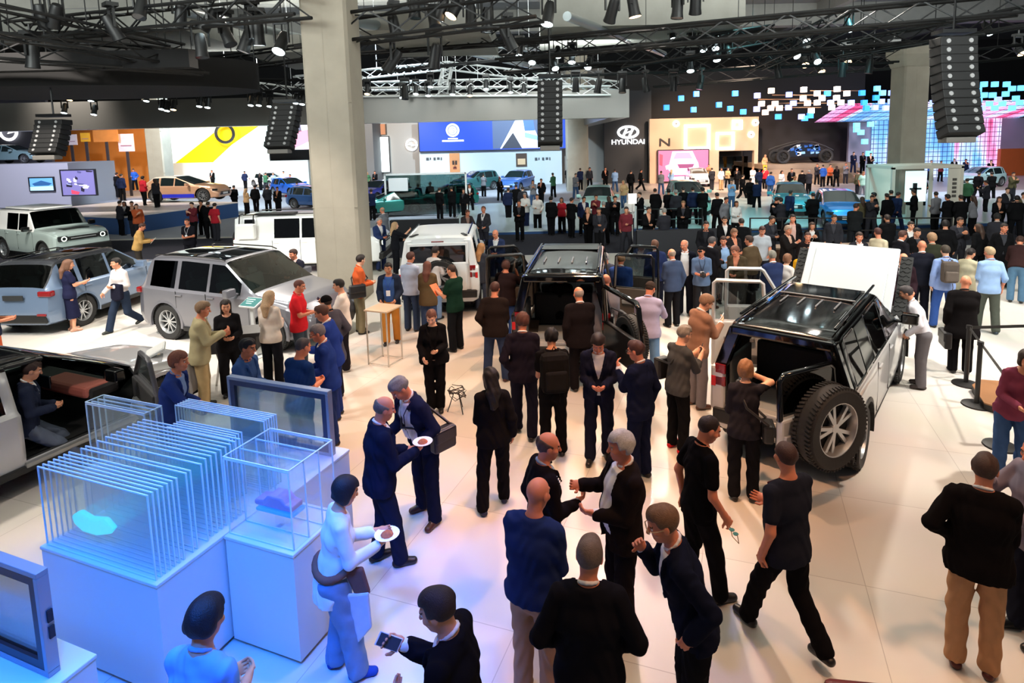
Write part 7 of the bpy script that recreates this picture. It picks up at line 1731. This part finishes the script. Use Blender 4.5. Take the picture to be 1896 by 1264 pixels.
J = mid(834, 566, 350, 'man in white T-shirt close to the spare wheel of the white car', ht=1.78, hair='short', hc=(110, 80, 60), skin='r', top=('tee', (228, 226, 224)), bot=tr_((70, 70, 80)), L='face', R='face', head=(0, 6)); camera(J, 'camera held by the man in white T-shirt at the spare wheel')
J = mid(870, 558, 330, 'man in blue shirt and khaki trousers with a yellow-strapped backpack', ht=1.8, hair='short', hc=GREYH, skin='r', top=('shirt', (90, 110, 160)), bot=tr_((178, 150, 96)), L='face', R='face', head=(-10, 6)); backpack(J, 'blue and yellow backpack on the man in khaki trousers', (196, 160, 90), .95); camera(J, 'camera raised by the man with the yellow-strapped backpack')
J = mid(893, 574, 20, 'woman with long ginger-blonde hair in dark coat and jeans', sex='f', ht=1.72, hair='long', hc=(204, 130, 66), skin='f', top=('suit', (56, 58, 66), None), bot=jeans((60, 70, 90)), L='belly', R='belly', head=(20, 10), hem=-.2)
J = mid(922, 540, 190, 'bald man in navy suit beside the open door of the black car', ht=1.8, hair='bald', skin='r', top=suit((44, 54, 86)), bot=tr_((44, 54, 86)), L='belly', R='belly', head=(10, 16))
J = mid(952, 590, 70, 'young man in grey denim jacket and cap at the black car left doors', ht=1.72, hair='cap', capc=(30, 30, 34), skin='m', top=('suit', (150, 160, 172), (200, 204, 210)), bot=jeans((90, 110, 140)), L='plate', R='reach', head=(0, 14), lean=6)
J = mid(897, 470, 196, 'man in dark suit and white shirt leaning back against the low wall', ht=1.82, hair='short', hc=(120, 70, 52), skin='r', top=suit((50, 50, 56)), bot=tr_((40, 40, 48)), L='low', R='low', lean=-6, head=(0, -2), tie=(70, 70, 80))
J = mid(864, 470, 150, 'man with brown hair bending over beside the white car', ht=1.76, hair='short', hc=(110, 60, 46), skin='r', top=('suit', (60, 52, 54), (150, 120, 110)), bot=tr_((50, 46, 50)), L='reach', R='belly', lean=20, head=(0, 20))
J = mid(1040, 664, 6, 'balding man in black jumper with white collar looking into the black car', ht=1.78, hair='sides', hc=(150, 120, 110), skin='r', top=('suit', (22, 20, 22), (226, 224, 224)), bot=tr_((24, 22, 24)), L='belly', R='belly', head=(16, 6))
J = mid(1076, 722, 352, 'heavy grey-haired man in black suit behind the black car, back turned', ht=1.8, hair='sides', hc=(170, 150, 140), skin='r', top=suit((28, 23, 25)), bot=tr_((24, 21, 24)), L='down', R='belly', head=(-14, 8), build=1.16, hem=-.17)
J = mid(1124, 690, 350, 'red-faced bald man in grey blazer with a black shoulder bag, back turned', ht=1.84, hair='sides', hc=(170, 96, 74), skin='r', top=('suit', (120, 116, 122), None), bot=jeans((90, 100, 116)), L='belly', R='belly', head=(10, 12), build=1.1, hem=-.2); bag(J, 1, 'black shoulder bag of the man in grey blazer', (24, 24, 28), .0, .34, .34)
J = mid(1150, 626, 10, 'blond man in bright blue suit at the right doors of the black car', ht=1.84, hair='short', hc=(180, 130, 84), skin='r', top=suit((46, 72, 134)), bot=tr_((44, 66, 120)), L='belly', R='belly', lean=4, head=(8, 10))
J = mid(1122, 604, 352, 'grey-haired person in dark coat close to the black car, behind the grey blazer', ht=1.7, hair='full', hc=(150, 146, 150), skin='r', top=('suit', (60, 62, 76), None), bot=tr_((40, 42, 52)), L='belly', R='belly', head=(0, 10))
J = mid(1200, 708, 20, 'man in lavender shirt, jeans and dark cap seen from behind', ht=1.82, hair='cap', capc=(64, 54, 50), skin='r', top=('shirt', (176, 172, 204)), bot=jeans((96, 134, 176)), L='belly', R=(.18, .36, -.16), lean=4, head=(20, 30), legs='half', build=1.08, shoe=(40, 28, 24))
J = mid(1290, 752, 70, 'man in brown blazer and white shirt looking down at a phone by the open doors', ht=1.84, hair='full', hc=(150, 104, 72), skin='f', top=('suit', (150, 112, 92), WHT), bot=tr_((120, 116, 120)), L='plate', R='phone', lean=8, head=(16, 36), open=.9, shoe=(90, 60, 44)); phone(J, 1, 'white phone held by the man in the brown blazer', (226, 226, 230))
J = mid(1254, 832, 62, 'man with grey hair in grey T-shirt and black trousers taking a phone photo', ht=1.76, hair='short', hc=(150, 140, 130), skin='f', top=('sweater', (74, 76, 78)), bot=tr_((22, 22, 24)), L='phone', R='phone', lean=6, head=(8, 20), shoe=(190, 40, 44), shoek='sport'); phone(J, 1, 'dark phone held by the grey-haired man in grey top', (40, 26, 30)); bag(J, -1, 'small black pack at the back of the grey-haired man in grey top', (28, 28, 30), .16, .2, .3)
J = mid(1376, 924, 12, 'blonde woman in charcoal shirt and black trousers photographing the open boot', sex='f', ht=1.7, hair='bob', hc=(170, 110, 66), skin='f', top=('shirt', (42, 40, 46)), bot=tr_((26, 25, 28)), L='belly', R=((.1, .2, .1), dict(pole=(.9, -.2, -.5))), head=(10, 2), lod=0, sleeve='roll', collar=0, shoe=(20, 18, 18)); camera(J, 'camera held to her eye by the blonde woman behind the silver car'); bag(J, 1, 'black camera bag at the hip of the blonde photographer', (24, 24, 26), .0, .24, .22)
J = mid(1704, 716, 300, 'dark-haired man in white shirt and grey trousers bending towards the silver car', ht=1.76, hair='short', hc=(70, 60, 62), skin='m', top=('shirt', (226, 222, 230)), bot=tr_((112, 108, 112)), L='low', R='reach', lean=22, head=(0, 22), tuck=True, shoe=(60, 50, 48)); phone(J, 1, 'phone in the hand of the bending man in white shirt')
J = mid(1776, 690, 20, 'bald man in black coat carrying a black bag, back turned, at right', ht=1.76, hair='bald', skin='r', top=('coat', (24, 21, 22), (60, 50, 50)), bot=tr_((22, 20, 22)), L='down', R='belly', head=(30, 12), hem=-.28, build=1.08); bag(J, -1, 'black briefcase carried by the bald man in black coat', (24, 22, 24), 0, .4, .3, hand=True)
J = mid(1826, 614, 12, 'fair-haired man in light blue shirt and grey-green trousers, back turned', ht=1.84, hair='short', hc=(206, 166, 120), skin='r', top=('shirt', (160, 190, 234)), bot=tr_((86, 90, 82)), L='belly', R='down', head=(-16, 10), sleeve='roll', legs='half', shoe=(60, 70, 80))
J = mid(1744, 606, 14, 'man in light blue shirt and jeans with a brown leather backpack', ht=1.82, hair='short', hc=(76, 62, 48), skin='f', top=('shirt', (140, 162, 214)), bot=jeans((50, 80, 146)), L='down', R='belly', head=(0, 10), legs='wide'); backpack(J, 'brown leather backpack of the man in light blue shirt', (92, 82, 76), 1.)
J = mid(1784, 596, 60, 'woman in beige blouse and dark trousers behind the man in light blue', sex='f', ht=1.68, hair='tail', hc=(40, 30, 28), skin='m', top=('long', (196, 186, 156)), bot=tr_((44, 40, 40)), L='belly', R='plate', lean=6, head=(20, 16))
J = mid(1880, 560, 40, 'man in dark top and pale jeans bending forward at the right edge', ht=1.78, hair='short', hc=(70, 40, 30), skin='r', top=('sweater', (52, 34, 34)), bot=jeans((86, 120, 150)), L='reach', R='reach', lean=44, head=(0, 30))
J = mid(1664, 624, 196, 'bald man in dark suit and open white shirt beside the raised bonnet', ht=1.8, hair='bald', skin='r', top=('suit', (38, 24, 30), WHT), open=.9, bot=tr_((36, 24, 30)), L='low', R='low', head=(0, 14))
J = mid(1700, 596, 8, 'bald man in navy suit seen from behind, right of the raised bonnet', ht=1.86, hair='bald', skin='r', top=suit((26, 27, 36)), bot=tr_((26, 27, 36)), L='belly', R='belly', head=(20, 14), build=1.1)
J = mid(1720, 566, 10, 'person with curly blond hair in dark green jacket, back turned', ht=1.8, hair='curly', hc=(170, 124, 84), skin='r', top=('suit', (44, 46, 36), (180, 170, 150)), bot=tr_((36, 36, 34)), L='belly', R='belly', head=(0, 8))
J = mid(1622, 548, 60, 'man in cream jumper and dark trousers in profile behind the bonnet', ht=1.8, hair='short', hc=(90, 40, 34), skin='r', top=('sweater', (206, 190, 162)), bot=tr_((36, 34, 36)), L='belly', R='down', head=(-60, 8))
J = mid(1662, 556, 80, 'man in dark jacket in profile right of the man in cream jumper', ht=1.8, hair='short', hc=(84, 44, 34), skin='r', top=suit((28, 27, 32)), bot=tr_((28, 27, 32)), L='belly', R='low', head=(0, 12))
J = mid(1298, 590, 190, 'photographer in denim shirt and black cap with a camera at the chest', ht=1.74, hair='cap', capc=(20, 20, 22), skin='r', top=('shirt', (92, 112, 144)), bot=tr_((34, 34, 38)), L='belly', R='belly', head=(20, 10), lanyard=(40, 40, 46), sleeve='roll'); camera(J, 'black camera at the chest of the photographer in denim shirt')
J = mid(1214, 584, 350, 'brown-haired man in navy suit, back turned, left of the man in blue-grey', ht=1.84, hair='short', hc=(110, 66, 46), skin='r', top=suit((36, 46, 82)), bot=tr_((28, 30, 44)), L='down', R='down', head=(0, 8))
J = mid(1245, 604, 340, 'grey-haired man in blue-grey jacket and black trousers, back turned', ht=1.78, hair='sides', hc=(176, 150, 130), skin='r', top=suit((62, 76, 104)), bot=tr_((22, 22, 26)), L='belly', R='down', head=(0, 6))
J = mid(1268, 582, 200, 'white-haired man in dark suit and white shirt facing the camera', ht=1.84, hair='sides', hc=(214, 190, 176), skin='r', top=('suit', (24, 26, 36), WHT), open=.9, bot=tr_((24, 26, 34)), L='down', R='down', head=(20, 12))
J = mid(1314, 570, 60, 'grey-haired man in dark suit with white collar in the middle crowd', ht=1.8, hair='short', hc=(90, 80, 80), skin='r', top=suit((28, 26, 30)), bot=tr_((26, 26, 30)), L='belly', R='belly', head=(0, 14))
J = mid(1338, 560, 170, 'man in light blue shirt under dark jacket in the middle crowd', ht=1.74, hair='short', hc=(80, 46, 36), skin='r', top=('suit', (40, 36, 36), (150, 180, 220)), open=1.1, bot=tr_((30, 30, 34)), L='belly', R='belly', head=(30, 12))
J = mid(1366, 584, 220, 'person with light brown hair in olive jacket bending in the middle crowd', ht=1.74, hair='full', hc=(140, 76, 54), skin='r', top=('suit', (74, 62, 46), None), bot=tr_((40, 38, 36)), L='belly', R='belly', lean=14, head=(20, 24))
J = mid(1388, 568, 330, 'man with dark hair in brown blazer, back turned, in the middle crowd', ht=1.8, hair='short', hc=(70, 44, 34), skin='r', top=suit((88, 72, 54), (226, 220, 210)), bot=tr_((40, 36, 36)), L='belly', R='down', head=(-20, 8))
J = mid(1408, 536, 190, 'man in pale checked short-sleeved shirt in the middle crowd', ht=1.8, hair='short', hc=(84, 46, 38), skin='r', top=('polo', (172, 176, 184)), bot=tr_((36, 36, 44)), L='low', R='low', head=(0, 24))
J = mid(1428, 612, 350, 'grey-haired man in navy jacket seen from behind, left of the open bonnet', ht=1.78, hair='short', hc=(140, 130, 116), skin='r', top=suit((40, 50, 84)), bot=tr_((36, 42, 66)), L='belly', R='belly', head=(10, 10))
J = mid(1452, 606, 60, 'fair-haired woman in white top beside the navy jacket', sex='f', ht=1.66, hair='bob', hc=(150, 90, 56), skin='f', top=('long', (220, 210, 204)), bot=tr_((50, 46, 50)), L='belly', R='belly', head=(0, 14))
J = mid(1484, 592, 20, 'blonde woman in mustard yellow jacket left of the raised bonnet', sex='f', ht=1.68, hair='bob', hc=(178, 116, 62), skin='f', top=('suit', (206, 150, 30), None), bot=tr_((50, 46, 44)), L='belly', R='belly', head=(20, 10))
J = mid(1454, 534, 150, 'white-haired man in black jacket holding a camera in the crowd', ht=1.78, hair='full', hc=(190, 150, 124), skin='r', top=('suit', (30, 26, 26), (200, 160, 140)), bot=tr_((28, 26, 28)), L='phone', R='phone', head=(10, 14))
J = mid(1492, 552, 200, 'red-faced man in black shirt in the crowd left of the brown plinth', ht=1.76, hair='buzz', hc=(90, 50, 40), skin='r', top=('shirt', (30, 24, 24)), bot=tr_((28, 26, 28)), L='phone', R='low', head=(0, 12))
J = mid(1464, 508, 190, 'tall dark-haired man in black suit and open collar behind the crowd', ht=1.86, hair='short', hc=(50, 34, 30), skin='r', top=('suit', (24, 22, 24), (200, 160, 150)), open=.8, bot=tr_((24, 22, 24)), L='pocket', R='pocket', head=(0, 6))
J = mid(1306, 520, 200, 'dark-haired man in black jacket in the crowd before the low dark wall', ht=1.8, hair='short', hc=(44, 30, 28), skin='r', top=('suit', (26, 26, 30), (40, 40, 44)), bot=tr_((26, 26, 30)), L='low', R='low', head=(-10, 10))
J = mid(1356, 538, 160, 'person with fair hair in dark coat at the back of the middle crowd', ht=1.74, hair='full', hc=(150, 96, 66), skin='r', top=('suit', (36, 32, 34), None), bot=tr_((30, 28, 30)), L='belly', R='belly', head=(10, 12))
J = mid(1580, 470, 30, 'man in black hooded jacket before the turquoise stage, in profile', ht=1.8, hair='short', hc=(60, 36, 30), skin='r', top=('suit', (30, 32, 34), None), bot=tr_((30, 32, 36)), L='belly', R='belly', head=(40, 10))
J = mid(1585, 556, 180, 'dark-haired man just visible behind the raised white bonnet', ht=1.78, hair='short', hc=(70, 44, 34), skin='r', top=suit((34, 34, 40)), bot=tr_((34, 34, 40)), L='down', R='down', head=(10, 10))
# the man in the silver car
hd = 22; d_ = np.array([math.sin(R(hd)), math.cos(R(hd))]); r_ = np.array([d_[1], -d_[0]]); b_ = np.array([-7.27, 7.78]); q_ = b_ + d_ * (VSP['axles'][1] - .32 - 1.27) + r_ * .6
J = person(0, 0, 52, 'man in dark suit and grey trousers sitting sideways in the open silver car', at=tuple(q_), ht=1.78, lod=0, sit=.66, hair='short', hc=(60, 36, 30), skin='m', top=suit((40, 46, 66)), bot=tr_((98, 106, 124)), legs=((-.1, .55, -5, 0, .02), (.14, .58, 8, 0, .02)), L='belly', R='belly', lean=8, head=(0, 22), shoe=(60, 34, 34))
# ---------------------------------------------------------------- the far crowd
CC = dict(k=('black', (18, 18, 20)), d=('dark grey', (44, 44, 50)), n=('navy', (30, 38, 66)), g=('grey', (120, 120, 126)), w=('white', (224, 222, 220)), l=('light blue', (140, 170, 210)), b=('blue', (48, 90, 170)), r=('red', (176, 40, 52)), o=('olive', (86, 80, 58)),
          t=('tan', (186, 150, 110)), e=('green', (60, 100, 72)), m=('maroon', (110, 44, 52)), y=('yellow', (210, 170, 60)), p=('orange', (206, 100, 60)), j=('denim', (60, 84, 120)), v=('mint', (170, 210, 190)))
HS = dict(s=('short', (50, 36, 30)), g=('short', (150, 146, 140)), f=('short', (160, 116, 74)), b=('bald', (0, 0, 0)), L=('long', (70, 44, 32)), B=('long', (196, 150, 100)), k=('full', (24, 20, 20)), u=('bob', (60, 36, 28)))
ZONES = [
 ('before the pale green car', .2, '1213,419,0kks 1238,421,2kkk 1265,414,350kks 1283,415,8nks 1301,417,0kkk 1328,434,352kks 1252,424,10dkg'),
 ('right of the pale green car', .02, '1342,442,150gds 1354,389,190ljs 1374,372,70kks 1401,390,10nkk 1426,366,30bjs 1446,358,180wkL 1465,356,200kks 1484,362,0kks 1497,362,350dkg 1347,348,180tkL 1335,352,160wts 1364,352,200kks 1318,352,0dds 1393,350,170wwf 1405,356,20nns 1469,380,160vwf 1388,384,40kks 1416,350,210rkk'),
 ('below the pink screen', .02, '1212,338,100kks 1226,336,0wkg 1224,360,20gjs 1312,340,190tds 1243,352,30ljB'),
 ('at the bright blue car stage', .02, '1362,446,178wkL 1435,440,60kks 1461,420,60nks 1445,446,330dkk 1504,432,20kks 1611,440,180dds'),
 ('walking before the lit black wall', .02, '1186,353,85kks 1126,328,180wkg 1157,327,185bks 1100,336,0dks'),
 ('around the pale teal car', .2, '1155,386,200tjB 1139,356,0ljs 1121,350,180kks 1066,368,150gjs 1075,352,0nks 1025,366,320eks 1052,348,10kks 1092,350,160dkk 1168,360,20kks'),
 ('before the pale teal car', .02, '1081,436,170nks 1021,436,0kkk 996,428,190wks 974,424,185wng 963,446,185kks 1041,432,200rkL 1104,430,200mds 1118,452,10kkg 1139,436,190kkk 1166,438,200wdf 1186,424,250kks 1265,452,200kkf 1058,440,40kks 1128,430,330dkL'),
 ('before the blue off-roader', .02, '942,408,0nks 957,398,340kks 969,404,10dks 988,384,180gjs 896,364,20gks 1003,380,200kks 926,372,150kkL'),
 ('before the teal green cars', .02, '871,394,170kks 798,388,0kkk 815,406,20kks 838,402,350kks 758,384,0kkL 735,386,10dks 746,388,350kkk 860,404,200kkL 776,392,20nks'),
 ('right beside the near pillar', .02, '682,352,180ekB 696,352,190kks 675,392,150dns 716,392,0kks 690,408,340nks'),
 ('behind the bronze car', .1, '395,346,180kks 404,336,190wks 455,350,0nks 458,338,170rjs 430,342,200kkk 370,338,180dks 350,336,190kkf 330,334,180tks'),
 ('before the white saloon', .02, '436,392,0kks 475,392,350kks 493,354,10eds 508,354,170ljs 540,360,190kns 458,398,20tkB 517,398,180kks 498,394,330dks 552,382,10bks 528,350,200wjs 483,352,0kkL'),
 ('at the blue fascia', .0, '362,442,190mks 390,442,340kks 402,446,10rds 378,436,200kkk 250,438,150kds 236,432,160kkL 259,446,130pds 226,436,40dks'),
 ('left of the bronze car', .9, '228,372,0nks 219,366,20kks 268,380,10rkk 251,352,180bks 292,384,300dkL'),
 ('before the cyclist screen', .1, '145,372,190wds 125,366,170wwg 165,366,200gdk 186,352,180bks 199,350,190ljs 178,346,170pks'),
 ('on the steps of the dark stage', .9, '1579,320,185nns 1596,322,178kks 1610,324,190kks 1416,322,180tyB'),
 ('at the foot of the stage steps', .02, '1621,342,200bbk 1523,346,0bks 1536,344,180pks 1548,346,10kkL 1565,340,190gds 1588,364,350ods 1596,366,180vgf 1613,366,190wgL 1630,370,180wds 1512,342,170dks'),
 ('at the white booth', .02, '1658,428,70nns 1690,424,300kks 1730,432,350gks 1617,432,300kkk 1594,438,0okL 1640,436,350kks 1648,426,20kds 1706,386,190kks'),
 ('right of the white booth', .02, '1788,392,10eks 1809,370,60kks 1834,372,20kks 1770,372,180okL 1799,438,340gkL 1824,398,300dks 1872,374,180ods 1878,446,30kkk 1776,442,20kks 1845,440,200kkL 1860,420,170dks 1889,436,190ods 1752,440,350kkk'),
 ('before the pink light wall', .02, '1663,330,180kks 1722,334,190bks 1740,336,170mks 1786,332,180nkk 1832,336,190kks 1765,330,200kks'),
 ('behind the middle crowd', .02, '1340,500,180kks 1372,508,20kks 1424,500,160dds 1500,510,190kkL 1540,498,200dks 1640,500,10kks 1680,520,200dks 1745,520,30kkk 1770,510,190dds 1808,520,350kkL 1850,530,200kks 1110,470,180dks 1160,468,190mds 1090,462,200kkB 1200,470,170kks 1230,474,350dkg 1690,540,170kks 1840,500,20dkk'),
]
ORD = 'first second third fourth fifth sixth seventh eighth ninth tenth'.split()
rows = []
for zn, z, tx in ZONES:
    for q in tx.split():
        u, v, r_ = q.split(','); f = int(''.join(ch for ch in r_ if ch.isdigit())); c = r_[len(str(f)):]
        t_, b_ = CC[c[0]], CC[c[1]]; fem = c[2] in 'LBu'
        fc = 'back view' if f < 50 or f > 310 else ('front view' if 140 < f < 220 else 'side view')
        rows.append([int(u), int(v), z, f, t_, b_, c[2], fem, '%s in %s, %s, %s' % ('woman' if fem else 'man', t_[0] + ('' if t_ is b_ or t_[0] == b_[0] else ' and ' + b_[0]), fc, zn)])
rows.sort(key=lambda r_: r_[0])
for i, (u, v, z, f, t_, b_, h_, fem, lb) in enumerate(rows):
    same = [r_ for r_ in rows if r_[8] == lb]
    if len(same) > 1: lb += ', ' + ORD[[r_[0] for r_ in same].index(u)] + ' from left'
    st, hc_ = HS[h_]; k = i % 7
    po = [dict(L='belly', R='belly'), dict(L='down', R='down'), dict(L='plate', R='belly'), dict(L='phone', R='phone'), dict(L='pocket', R='belly'), dict(L='down', R='phone'), dict(L='belly', R='down')][k]
    if f in (60, 70, 85): po = dict(L='swing', R='swingb', legs='walkr')
    kind = 'tee' if t_[0] in ('red', 'mint', 'white') and k % 2 else ('suit' if t_[0] in ('black', 'navy', 'dark grey', 'olive') else 'shirt')
    person(u, v, f, lb, z=z, lod=2 if v < 470 else 1, ht=(1.68 if fem else 1.78) + .02 * ((i * 5) % 5 - 2), sex='f' if fem else 'm', hair=st, hc=hc_, skin='mrfmt'[i % 5], top=(kind, t_[1], ((210, 206, 204), None, (60, 60, 66))[i % 3]) if kind == 'suit' else (kind, t_[1]), bot=('jeans' if b_[0] == 'denim' else 'trousers', b_[1]), legs=('stand', 'half', 'close', 'wide')[i % 4] if 'legs' not in po else po['legs'], L=po['L'], R=po['R'], head=((i * 37) % 50 - 25, 6 + (i * 3) % 12))
